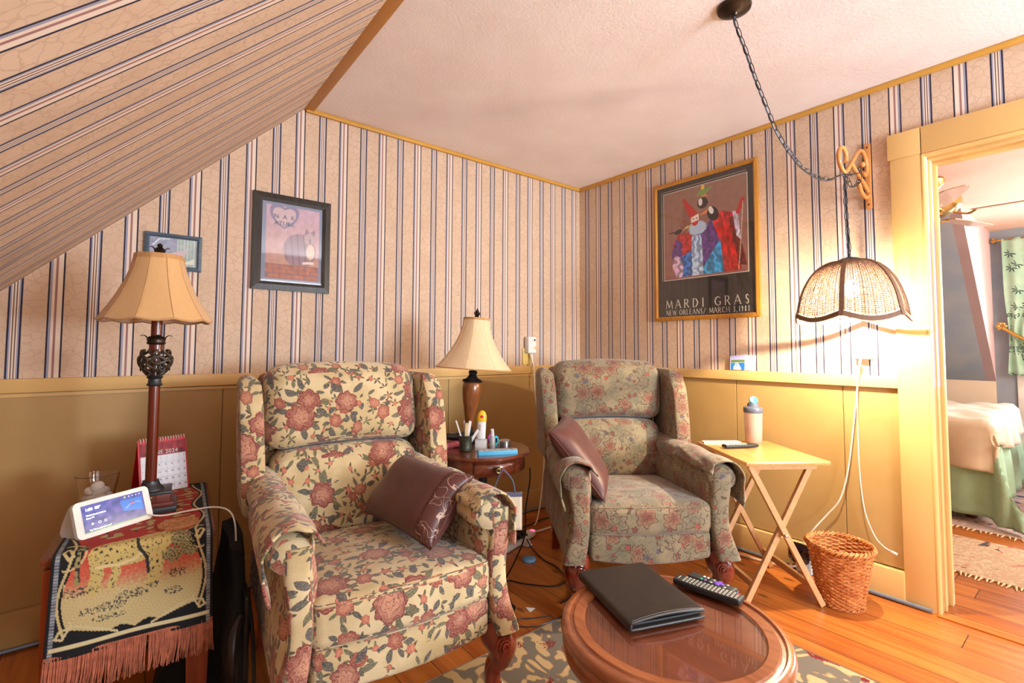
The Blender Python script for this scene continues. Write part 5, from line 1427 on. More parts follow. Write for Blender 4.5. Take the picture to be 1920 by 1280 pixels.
mb = MB(); mb.lathe([(0.012, 0.013), (0.026, 0.013), (0.026, 0.018), (0.012, 0.018)], (0, 0, 0.027), 28, M=RX(-pi/2).to_3x3(), cap=False); mb.build('flange', M_magenta, tp)
tn = thing('tin', 'round silver balm tin on the right of the round end table', 'tin', (-1.340, -0.800, RZ_), 0)
mb = MB(); mb.lathe([(0.0001, 0), (0.026, 0), (0.027, 0.003), (0.027, 0.022)], seg=36, cap=False); mb.build('body', M_silver, tn); mb = MB(); mb.lathe([(0.028, 0.018), (0.028, 0.033), (0.026, 0.035), (0.0001, 0.034)], seg=36, cap=False); mb.build('lid', M_silver, tn)
po = thing('pill_organizer', 'blue seven-day pill organizer along the front of the round end table', 'pill organizer', (-1.446, -0.890, RZ_), radians(-27))
mb = MB(); mb.box((0, 0, 0.009), (0.168, 0.034, 0.018), bev=0.002); mb.build('tray', M_bluepill, po)
for k in range(7):
    mb = MB(); mb.box((-0.072+0.024*k, 0, 0.0205), (0.0225, 0.032, 0.004), bev=0.001); mb.build('lid', M_clearpl, po)
pk = thing('glasses_pouch', 'pink printed soft pouch under the lamp on the round end table', 'pouch', (-1.530, -0.640, RZ_), radians(-20))
mb = MB(); mb.rbox((0, 0, 0.010), (0.13, 0.060, 0.020), 0.009, 10, puff=(0, 0, 0.005), fn=lambda p: (p[0], p[1]*(1-0.25*abs(p[0])/0.065), p[2]+0.004*sin(p[0]*60))); mb.build('pouch', M_pinkcloth, pk)
mb = MB(); mb.rbox((0.062, 0, 0.011), (0.012, 0.05, 0.020), 0.005, 3); mb.build('red_edge', M_red, pk)
bb = thing('eyeglass_case', 'glossy black case heaped on the pink pouch by the lamp base', 'case', (-1.494, -0.628, RZ_+0.030), radians(-25))
mb = MB(); mb.rbox((0, 0, 0.014), (0.11, 0.05, 0.026), 0.012, 8, puff=(0, 0, 0.004), fn=lambda p: (p[0], p[1], p[2]+0.003*sin(p[0]*110+p[1]*70))); mb.build('case', M_black, bb)

# pouch hanging from the drawer knob
kp = RC+kd*0.216+Vector((0, 0, kz))
pc = thing('hanging_pouch', 'cream canvas pouch printed with a sailing boat, hanging from the drawer knob', 'pouch', (kp.x+0.018, kp.y-0.026, 0.440), radians(-35))
mb = MB(); pw, ph = 0.135, 0.150
mb.grid(lambda u, v: ((u-0.5)*pw, -0.006*sin(pi*u)*sin(pi*v)-0.004, (v-0.5)*ph+0.02*(0.5-u)*0.0), 10, 10); mb.grid(lambda u, v: ((u-0.5)*pw, 0.006*sin(pi*u)*sin(pi*v)+0.002, (v-0.5)*ph), 10, 10); 
pb = mb.build('pouch', M_canvas, pc); solid(pb, 0.002, 0)
def pps(u, v): return np.stack([(u-0.5)*0.105, -0.0135-0.002*np.sin(np.pi*u), (v-0.5)*0.105-0.01], 1)
def ppp(u, v):
    c = np.zeros((len(u), 3)); c[:] = (216, 198, 170); U = (u-0.5)*cos(0.7)+(v-0.5)*sin(0.7); V = -(u-0.5)*sin(0.7)+(v-0.5)*cos(0.7)
    bd = (np.abs(np.maximum(np.abs(U), np.abs(V))-0.30) < 0.025); setc(c, bd & (np.sin((U+V)*120) > 0), np.array((60, 56, 60)))
    setc(c, P_in(U, V, [(-0.2, -0.08), (0.0, 0.2), (0.03, -0.08)]) | P_in(U, V, [(0.04, -0.08), (0.06, 0.16), (0.2, -0.08)]), np.array((240, 234, 226)))
    setc(c, P_in(U, V, [(-0.2, -0.1), (0.22, -0.1), (0.15, -0.18), (-0.14, -0.18)]), np.array((130, 44, 44))); setc(c, P_line(U, V, [(0.02, -0.1), (0.02, 0.22)], 0.012), np.array((60, 50, 50))); return c
painted('boat_print', M_print, pc, 60, 60, pps, ppp)
mb = MB(); mb.box((0.0, -0.004, ph/2-0.008), (pw, 0.016, 0.016), bev=0.003); mb.build('band', M_greystrap, pc)
mb = MB()
kl = (RZ(-radians(-35)) @ (kp-Vector((kp.x+0.018, kp.y-0.026, 0.440))).to_4d()).to_3d() if False else Vector((-0.010+0.0, -0.022, kp.z-0.440))
mb.tube([(-0.055, -0.006, ph/2-0.01), (-0.035, -0.014, ph/2+0.05), kl+Vector((-0.006, 0, 0.006)), kl+Vector((0, 0, 0.012)), kl+Vector((0.006, 0, 0.006)), (0.028, -0.014, ph/2+0.05), (0.040, -0.006, ph/2-0.01)], 0.003, 6, sm=4); mb.build('strap', M_greystrap, pc)

# power strip and cords on the floor
ps = thing('power_strip', 'white power strip with a glowing pink switch on the floor by the back wall', 'power strip', (-0.93, -0.405, 0), radians(18))
mb = MB(); mb.rbox((0, 0, 0.020), (0.30, 0.058, 0.036), 0.016, 10, fn=lambda p: (p[0], p[1], p[2])); mb.build('body', M_wht, ps)
mb = MB(); mb.box((0.135, -0.010, 0.034), (0.020, 0.026, 0.012), bev=0.003); mb.build('switch', M_led, ps)
for x in (-0.09, -0.045, 0.0):
    mb = MB(); mb.box((x, 0, 0.0385), (0.026, 0.034, 0.003), bev=0.001); mb.build('socket', MATS['pale_grey_fabric'], ps)
def at_ps(x, y, z): return Vector((-0.93, -0.405, 0))+RZ(radians(18)).to_3x3() @ Vector((x, y, z))
for x, nm_, lab, m_ in ((0.02, 'power_plug', 'black plug nearest the pink switch of the power strip', M_black), (-0.03, 'power_plug', 'black plug in the middle of the power strip', M_black), (0.0, 'power_plug', 'white plug sticking out in front of the power strip', M_wht)):
    p = at_ps(x, -0.046 if m_ == M_wht else -0.006, 0.040 if m_ != M_wht else 0.001); q = thing(nm_, lab, 'plug', tuple(p), radians(18))
    mb = MB(); mb.rbox((0, 0, 0.016), (0.034, 0.050, 0.030), 0.007, 4); mb.tube([(0, -0.02, 0.016), (0.002, -0.04, 0.012)], [0.008, 0.005], 8); mb.build('plug', m_, q)
def cord(pts, r, m_, lab, sm=6): return tag(MB().tube(pts, r, 8, sm=sm).build('floor_cord', m_), lab, 'cord')
psc = cord([(-0.79, -0.36, 0.020), (-0.70, -0.345, 0.009), (-0.55, -0.345, 0.007), (-0.40, -0.40, 0.007), (-0.22, -0.60, 0.008), (-0.115, -0.90, 0.008), (-0.10, -1.15, 0.008), (-0.095, -1.35, 0.010), (-0.060, -1.50, 0.02), (-0.020, -1.515, 0.05)], 0.0055, M_cable, 'thick white cord running along the floor behind the green recliner to the right wall')
psc2 = cord([(-1.075, -0.46, 0.020), (-1.14, -0.475, 0.008), (-1.24, -0.47, 0.007), (-1.38, -0.40, 0.007)], 0.005, M_cable, 'short white cord leaving the left end of the power strip')
cord([(-1.40, -0.36, 0.006), (-1.18, -0.36, 0.006), (-1.02, -0.30, 0.006), (-0.86, -0.27, 0.020), (-0.70, -0.23, 0.006), (-0.54, -0.20, 0.006), (-0.42, -0.26, 0.006)], 0.0045, M_black, 'black cord lying behind the power strip along the back wall')
cord([(-0.925, -0.47, 0.045), (-0.93, -0.53, 0.010), (-0.965, -0.66, 0.006), (-0.97, -0.76, 0.006), (-1.03, -0.90, 0.006), (-1.12, -1.00, 0.006), (-1.20, -1.02, 0.008)], 0.0035, M_black, 'thin black cord winding from the power strip towards the green recliner leg')
cord([(-1.246, -0.868, RZ_-0.09), (-1.250, -0.872, 0.50), (-1.270, -0.868, 0.38), (-1.262, -0.850, 0.25), (-1.285, -0.80, 0.12), (-1.30, -0.74, 0.012), (-1.245, -0.72, 0.006), (-1.20, -0.80, 0.006), (-1.10, -0.90, 0.006), (-0.98, -0.86, 0.006), (-0.86, -0.80, 0.006)], 0.0032, M_black, 'thin dark cord dropping from the round end table and crossing the floor')
cord([(-1.30, -1.075, 0.013), (-1.36, -1.035, 0.006), (-1.42, -1.00, 0.005), (-1.45, -1.03, 0.005), (-1.41, -1.075, 0.006), (-1.34, -1.10, 0.012), (-1.24, -1.10, 0.013)], 0.0022, M_iron, 'wire loop lying on the planks at the edge of the area rug')
mb = MB(); mb.lathe([(0.0001, 0), (0.030, 0), (0.034, 0.006), (0.032, 0.016), (0.022, 0.021), (0.0001, 0.022)], seg=32, mod=lambda t, z: 1+0.10*cos(2*t), cap=False); o = mb.build('scrubber', M_floorblue); o.location = (-1.025, -0.605, 0.0); o.rotation_euler = (0, 0, -0.5)
tag(o, 'small blue oval disc lying on the floor near the power strip', 'disc')
mb = MB(); mb.prism([(-0.022, -0.010), (0.020, -0.014), (-0.004, 0.022)], 0.0012); o = mb.build('paper_scrap', M_wht, smooth=False); o.location = (-1.325, -0.965, 0.001); o.rotation_euler = (radians(8), 0, 0.4); tag(o, 'white triangular paper scrap on the floor', 'paper')

# ------------------------------------------------------------------ area rug
mb = MB(); x0, x1, y0, y1 = -2.95, -0.725, -3.2, -1.10
mb.rbox(((x0+x1)/2, (y0+y1)/2, 0.003), (x1-x0, y1-y0, 0.006), 0.0028, 30); rg = mb.build('area_rug', M_rug)
tag(rg, 'large cream and grey scroll patterned rug under the round coffee table', 'rug')
mb = MB(); mb.tube([(x0, y1, 0.004), (x1, y1, 0.004), (x1, y0, 0.004)], 0.004, 6); mb.build('bound_edge', plain('rug_binding', S(120, 100, 84), 0.9), rg)

# ------------------------------------------------------------------ round coffee table
CZ = 0.380; CC = Vector((-1.556, -1.797, 0)); CR = 0.286
ct = thing('coffee_table', 'round wooden coffee table with inset glass top on the area rug', 'table', tuple(CC)[:2]+(0.006,), 0)
cz = CZ-0.006
mb = MB(); mb.lathe([(CR-0.062, cz-0.012), (CR-0.062, cz-0.004), (CR-0.058, cz), (CR-0.034, cz+0.001), (CR-0.030, cz-0.004), (CR-0.022, cz-0.005), (CR-0.017, cz+0.001), (CR-0.006, cz), (CR, cz-0.006), (CR+0.002, cz-0.016), (CR-0.004, cz-0.026), (CR-0.006, cz-0.030), (CR-0.002, cz-0.036), (CR-0.004, cz-0.070), (CR-0.022, cz-0.078), (CR-0.050, cz-0.078)], seg=128, cap=False); mb.build('rim', M_coffee, ct)
mb = MB(); mb.lathe([(0.0001, cz-0.030), (CR-0.061, cz-0.030), (CR-0.061, cz-0.0085), (0.0001, cz-0.0085)], seg=96, cap=False); mb.build('veneer_panel', M_coffeetop, ct)
mb = MB(); mb.lathe([(0.0001, cz-0.007), (CR-0.0625, cz-0.007), (CR-0.0625, cz-0.0022), (0.0001, cz-0.0022)], seg=96, cap=False); mb.build('glass_inset', M_tabglass, ct)
mb = MB(); mb.lathe([(0.05, cz-0.07), (0.045, cz-0.10), (0.032, cz-0.14), (0.050, cz-0.20), (0.055, cz-0.24), (0.035, cz-0.28), (0.04, cz-0.30), (0.0001, cz-0.31)], seg=32, cap=False); mb.build('pedestal', M_coffee, ct)
for k in range(4):
    a = pi/2*k+0.5; d = Vector((cos(a), sin(a), 0)); mb = MB()
    mb.tube([d*0.02+Vector((0, 0, 0.13)), d*0.10+Vector((0, 0, 0.12)), d*0.18+Vector((0, 0, 0.06)), d*0.24+Vector((0, 0, 0.016)), d*0.265+Vector((0, 0, 0.014))], [0.022, 0.022, 0.018, 0.014, 0.014], 10, sm=4); mb.build('leg', M_coffee, ct)

# leather portfolio
pf = [hitp for hitp in ((-1.589, -1.514), (-1.389, -1.586), (-1.497, -1.858), (-1.713, -1.790))]
pfc = Vector((-1.518, -1.662, 0)); pa = radians(-21)
pt = thing('leather_portfolio', 'black stitched leather portfolio lying on the round coffee table', 'portfolio', (pfc.x, pfc.y, CZ+0.001), pa)
pw_, pl_ = 0.226, 0.302
def cover(z, dz, sag):
    def f_(p):
        q = Vector(p); e = max(0, (-q.y-0.10)/0.06); q.z += dz+sag*0.010*(e**1.5 if e > 0 else 0)*(1-(abs(q.x)/(pw_/2))**2); return q
    return f_
mb = MB(); mb.rbox((0, 0, 0.005), (pw_, pl_, 0.008), 0.0035, 16); bc = mb.build('back_cover', M_leather, pt)
mb = MB(); mb.rbox((0.0, 0.004, 0.0125), (pw_-0.012, pl_-0.014, 0.007), 0.0025, 8); mb.build('pad', M_blackmatt, pt)
mb = MB(); mb.rbox((0, 0, 0.0215), (pw_, pl_, 0.009), 0.004, 16, puff=(0, 0, 0.003), fn=cover(0.022, 0, 1.2)); fc = mb.build('front_cover', M_leather, pt)
mb = MB(); mb.rbox((-pw_/2+0.002, 0, 0.013), (0.010, pl_-0.002, 0.024), 0.0045, 10); mb.build('spine', M_leather, pt)
mb = MB()
for k in range(46):
    x = -pw_/2+0.008+(pw_-0.016)*k/45; e = (0.153-0.10)/0.06; z = 0.0262+0.012*(e**1.5)*(1-(abs(x)/(pw_/2))**2); mb.box((x, -pl_/2+0.0045, z), (0.0032, 0.0012, 0.0012))
mb.build('stitching', plain('grey_thread', S(120, 116, 110), 0.7), fc, smooth=False)

# remotes
def remote_long(loc, rz, lab):
    r = thing('remote_control', lab, 'remote control', loc, rz); L, W = 0.195, 0.046
    mb = MB(); mb.rbox((0, 0, 0.0095), (W, L, 0.018), 0.006, 10, fn=lambda p: (p[0]*(1-0.04*p[1]/L), p[1], p[2]+0.002*(2*p[1]/L)**2)); bd = mb.build('body', M_blackmatt, r)
    k = 0
    for row in range(15):
        for c in range(4):
            y = L/2-0.030-row*0.0108; x = -0.0145+c*0.0097; mb = MB(); wid = 0.0068 if row > 6 else 0.0055
            mb.box((x, y, 0.0190+0.002*(2*y/L)**2), (wid, 0.0058, 0.0022), bev=0.0006); m_ = M_btn
            if row == 14 and c == 3: m_ = M_btnred
            o = mb.build('button', m_ if (row+c) % 5 or row < 7 else M_btn, r, smooth=False); k += 1
    text('maker_name', 'SAMSUNG', 0.006, M_lettering, r, TR(0, L/2-0.014, 0.0203) @ RZ(pi) @ TR(0, -0.003, 0), align='CENTER') if False else None
    mb = MB(); mb.box((0, L/2-0.013, 0.0200), (0.020, 0.003, 0.0008)); mb.build('name_print', M_btn, r)
    return r
remote_long((-1.338, -1.776, CZ+0.003), radians(8), 'long black many-button remote control beside the leather portfolio on the coffee table')
def remote_short(loc, rz, lab):
    r = thing('remote_control', lab, 'remote control', loc, rz); L, W = 0.145, 0.040
    mb = MB(); mb.rbox((0, 0, 0.0090), (W, L, 0.014), 0.0065, 8); mb.build('body', M_blackmatt, r)
    mb = MB(); mb.rbox((0, 0, 0.0045), (W+0.001, L+0.001, 0.008), 0.0035, 8); mb.build('blue_underside', M_skyblue, r)
    mb = MB(); yp = -0.022
    for dx, dy in ((0, 0), (0.010, 0), (-0.010, 0), (0, 0.010), (0, -0.010)): mb.box((dx, yp+dy, 0.0165), (0.0105, 0.0105, 0.002), bev=0.0008)
    mb.build('direction_pad', M_purple, r)
    for x, y, m_ in ((-0.010, 0.028, M_btngreen), (0.010, 0.028, M_wht), (-0.010, 0.016, M_purple), (0.010, 0.016, M_wht), (-0.010, 0.006, M_black), (0.0, 0.006, M_black), (0.010, 0.006, M_black), (-0.010, -0.045, M_btn), (0.010, -0.045, M_btn), (-0.010, -0.003, M_btn), (0.010, -0.003, M_btn), ):
        mb = MB(); mb.rbox((x, y, 0.0162), (0.0085, 0.0065, 0.002), 0.0009, 2); mb.build('button', m_, r)
    return r
remote_short((-1.289, -1.762, CZ+0.003), radians(2), 'short black remote control with purple pad and blue underside, on the coffee table')
# ------------------------------------------------------------------ right wall: poster, card, outlet
def pst(u, v):
    """carnival scene: masked figure in a ruffled blue and purple costume with birds and a red cloaked companion"""
    n = P_noise(u, v, 6, 41); n2 = P_noise(u*1.0, v*0.35, 26, 43); n3 = P_noise(u, v, 60, 44)
    g = v[:, None]; c = np.array((150, 96, 88))*(1-g)+np.array((148, 112, 96))*g+np.outer(n, (6, 4, 4)); c[:] = c
    red = np.array((190, 32, 26)); pur = np.array((92, 52, 128)); blu = np.array((40, 110, 190)); cy = np.array((46, 150, 210)); dk = np.array((40, 30, 34)); ice = np.array((168, 190, 226)); ora = np.array((226, 140, 60))
    fold = np.sin(u*70+v*22+2.5*n)*0.6+np.sin(u*38-v*30+3*n)*0.4
    fold2 = np.sin(np.arctan2(v-0.62, u-0.43)*26+2*n)
    def sh(m, col, am=22):
        f = (fold2 if am > 22 else fold)
        setc(c, m, (col*(1+0.26*f)[:, None]+np.outer(n2, (am*0.4, am*0.4, am*0.4)))[m])
    sh(P_in(u, v, [(0.63, 0.62), (0.72, 0.67), (0.86, 0.62), (0.93, 0.02), (0.70, 0.02), (0.60, 0.30)]), red)
    sh(P_in(u, v, [(0.80, 0.58), (0.86, 0.60), (0.96, 0.20), (0.99, 0.06), (0.90, 0.08)]), np.array((110, 24, 24)))
    sh(P_in(u, v, [(0.84, 0.64), (0.90, 0.62), (0.93, 0.32), (0.88, 0.38)]), np.array((214, 200, 222)))
    setc(c, P_line(u, v, [(0.90, 0.62), (0.955, 0.74)], 0.022), red)
    setc(c, P_line(u, v, [(0.955, 0.72), (0.93, 0.35), (0.90, 0.03)], 0.004), np.array((210, 190, 160)))
    sh(P_in(u, v, [(0.42, 0.46), (0.60, 0.60), (0.68, 0.40), (0.74, 0.02), (0.44, 0.02)]), pur)
    sh(P_in(u, v, [(0.50, 0.10), (0.70, 0.38), (0.74, 0.02), (0.46, 0.02)]), cy, 34)
    sh(P_in(u, v, [(0.22, 0.30), (0.36, 0.30), (0.38, 0.02), (0.20, 0.02)]), blu, 34)
    sh(P_in(u, v, [(0.12, 0.40), (0.20, 0.52), (0.36, 0.50), (0.36, 0.30), (0.16, 0.22)]), np.array((176, 36, 34)))
    sh(P_in(u, v, [(0.10, 0.30), (0.16, 0.46), (0.24, 0.40), (0.24, 0.20), (0.12, 0.16)]), pur)
    sh(P_el(u, v, 0.18, 0.14, 0.065, 0.13, 0.2) < 1, np.array((190, 160, 190)), 30)
    sh(P_in(u, v, [(0.36, 0.46), (0.48, 0.46), (0.50, 0.02), (0.36, 0.02)]), ice, 30)
    setc(c, P_in(u, v, [(0.36, 0.46), (0.48, 0.46), (0.50, 0.02), (0.36, 0.02)]) & (n3 > 0.55), np.array((90, 110, 170)))
    setc(c, (P_el(u, v, 0.43, 0.54, 0.115, 0.075) < 1+0.25*n3), ice+np.array((10, 10, 0)))
    # cone hat, mask, veil
    setc(c, P_in(u, v, [(0.20, 0.48), (0.27, 0.84), (0.34, 0.68), (0.34, 0.50)]) & (n3 > 0.0), np.array((120, 62, 62)))
    setc(c, P_in(u, v, [(0.345, 0.655), (0.255, 0.865), (0.29, 0.875), (0.44, 0.70)]), red); setc(c, P_el(u, v, 0.270, 0.875, 0.022, 0.022) < 1, np.array((180, 40, 50)))
    setc(c, P_el(u, v, 0.405, 0.63, 0.045, 0.062) < 1, np.array((196, 52, 52))); setc(c, P_in(u, v, [(0.355, 0.665), (0.45, 0.695), (0.45, 0.625), (0.36, 0.605)]), np.array((236, 222, 212)))
    for ex in (0.385, 0.428): setc(c, P_el(u, v, ex, 0.648, 0.010, 0.007) < 1, dk)
    # birds with long beaks
    setc(c, P_el(u, v, 0.19, 0.535, 0.055, 0.026, 0.2) < 1, dk); setc(c, P_in(u, v, [(0.22, 0.52), (0.30, 0.585), (0.39, 0.575), (0.27, 0.55)]), np.array((206, 190, 110))); setc(c, P_line(u, v, [(0.14, 0.54), (0.07, 0.535)], 0.006), dk)
    setc(c, P_el(u, v, 0.62, 0.66, 0.062, 0.085, 0.5) < 1, dk); setc(c, P_el(u, v, 0.60, 0.70, 0.026, 0.045, 0.4) < 1, np.array((232, 230, 226))); setc(c, P_in(u, v, [(0.57, 0.73), (0.50, 0.69), (0.46, 0.665), (0.55, 0.68)]), ora)
    setc(c, P_el(u, v, 0.50, 0.80, 0.065, 0.06, 0.1) < 1, dk); setc(c, P_el(u, v, 0.475, 0.815, 0.025, 0.040) < 1, np.array((236, 232, 226))); setc(c, P_in(u, v, [(0.47, 0.87), (0.52, 0.90), (0.58, 0.86), (0.53, 0.87)]), ora)
    for k in range(5): setc(c, P_line(u, v, [(0.44+0.02*k, 0.89), (0.48+0.025*k, 0.94+0.01*(k % 2)), (0.55+0.012*k, 0.95)], 0.007), np.array((90, 150, 70)) if k % 2 else np.array((140, 180, 90)))
    setc(c, P_el(u, v, 0.505, 0.972, 0.022, 0.026) < 1, np.array((240, 200, 60)))
    return c
PT = thing('framed_poster', 'gold framed MARDI GRAS poster with masked costumed figures on black paper', 'poster', (-0.001, -1.015, 1.718), -pi/2)
PW_, PH_ = 0.668, 0.880
mb = MB(); frame_box(mb, PW_, PH_, 0.024, 0.022); mb.build('frame', M_goldframe, PT, smooth=False)
mb = MB(); mb.box((0, -0.005, 0), (PW_-0.046, 0.006, PH_-0.046)); mb.build('black_sheet', M_matblack, PT, smooth=False)
IX0, IX1, IZ0, IZ1 = -0.262, 0.272, -0.183, 0.371
mb = MB(); mb.box(((IX0+IX1)/2, -0.0086, (IZ0+IZ1)/2), (IX1-IX0+0.008, 0.0012, IZ1-IZ0+0.008)); mb.build('white_border', M_lettering, PT, smooth=False)
mb = MB()
for (x, z, w_, h_) in (((IX0+IX1)/2-0.008, IZ1+0.016, IX1-IX0+0.012, 0.0016), (IX0-0.016, (IZ0+IZ1)/2+0.006, 0.0016, IZ1-IZ0+0.02)): mb.box((x, -0.0084, z), (w_, 0.001, h_))
mb.build('border_line', M_lettering, PT, smooth=False)
painted('print', M_print, PT, 220, 230, lambda u, v: np.stack([IX0+(IX1-IX0)*u, np.full_like(u, -0.0096), IZ0+(IZ1-IZ0)*v], 1), pst)
Mp = TR(0, -0.0088, 0) @ RX(pi/2)
def serif_line(body, x0, x1, z, cap, wt, gap=0.0):
    """wide inscriptional capitals: thin and thick strokes with small serifs"""
    G = {'M': ([(0, 0, .12, 1, .5), (.12, 1, .5, .1, 1), (.5, .1, .88, 1, .5), (.88, 1, 1, 0, 1)], 1.05), 'A': ([(0, 0, .48, 1, .5), (.48, 1, .96, 0, 1), (.2, .36, .78, .36, .5)], .95), 'R': ([(.12, 0, .12, 1, 1), (.12, 1, .6, .96, .5), (.6, .96, .72, .76, 1), (.72, .76, .6, .54, 1), (.6, .54, .12, .5, .5), (.42, .5, .9, 0, 1)], .85),
         'D': ([(.12, 0, .12, 1, 1), (.12, 1, .6, .95, .5), (.6, .95, .9, .5, 1.1), (.9, .5, .6, .05, 1.1), (.6, .05, .12, 0, .5)], .95), 'I': ([(.5, 0, .5, 1, 1)], .35), 'G': ([(.88, .82, .6, 1, .5), (.6, 1, .25, .86, .9), (.25, .86, .1, .5, 1.1), (.1, .5, .25, .14, 1.1), (.25, .14, .6, 0, .7), (.6, 0, .88, .12, .5), (.88, .12, .88, .42, 1), (.66, .42, 1, .42, .4)], 1.0),
         'S': ([(.7, .84, .5, 1, .5), (.5, 1, .22, .86, .9), (.22, .86, .28, .6, 1), (.28, .6, .66, .42, 1.1), (.66, .42, .72, .16, 1), (.72, .16, .46, 0, .8), (.46, 0, .16, .14, .5)], .65), 'N': ([(.1, 0, .1, 1, .5), (.1, 1, .88, 0, 1.1), (.88, 0, .88, 1, .5)], .95), 'E': ([(.12, 0, .12, 1, 1), (.12, 1, .7, 1, .5), (.12, .52, .58, .52, .5), (.12, 0, .72, 0, .5)], .7),
         'W': ([(0, 1, .27, 0, 1), (.27, 0, .5, .9, .5), (.5, .9, .75, 0, 1), (.75, 0, 1, 1, .5)], 1.15), 'O': ([(.5, 1, .2, .86, .7), (.2, .86, .06, .5, 1.1), (.06, .5, .2, .14, 1.1), (.2, .14, .5, 0, .7), (.5, 0, .8, .14, .7), (.8, .14, .94, .5, 1.1), (.94, .5, .8, .86, 1.1), (.8, .86, .5, 1, .7)], 1.0), 'L': ([(.12, 0, .12, 1, 1), (.12, 0, .72, 0, .5)], .68),
         'C': ([(.9, .82, .6, 1, .5), (.6, 1, .25, .86, .9), (.25, .86, .1, .5, 1.1), (.1, .5, .25, .14, 1.1), (.25, .14, .6, 0, .8), (.6, 0, .9, .16, .5)], .95), 'H': ([(.12, 0, .12, 1, 1), (.84, 0, .84, 1, 1), (.12, .52, .84, .52, .5)], .95), '3': ([(.15, .9, .45, 1, .6), (.45, 1, .66, .78, 1), (.66, .78, .4, .56, .8), (.4, .56, .7, .28, 1), (.7, .28, .42, 0, 1), (.42, 0, .12, .1, .6)], .6),
         '1': ([(.5, 0, .5, 1, 1), (.3, .84, .5, 1, .5)], .5), '9': ([(.4, 1, .15, .72, 1), (.15, .72, .4, .46, .8), (.4, .46, .66, .72, 1), (.66, .72, .4, 1, .8), (.66, .72, .34, 0, .9)], .62), '8': ([(.4, 1, .2, .78, .9), (.2, .78, .6, .3, 1), (.6, .3, .4, 0, .9), (.4, 0, .16, .28, .9), (.16, .28, .6, .78, .7), (.6, .78, .4, 1, .8)], .62), ',': ([(.3, .1, .2, -.16, .9)], .35), '/': ([(0, -.1, .75, 1, .6)], .8), ' ': ([], .5)}
    tot = sum(G[ch][1]+gap for ch in body)-gap; k = (x1-x0)/tot; x = x0
    for ch in body:
        st, wd = G[ch]
        if st:
            mb = MB(); w = wd*k
            for (ax, ay, bx, by, t) in st:
                a = Vector((x+ax*w, z+ay*cap)); b = Vector((x+bx*w, z+by*cap)); d = (b-a)
                if d.length < 1e-6: continue
                d.normalize(); nn = Vector((-d.y, d.x))*wt*t*0.5; e = d*wt*0.15
                pts = [a-e-nn, b+e-nn, b+e+nn, a-e+nn]
                mb.prism([(p.x, p.y) for p in pts], 0.0008, Mp)
                for q, o in ((a, 1), (b, 1)):                       # serifs on upright ends
                    if abs(d.y) > 0.8 and (abs(q.y-z) < 1e-4 or abs(q.y-z-cap) < 1e-4) and ch in 'MARDINEWLHI1':
                        mb.prism([(q.x-wt*0.9, q.y-wt*0.14), (q.x+wt*0.9, q.y-wt*0.14), (q.x+wt*0.9, q.y+wt*0.14), (q.x-wt*0.9, q.y+wt*0.14)], 0.0008, Mp)
            mb.build('letter_'+{',': 'comma', '/': 'slash'}.get(ch, ch.lower()) if False else 'letter', M_lettering, PT, smooth=False, uv=False)
        x += (wd+gap)*k
serif_line('MARDI GRAS', -0.252, 0.276, -0.364, 0.052, 0.0055, 0.55)
serif_line('NEW ORLEANS/ MARCH 3,1981', -0.252, 0.276, -0.406, 0.031, 0.0030, 0.22)
mb = MB(); mb.box((0, -0.0145, 0), (PW_-0.046, 0.0012, PH_-0.046)); mb.build('glass', M_pane, PT, smooth=False)

# sailing boat card on the rail
cd_ = thing('postcard', 'small folded card with a white sailing boat on blue water, standing on the chair rail', 'card', (-0.014, -1.245, RAIL), -pi/2)
def bsf(u, v): return np.stack([-0.070+0.082*u+0.010*v*0, -0.004+0.012*(1-u)*0+0.004*v, 0.002+0.078*v+0.008*u*v], 1)
def bpf(u, v):
    c = np.zeros((len(u), 3)); c[:] = (40, 120, 206); n = P_noise(u, v, 9, 61)
    setc(c, v > 0.62, np.array((190, 190, 240))); setc(c, (v > 0.54) & (v < 0.70+0.05*n), np.array((96, 122, 60))); setc(c, (v > 0.50) & (v < 0.55), np.array((180, 190, 130)))
    setc(c, P_in(u, v, [(0.22, 0.14), (0.44, 0.56), (0.46, 0.14)]) | P_in(u, v, [(0.48, 0.14), (0.52, 0.54), (0.76, 0.16)]), np.array((248, 246, 240))); setc(c, P_in(u, v, [(0.2, 0.12), (0.8, 0.12), (0.72, 0.03), (0.3, 0.03)]), np.array((246, 240, 230))); setc(c, v < 0.03, np.array((150, 110, 90)))
    setc(c, u < 0.05, np.array((230, 236, 246))); return c
solid(painted('picture_side', M_print, cd_, 60, 56, bsf, bpf), 0.0012, -1)
def bsg(u, v): return np.stack([0.012+0.060*u+0.006*v*u, -0.004-0.006*u+0.004*v, 0.002+0.082*v+0.004*(1-u)*v], 1)
def bpg(u, v):
    c = np.zeros((len(u), 3)); c[:] = (238, 234, 250); setc(c, (np.abs(v-0.62) < 0.012) | (np.abs(v-0.44) < 0.01) | (np.abs(v-0.36) < 0.01), np.array((206, 204, 226))); setc(c, P_line(u, v, [(0.35, 0.84), (0.5, 0.88), (0.65, 0.87)], 0.02), np.array((120, 130, 190))); return c
solid(painted('text_side', M_print, cd_, 30, 40, bsg, bpg), 0.0012, -1)

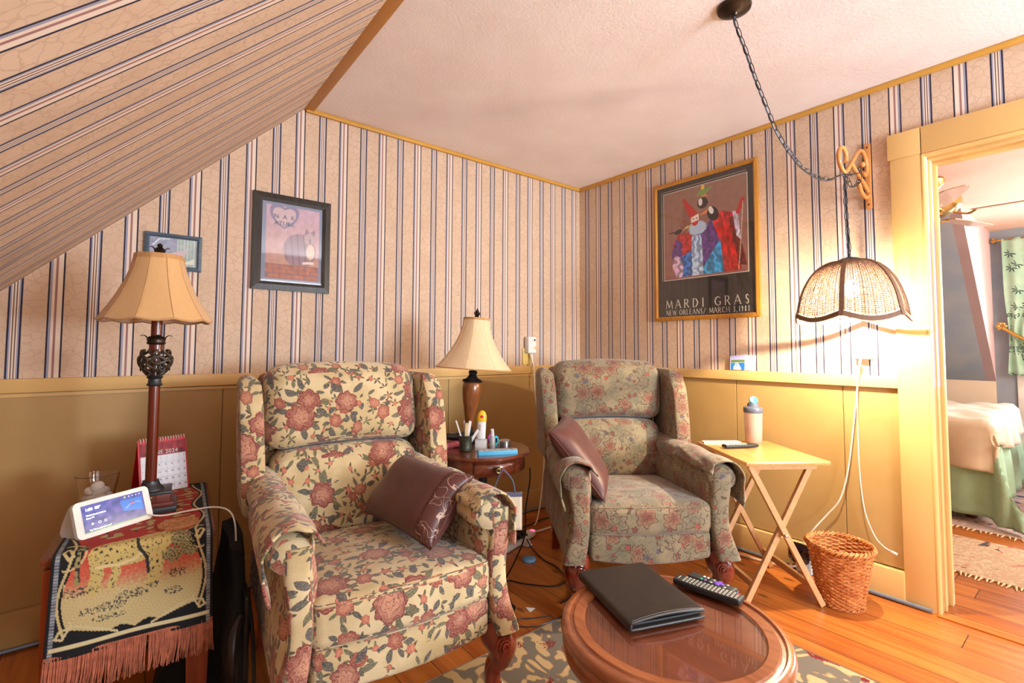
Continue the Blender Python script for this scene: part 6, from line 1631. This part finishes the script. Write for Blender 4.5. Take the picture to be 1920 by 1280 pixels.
# outlet above the rail with a charger and two white leads
ot = thing('outlet_charger', 'white charger plugged into the brightly lit outlet under the wicker lamp', 'charger', (-0.001, -1.810, 1.10), -pi/2)
mb = MB(); mb.box((0, -0.003, 0.015), (0.075, 0.006, 0.120), bev=0.002); mb.build('wall_plate', M_wht, ot)
mb = MB(); mb.box((0.002, -0.018, 0.030), (0.036, 0.030, 0.034), bev=0.004); mb.build('upper_charger', M_wht, ot)
mb = MB(); mb.box((0.002, -0.020, -0.026), (0.050, 0.034, 0.028), bev=0.004); mb.build('lower_charger', M_wht, ot)
def wl(pts): return [Vector((-p[2] if len(p) > 2 else -0.03, p[0], p[1])) for p in pts]
mb = MB(); mb.tube(wl([(-1.805, 1.06, 0.04), (-1.800, 1.014, 0.04), (-1.785, 0.89, 0.032), (-1.768, 0.74), (-1.741, 0.538), (-1.705, 0.394), (-1.647, 0.304), (-1.600, 0.235, 0.045), (-1.55, 0.15, 0.055), (-1.535, 0.10, 0.06)]), 0.0032, 8, sm=5); attach(mb.build('charging_cable', M_cable), ot)
mb = MB(); mb.tube(wl([(-1.812, 1.06, 0.042), (-1.803, 1.014, 0.045), (-1.789, 0.89, 0.036), (-1.785, 0.669), (-1.789, 0.499), (-1.804, 0.358), (-1.837, 0.262), (-1.870, 0.225), (-1.898, 0.212)]), 0.0026, 8, sm=5); cb2 = attach(mb.build('charging_cable', M_cable), ot)
mb = MB(); mb.box((-0.03, -1.908, 0.209), (0.007, 0.022, 0.010), bev=0.002, rot=Matrix.Rotation(0.3, 3, 'X')); attach(mb.build('connector', M_wht), ot)
# faceted plug-in device with pale night-light base, at floor level
nl = thing('plug_in_device', 'glossy black faceted plug-in device in the low white outlet beside the wicker basket', 'plug-in device', (-0.032, -1.535, 0.0), -pi/2)
mb = MB(); mb.box((0.012, -0.012, 0.055), (0.072, 0.024, 0.105), bev=0.004); mb.build('outlet_box', M_night, nl)
mb = MB(); mb.lathe([(0.0001, 0), (0.016, 0), (0.016, 0.003), (0.0001, 0.003)], (0.014, -0.024, 0.035), 20, M=RX(pi/2).to_3x3(), cap=False); mb.build('socket', M_wht, nl)
mb = MB(); P8 = rr_poly(0.098, 0.096, 0.026, 3); ctr = mb.bm.verts.new(Vector((0.004, -0.070, 0.098))); 
o1 = [mb.bm.verts.new(Vector((x*0.92, -0.028, 0.100+z*0.92))) for x, z in P8]; o2 = [mb.bm.verts.new(Vector((x, -0.044, 0.100+z))) for x, z in P8]; o3 = [mb.bm.verts.new(Vector((x*0.62+0.004*((i % 2)*2-1), -0.060, 0.100+z*0.62))) for i, (x, z) in enumerate(P8)]
N8 = len(P8)
for k in range(N8):
    k2 = (k+1) % N8; mb.face(None, [o1[k], o1[k2], o2[k2], o2[k]]); mb.face(None, [o2[k], o2[k2], o3[k2]]); mb.face(None, [o2[k], o3[k2], o3[k]]); mb.face(None, [o3[k], o3[k2], ctr])
mb.face(None, list(reversed(o1))); mb.build('faceted_body', M_faceted, nl, smooth=False)
mb = MB(); mb.tube([(-0.030, -0.030, 0.055), (-0.050, -0.030, 0.020), (-0.10, -0.020, 0.010), (-0.16, -0.015, 0.010)], 0.003, 8, sm=5); mb.build('lead', M_cable, nl)

# ------------------------------------------------------------------ swag pendant lamp on a rattan bracket
pd = thing('pendant_lamp', 'lit woven wicker dome pendant hung on a chain from ceiling canopy and rattan bracket', 'pendant lamp', (-0.290, -1.85, 1.24), 0)
PX, PY, PZ = -0.290, -1.85, 1.24
def pw(*p): return Vector(p)-Vector((PX, PY, PZ))
cn = pw(-1.040, -1.742, 2.322)
mb = MB(); mb.lathe([(0.0001, -0.036), (0.010, -0.034), (0.014, -0.028), (0.030, -0.024), (0.055, -0.012), (0.058, -0.004), (0.056, 0.0), (0.0001, 0.0)], tuple(cn), 32, cap=False); cp = mb.build('ceiling_canopy', M_darkmetal, pd)
mb = MB(); mb.tube([cn+Vector((0.009*cos(q), 0, -0.042+0.009*sin(q))) for q in [2*pi*j/14 for j in range(14)]], 0.002, 6, closed=True); mb.build('loop', M_darkmetal, cp)
def chain(mb, path, L=0.040, W=0.0085, r=0.0016):
    path = [Vector(p) for p in path]; D = [0]
    for a, b in zip(path, path[1:]): D.append(D[-1]+(b-a).length)
    def at(s):
        for k in range(len(D)-1):
            if s <= D[k+1]: return path[k].lerp(path[k+1], (s-D[k])/max(1e-9, D[k+1]-D[k]))
        return path[-1]
    n = max(1, int(D[-1]/(L*0.80)))
    for k in range(n):
        a = at(D[-1]*k/n); b = at(D[-1]*(k+1)/n); d = (b-a).normalized(); m_ = (a+b)/2
        ref = Vector((0.3, 0.9, 0.2)) if k % 2 else Vector((0.9, -0.3, 0.4)); s_ = (ref-d*ref.dot(d)).normalized(); h = (b-a).length*0.60
        mb.tube([m_+d*h*cos(q)*(1.0)+s_*W*sin(q)*(abs(sin(q))**-0.25 if abs(sin(q)) > 0.05 else 1) for q in [2*pi*j/14 for j in range(14)]], r, 5, closed=True)
main = [cn+Vector((0, 0, -0.045)), pw(-1.025, -1.741, 2.26), pw(-0.968, -1.75, 2.175), pw(-0.925, -1.757, 2.10), pw(-0.880, -1.764, 2.035), pw(-0.812, -1.774, 1.940), pw(-0.754, -1.784, 1.885), pw(-0.652, -1.80, 1.822), pw(-0.542, -1.817, 1.797), pw(-0.444, -1.833, 1.802), pw(-0.340, -1.849, 1.845), pw(-0.25, -1.852, 1.862), pw(-0.16, -1.852, 1.890), pw(-0.125, -1.852, 1.925)]
mb = MB(); chain(mb, main); chain(mb, [pw(-0.125, -1.852, 1.925), pw(-0.13, -1.853, 1.87), pw(-0.19, -1.853, 1.825), pw(-0.25, -1.853, 1.81), pw(-0.31, -1.852, 1.84), pw(-0.325, -1.852, 1.79), pw(-0.322, -1.852, 1.70), pw(-0.312, -1.852, 1.60), pw(-0.292, -1.851, 1.525)]); mb.build('chain', M_iron, pd)
mb = MB(); mb.tube([cn+Vector((0, 0, -0.03))]+[p+Vector((0.003, 0.003, -0.002)) for p in main[1:11]]+[pw(-0.318, -1.85, 1.80), pw(-0.305, -1.85, 1.65), pw(-0.290, -1.85, 1.53)], 0.0032, 6, sm=4); mb.build('cord', M_iron, pd)
mb = MB(); mb.tube([(0.011*cos(q), 0, 0.278+0.011*sin(q)) for q in [2*pi*j/14 for j in range(14)]], 0.0025, 6, closed=True); mb.lathe([(0.004, 0.268), (0.007, 0.264), (0.006, 0.256), (0.030, 0.250), (0.050, 0.240), (0.052, 0.235), (0.0001, 0.236)], seg=32, cap=False); mb.build('top_cap', M_iron, pd)
# dome of open weave: six ribs, scalloped lower rim
NP = 6; PH0 = radians(-51)+pi/6*0+radians(0)
cam_dir = atan2(CAM_POS.y-PY, CAM_POS.x-PX)
def dome(a, v):
    """v 0 top .. 1 rim"""
    e = abs(sin((a-RIB0)*NP/2)); ph = v*radians(86)
    r = 0.048+(0.205-0.048)*sin(ph)**0.95; z = 0.236-0.262*(1-cos(ph))**0.95
    r *= 1-0.035*(e)*min(1, v*1.5)
    z -= 0.028*v**3*(e-0.1); 
    if v > 0.9: r += 0.006*(1-e)*(v-0.9)/0.1
    return Vector((r*cos(a), r*sin(a), z))
RIB0 = cam_dir-radians(9)
Rws = 50; SEG = 144
mb = MB()
for k in range(2, Rws):
    v = k/Rws*0.93; mb.tube([dome(2*pi*j/SEG, v)*(1+0.004*((j+k) % 2)) for j in range(SEG)], 0.0016, 3, closed=True)
NV = 108
for k in range(NV):
    a = 2*pi*k/NV; mb.tube([dome(a, 0.03+0.90*j/22) for j in range(23)], 0.0013 if k % 3 else 0.0020, 3)
mb.build('woven_shade', M_weavethin, pd, uv=False, angle=0)
for k in range(NP):
    a = RIB0+2*pi*k/NP; mb = MB(); mb.tube([dome(a, j/20*1.0)*1.006 for j in range(21)], [0.0050]*21, 6, sect=[(-0.5, -1.6), (0.5, -1.6), (0.5, 1.6), (-0.5, 1.6)]); mb.build('rib', M_weaveshade, pd)
mb = MB(); mb.tube([dome(2*pi*j/SEG, 0.965)*1.004 for j in range(SEG)], 0.0095, 6, closed=True, sect=[(-1.0, -0.28), (1.0, -0.28), (1.0, 0.28), (-1.0, 0.28)]); mb.build('rim_braid', M_weaveshade, pd)
mb = MB(); mb.lathe([(0.018, 0.232), (0.018, 0.165), (0.014, 0.155)], seg=20); mb.build('socket', M_white, pd)
mb = MB(); mb.sphere((0, 0, 0.112), 0.029, (1, 1, 1.12), 20, 14); mb.lathe([(0.013, 0.157), (0.016, 0.145), (0.024, 0.132)], seg=20, cap=False); blb = mb.build('bulb', M_bulb, pd)
bl = bpy.data.lights.new('bulb_light', 'POINT'); bl.energy = 60; bl.color = (1.0, 0.87, 0.64); bl.shadow_soft_size = 0.012
blo = bpy.data.objects.new('bulb_light', bl); COL.objects.link(blo); blo.location = (PX, PY, PZ+0.07)

br = thing('wall_bracket', 'curled orange rattan bracket on the right wall carrying the pendant chain', 'bracket', (-0.001, -1.852, 1.91), 0)
def bw(x, z, y=0): return Vector((x, y, z-1.91))
mb = MB(); mb.box((-0.007, 0.0, 0.0), (0.014, 0.024, 0.310), bev=0.004); pl_ = mb.build('back_plate', M_rattan, br)
mb = MB()
for z in (0.135, -0.135):
    mb.lathe([(0.0001, 0.0165), (0.003, 0.0165), (0.004, 0.0145)], (0, 0, z), 10, M=RY(-pi/2).to_3x3(), cap=False)
    break
mb.build('screw', M_darkmetal, pl_)
mb = MB(); mb.lathe([(0.0001, 0.0165), (0.003, 0.0165), (0.004, 0.0145)], (0, 0, -0.135), 10, M=RY(-pi/2).to_3x3(), cap=False); mb.build('screw', M_darkmetal, pl_)
mb = MB(); mb.tube([bw(-0.305, 1.905), bw(-0.300, 1.935), bw(-0.325, 1.958), bw(-0.365, 1.950), bw(-0.392, 1.915), bw(-0.375, 1.875), bw(-0.325, 1.855), bw(-0.28, 1.880), bw(-0.217, 1.931), bw(-0.141, 1.990), bw(-0.085, 2.008), bw(-0.040, 1.985), bw(-0.024, 1.94), bw(-0.045, 1.905), bw(-0.084, 1.910)], 0.0085, 10, sm=5); mb.build('scroll_arm', M_rattan, br)
mb = MB(); mb.tube([bw(-0.231, 1.923, 0.003), bw(-0.165, 1.895, 0.003), bw(-0.08, 1.868, 0.003), bw(-0.018, 1.835, 0)], 0.0085, 10, sm=5); mb.build('brace', M_rattan, br)
mb = MB(); mb.tube([bw(-0.160, 1.842, -0.004), bw(-0.135, 1.815, -0.004), bw(-0.090, 1.797, -0.004), bw(-0.045, 1.800, -0.002), bw(-0.015, 1.815, 0)], 0.0085, 10, sm=5); mb.build('lower_curl', M_rattan, br)
mb = MB(); mb.sphere(tuple(bw(-0.118, 1.936, -0.008)), 0.013, seg=14, rings=10); mb.build('peg', M_rattan, br)

# ------------------------------------------------------------------ folding tray table and what stands on it
TT = thing('tray_table', 'beech folding tray table with crossed legs beside the sage green recliner', 'table', (-0.356, -1.476, 0), radians(-35))
tz = 0.625; tw, td = 0.372, 0.470
mb = MB(); mb.box((0, 0, tz-0.009), (tw, td, 0.018), bev=0.005); mb.build('tabletop', M_beechtop, TT)
for y in (-0.185, 0.185): mb = MB(); mb.box((0, y, tz-0.030), (tw-0.07, 0.020, 0.024), bev=0.003); mb.build('rail', M_beech, TT)
sq = [(-1, -0.62), (1, -0.62), (1, 0.62), (-1, 0.62)]
def strut(a, b, name, hw=0.0165):
    a = Vector(a); b = Vector(b); d = (b-a).normalized(); L_ = (b-a).length; s_ = Vector((0, 1, 0)); n_ = d.cross(s_).normalized()
    mb = MB(); mb.box((0, 0, 0), (hw*2*0.75, 0.019, L_), bev=0.003, rot=Matrix((n_, s_, d)).transposed())
    for v in mb.bm.verts: v.co += (a+b)/2
    return mb.build(name, M_beech, TT, smooth=False)
for y, sg in ((-0.185, 1), (0.185, -1)):
    strut((-0.145, y-sg*0.001, tz-0.025), (0.165, y-sg*0.001, 0.005), 'leg'); strut((0.145, y+sg*0.022, tz-0.025), (-0.165, y+sg*0.022, 0.005), 'leg')
    mb = MB(); mb.lathe([(0.0001, 0.0), (0.006, 0.0), (0.006, 0.012), (0.0001, 0.014)], (0, y-sg*0.010, 0.305), 12, M=RX(pi/2*sg).to_3x3(), cap=False); mb.build('pivot_pin', M_silver, TT)
mb = MB(); mb.box((0.123, 0, 0.085), (0.018, 0.36, 0.028), bev=0.003); mb.build('stretcher', M_beech, TT)
mb = MB(); mb.box((-0.123, 0, 0.085), (0.018, 0.32, 0.028), bev=0.003); mb.build('stretcher', M_beech, TT)
bt = thing('shaker_bottle', 'translucent shaker bottle with smoky lid and blue flip cap on the tray table', 'bottle', (-0.172, -1.372, tz), radians(-140))
mb = MB(); mb.lathe([(0.0001, 0.0), (0.036, 0.0), (0.039, 0.004), (0.041, 0.06), (0.0435, 0.150), (0.0435, 0.156)], seg=36, cap=False); mb.build('body', M_bottle, bt)
mb = MB(); mb.lathe([(0.0001, 0.004), (0.034, 0.004), (0.037, 0.01), (0.039, 0.075), (0.0001, 0.075)], seg=36, cap=False); mb.build('liquid', M_liquid, bt)
mb = MB(); mb.lathe([(0.044, 0.152), (0.046, 0.155), (0.046, 0.172), (0.043, 0.178), (0.028, 0.184), (0.024, 0.200), (0.0001, 0.200)], seg=36, cap=False); ld = mb.build('lid', M_smoke, bt)
mb = MB(); mb.lathe([(0.0001, 0), (0.018, 0.0), (0.021, 0.004), (0.021, 0.008), (0.018, 0.012), (0.0001, 0.009)], (0.006, 0, 0.212), 28, M=(RY(radians(62))).to_3x3(), cap=False); mb.build('flip_cap', M_cyan, ld)
r3 = thing('remote_control', 'black remote control lying on the back of the tray table beside the bottle', 'remote control', (-0.365, -1.400, tz+0.003), radians(61))
mb = MB(); mb.rbox((0, 0, 0.008), (0.040, 0.18, 0.014), 0.006, 8, fn=lambda p: (p[0]*(1-0.35*max(0, -p[1]-0.05)/0.04), p[1], p[2])); mb.build('body', M_blackmatt, r3)
for k in range(7):
    for x in (-0.010, 0.0, 0.010):
        mb = MB(); mb.rbox((x, 0.075-0.016*k, 0.0155), (0.0075, 0.010, 0.003), 0.0012, 2); mb.build('button', M_btn if x else M_wht, r3, smooth=False)
mb = MB(); mb.prism([(-0.09, -0.018), (0.10, -0.020), (0.10, 0.018), (-0.085, 0.022)], 0.006, TR(0, 0, 0)); 
pp = mb.build('folded_paper', M_wht, smooth=False); pp.location = (-0.315, -1.268, tz+0.0008); pp.rotation_euler = (0, 0, radians(-35)); tag(pp, 'flat folded white paper sticking out at the back left of the tray table', 'paper')

# ------------------------------------------------------------------ wicker waste basket
wb = thing('waste_basket', 'round flared wicker waste basket on the floor under the pendant lamp', 'basket', (-0.232, -1.762, 0), 0)
def wr_(z): return 0.079+0.043*(z/0.255)
NS = 28; ROWS = 30
mb = MB()
for k in range(ROWS):
    z = 0.008+0.235*k/(ROWS-1); R0 = wr_(z)
    mb.tube([((R0+0.0034*cos(a*NS/2+k*pi)+0.0)*cos(a), (R0+0.0034*cos(a*NS/2+k*pi))*sin(a), z+0.0012*sin(a*7+k*2)) for a in [2*pi*j/112 for j in range(112)]], 0.0036, 5, closed=True)
mb.build('weave', M_wicker, wb, uv=False)
mb = MB()
for k in range(NS):
    a = 2*pi*(k+0.5)/NS*1.0; mb.tube([(wr_(z)*cos(a), wr_(z)*sin(a), z) for z in (0.0, 0.06, 0.12, 0.18, 0.245)], 0.0030, 6)
mb.build('stakes', M_wicker, wb)
mb = MB()
for q in range(3):
    mb.tube([((0.124+0.006*cos(a*14+q*2.1))*cos(a), (0.124+0.006*cos(a*14+q*2.1))*sin(a), 0.250+0.007*sin(a*14+q*2.1)) for a in [2*pi*j/196 for j in range(196)]], 0.0040, 5, closed=True)
for q in range(40):
    a = 2*pi*q/40; mb.tube([(0.121*cos(a), 0.121*sin(a), 0.235), (0.132*cos(a+0.08), 0.132*sin(a+0.08), 0.248), (0.124*cos(a+0.18), 0.124*sin(a+0.18), 0.262), (0.117*cos(a+0.26), 0.117*sin(a+0.26), 0.252)], 0.0032, 5, sm=3)
mb.build('braided_rim', M_wicker, wb, uv=False)
mb = MB(); mb.lathe([(0.0001, 0.003), (0.078, 0.003), (0.078, 0.008), (0.0001, 0.008)], seg=40, cap=False); mb.build('base', M_wicker, wb)
mb = MB()
for q in range(2): mb.tube([((0.082+0.004*cos(a*12+q*pi))*cos(a), (0.082+0.004*cos(a*12+q*pi))*sin(a), 0.006+0.004*sin(a*12+q*pi)) for a in [2*pi*j/140 for j in range(140)]], 0.0035, 5, closed=True)
mb.build('foot_braid', M_wicker, wb, uv=False)
# ------------------------------------------------------------------ bedroom beyond the doorway
bed = thing('bed', 'bed with mint quilt and rumpled taupe comforter seen through the doorway', 'bed', (2.15, -1.05, 0), 0)
mb = MB(); mb.rbox((0.05, 0, 0.46), (1.20, 1.86, 0.24), 0.06, 8); mb.rbox((0.05, 0, 0.26), (1.18, 1.84, 0.16), 0.02, 4); mb.build('mattress', M_white, bed)
for sx in (-1, 1):
    for sy in (-1, 1): mb = MB(); mb.lathe([(0.03, 0), (0.035, 0.05), (0.03, 0.19)], (0.05+sx*0.52, sy*0.86, 0), 12); mb.build('leg', M_walnut, bed)
def drape(u, v, x0, x1, y0, y1, top, hem, wav, seed, corner=0.0):
    """cloth over the mattress: u along y, v from far side across the top and down the near side"""
    x = x1+(x0-x1)*v; y = y0+(y1-y0)*u; xe, ye = -0.56, -0.945
    dx = max(0, xe-x); dy = max(0, ye-y)
    over = max(dx, dy); cx = max(x, xe-0.02-0.05*min(1, dx)); cy = max(y, ye-0.02-0.05*min(1, dy))
    z = top-over
    if dx > 0 and dy > 0: z = top-max(dx, dy)-0.25*min(dx, dy); cx -= 0.25*min(dx, dy); cy -= 0.3*min(dx, dy)
    f = min(1, over/0.3); cx -= 0.02*f*sin(y*22+seed)*wav*(dx > dy); cy -= 0.018*f*sin(x*20+seed)*wav*(dy >= dx)
    z += 0.006*sin(x*17+seed)*sin(y*13+seed*2)*(1-f)
    return (cx, cy, max(z, hem))
mb = MB(); mb.grid(lambda u, v: drape(u, v, -1.10, 0.66, -1.46, 0.93, 0.60, 0.03, 1, 1.0), 70, 70); q = mb.build('quilt', M_quilt, bed, angle=180); solid(q, 0.012, 1)
def comf(u, v):
    x = 0.60+(-0.86-0.60)*v; y = -1.12+1.95*u
    b = drape(u, v, -0.86, 0.60, -1.12-0.06*sin(v*5), 0.85, 0.635, 0.30, 1.4, 2.2)
    return (b[0]-0.012, b[1]-0.012*(y < -0.94), b[2]+0.022*sin(x*14+y*9+1.3*sin(y*11))*sin(y*15-x*5)*(1 if b[2] > 0.6 else 0.3)+0.012)
mb = MB(); mb.grid(comf, 80, 80); q = mb.build('comforter', M_comf, bed, angle=180); solid(q, 0.022, 1)
# bedroom rugs
def rug(name, label, x0, x1, y0, y1, m_):
    r = thing(name, label, 'rug', ((x0+x1)/2, (y0+y1)/2, 0), 0); mb = MB(); mb.rbox((0, 0, 0.004), (x1-x0, y1-y0, 0.008), 0.003, 10); mb.build('pile', m_, r)
    mb = MB(); rn_ = random.Random(5); n = 120
    for k in range(n):
        y = (y1-y0)*((k+0.5)/n-0.5); mb.tube([(-(x1-x0)/2, y, 0.005), (-(x1-x0)/2-0.03-0.025*rn_.random(), y+rn_.uniform(-0.01, 0.01), 0.003)], [0.006, 0.002], 4)
    f_ = mb.build('fringe', M_creamfringe, r); return r
rug('runner_rug', 'narrow patterned runner rug just beyond the bedroom threshold', 0.565, 1.19, -3.3, -1.0, M_rug2)
rug('bedroom_rug', 'patterned bedroom rug with cream fringe running under the bed', 1.40, 2.9, -3.4, -0.4, M_rug3)
# cane backed chair
ch = thing('cane_chair', 'reddish wooden chair with woven cane back by the bedroom window', 'chair', (2.45, -2.36, 0.008), radians(100))
mb = MB(); mb.rbox((0, 0, 0.43), (0.46, 0.44, 0.05), 0.02, 6); mb.build('seat', M_cane, ch)
for sx in (-1, 1):
    mb = MB(); mb.tube([(sx*0.20, -0.19, 0), (sx*0.20, -0.19, 0.42)], 0.020, 8); mb.build('leg', M_cane, ch)
    mb = MB(); mb.tube([(sx*0.20, 0.22, 0), (sx*0.20, 0.20, 0.42), (sx*0.215, 0.24, 0.70), (sx*0.235, 0.32, 0.96)], [0.020, 0.022, 0.020, 0.018], 8, sm=5); mb.build('back_post', M_cane, ch)
mb = MB(); mb.tube([(-0.235, 0.32, 0.95), (-0.12, 0.33, 0.985), (0, 0.335, 0.975), (0.12, 0.33, 0.985), (0.235, 0.32, 0.95)], 0.020, 8, sm=5); mb.build('top_rail', M_cane, ch)
mb = MB(); mb.tube([(-0.21, 0.225, 0.56), (0.21, 0.225, 0.56)], 0.016, 8); mb.build('lower_rail', M_cane, ch)
mb = MB()
def cpt(x, t): return Vector((x*(1+0.06*t), 0.228+0.012*t+0.085*t*t, 0.56+0.40*t))
for k in range(15): x = -0.20+0.40*k/14; mb.tube([cpt(x, t/6) for t in range(7)], 0.0022, 4)
for k in range(15): t = k/14; mb.tube([cpt(-0.205, t), cpt(0.205, t)], 0.0022, 4)
for k in range(12):
    for sg in (-1, 1): mb.tube([cpt(sg*(-0.20+0.03*k), 0), cpt(sg*(-0.20+0.03*k+0.03), 0.5), cpt(max(-0.2, min(0.2, sg*(-0.20+0.03*k+0.06))), 1)], 0.002, 4)
mb.build('cane_panel', M_rattan, ch)
# curtain, rod and tieback
rod = thing('curtain_rod', 'brass curtain rod above the bedroom window', 'curtain rod', (2.93, -1.96, 2.005), 0)
mb = MB(); mb.tube([(0, 0.05, 0), (0, -1.30, 0)], 0.008, 8); mb.build('rod', M_brass, rod)
mb = MB(); mb.box((0.025, 0.03, 0.005), (0.055, 0.018, 0.04), bev=0.002); mb.build('bracket', M_brass, rod)
cu = thing('curtain', 'mint curtain printed with bamboo leaves, tied back at the bedroom window', 'curtain', (2.93, -2.2, 0), 0)
def curt(u, v):
    z = 2.02-1.12*v; tie = math.exp(-((v-0.72)/0.22)**2)*0.55+0.20*max(0, v-0.72); y0 = 0.225; w_ = 0.62*(1-tie)
    y = y0-0.04*tie-w_*u; return (0.018*sin(u*40)*(0.4+0.6*v)-0.012+0.0, y, z-0.02*abs(sin(u*20))*(v < 0.02))
mb = MB(); mb.grid(curt, 110, 30); q = mb.build('cloth', M_curtain, cu, angle=180); solid(q, 0.002, 0)
mb = MB(); mb.tube([(-0.035, 0.235, 1.28), (-0.05, 0.16, 1.22), (-0.055, 0.06, 1.15), (-0.05, -0.06, 1.13)], 0.014, 8, sm=5); mb.build('tieback', M_brass, cu)
th_ = thing('tieback_knob', 'flower shaped brass tieback knob on the bedroom window frame', 'knob', (2.935, -1.955, 1.295), 0)
mb = MB()
for k in range(6): a = pi/3*k; mb.sphere((-0.03, 0.022*cos(a), 0.022*sin(a)), 0.014, (0.5, 1, 1), 10, 6)
mb.build('petals', M_brass, th_)
mb = MB(); mb.tube([(-0.025, 0, 0), (0.05, 0, 0)], 0.007, 8); mb.build('stem', M_brass, th_)
# ceiling fan
fn = thing('ceiling_fan', 'polished brass ceiling fan partly hidden behind the door frame', 'ceiling fan', (0.98, -1.885, HB), 0)
mb = MB(); mb.lathe([(0.070, 0), (0.075, -0.012), (0.066, -0.040), (0.045, -0.066), (0.020, -0.075), (0.0001, -0.075)], seg=32, mod=lambda t, z: 1+0.03*abs(sin(t*8)), cap=False); mb.build('canopy', M_brass, fn)
mb = MB(); mb.lathe([(0.012, -0.07), (0.012, -0.12)], seg=16); mb.build('downrod', M_brass, fn)
mb = MB(); mb.lathe([(0.02, -0.115), (0.10, -0.118), (0.142, -0.125), (0.146, -0.135), (0.146, -0.175), (0.120, -0.200), (0.07, -0.225), (0.0001, -0.226)], seg=48, cap=False); mb.build('motor_housing', M_brass, fn)
mb = MB(); mb.lathe([(0.032, -0.222), (0.040, -0.228), (0.040, -0.275), (0.030, -0.288), (0.0001, -0.290)], seg=28, cap=False); mb.build('switch_housing', M_brass, fn)
M_fanblade = wood('pale_fan_blade', S(200, 160, 132), S(212, 174, 146), 8, 0, 0.4)
for k in range(5):
    a = radians(128+72*k); d = Vector((cos(a), sin(a), 0)); s_ = Vector((-sin(a), cos(a), 0)); mb = MB()
    mb.tube([d*0.10+Vector((0, 0, -0.205)), d*0.16+s_*0.03+Vector((0, 0, -0.225)), d*0.20+Vector((0, 0, -0.215))], 0.006, 6, sm=4); ba = mb.build('blade_iron', M_brass, fn)
    mb = MB(); P_ = [(0.18, -0.04), (0.30, -0.062), (0.54, -0.065), (0.58, -0.04), (0.59, 0), (0.58, 0.04), (0.54, 0.065), (0.30, 0.062), (0.18, 0.04)]
    mb.prism(P_, 0.006, TR(0, 0, -0.215) @ RZ(a) @ RX(radians(10))); mb.build('blade', M_fanblade, fn, smooth=False)
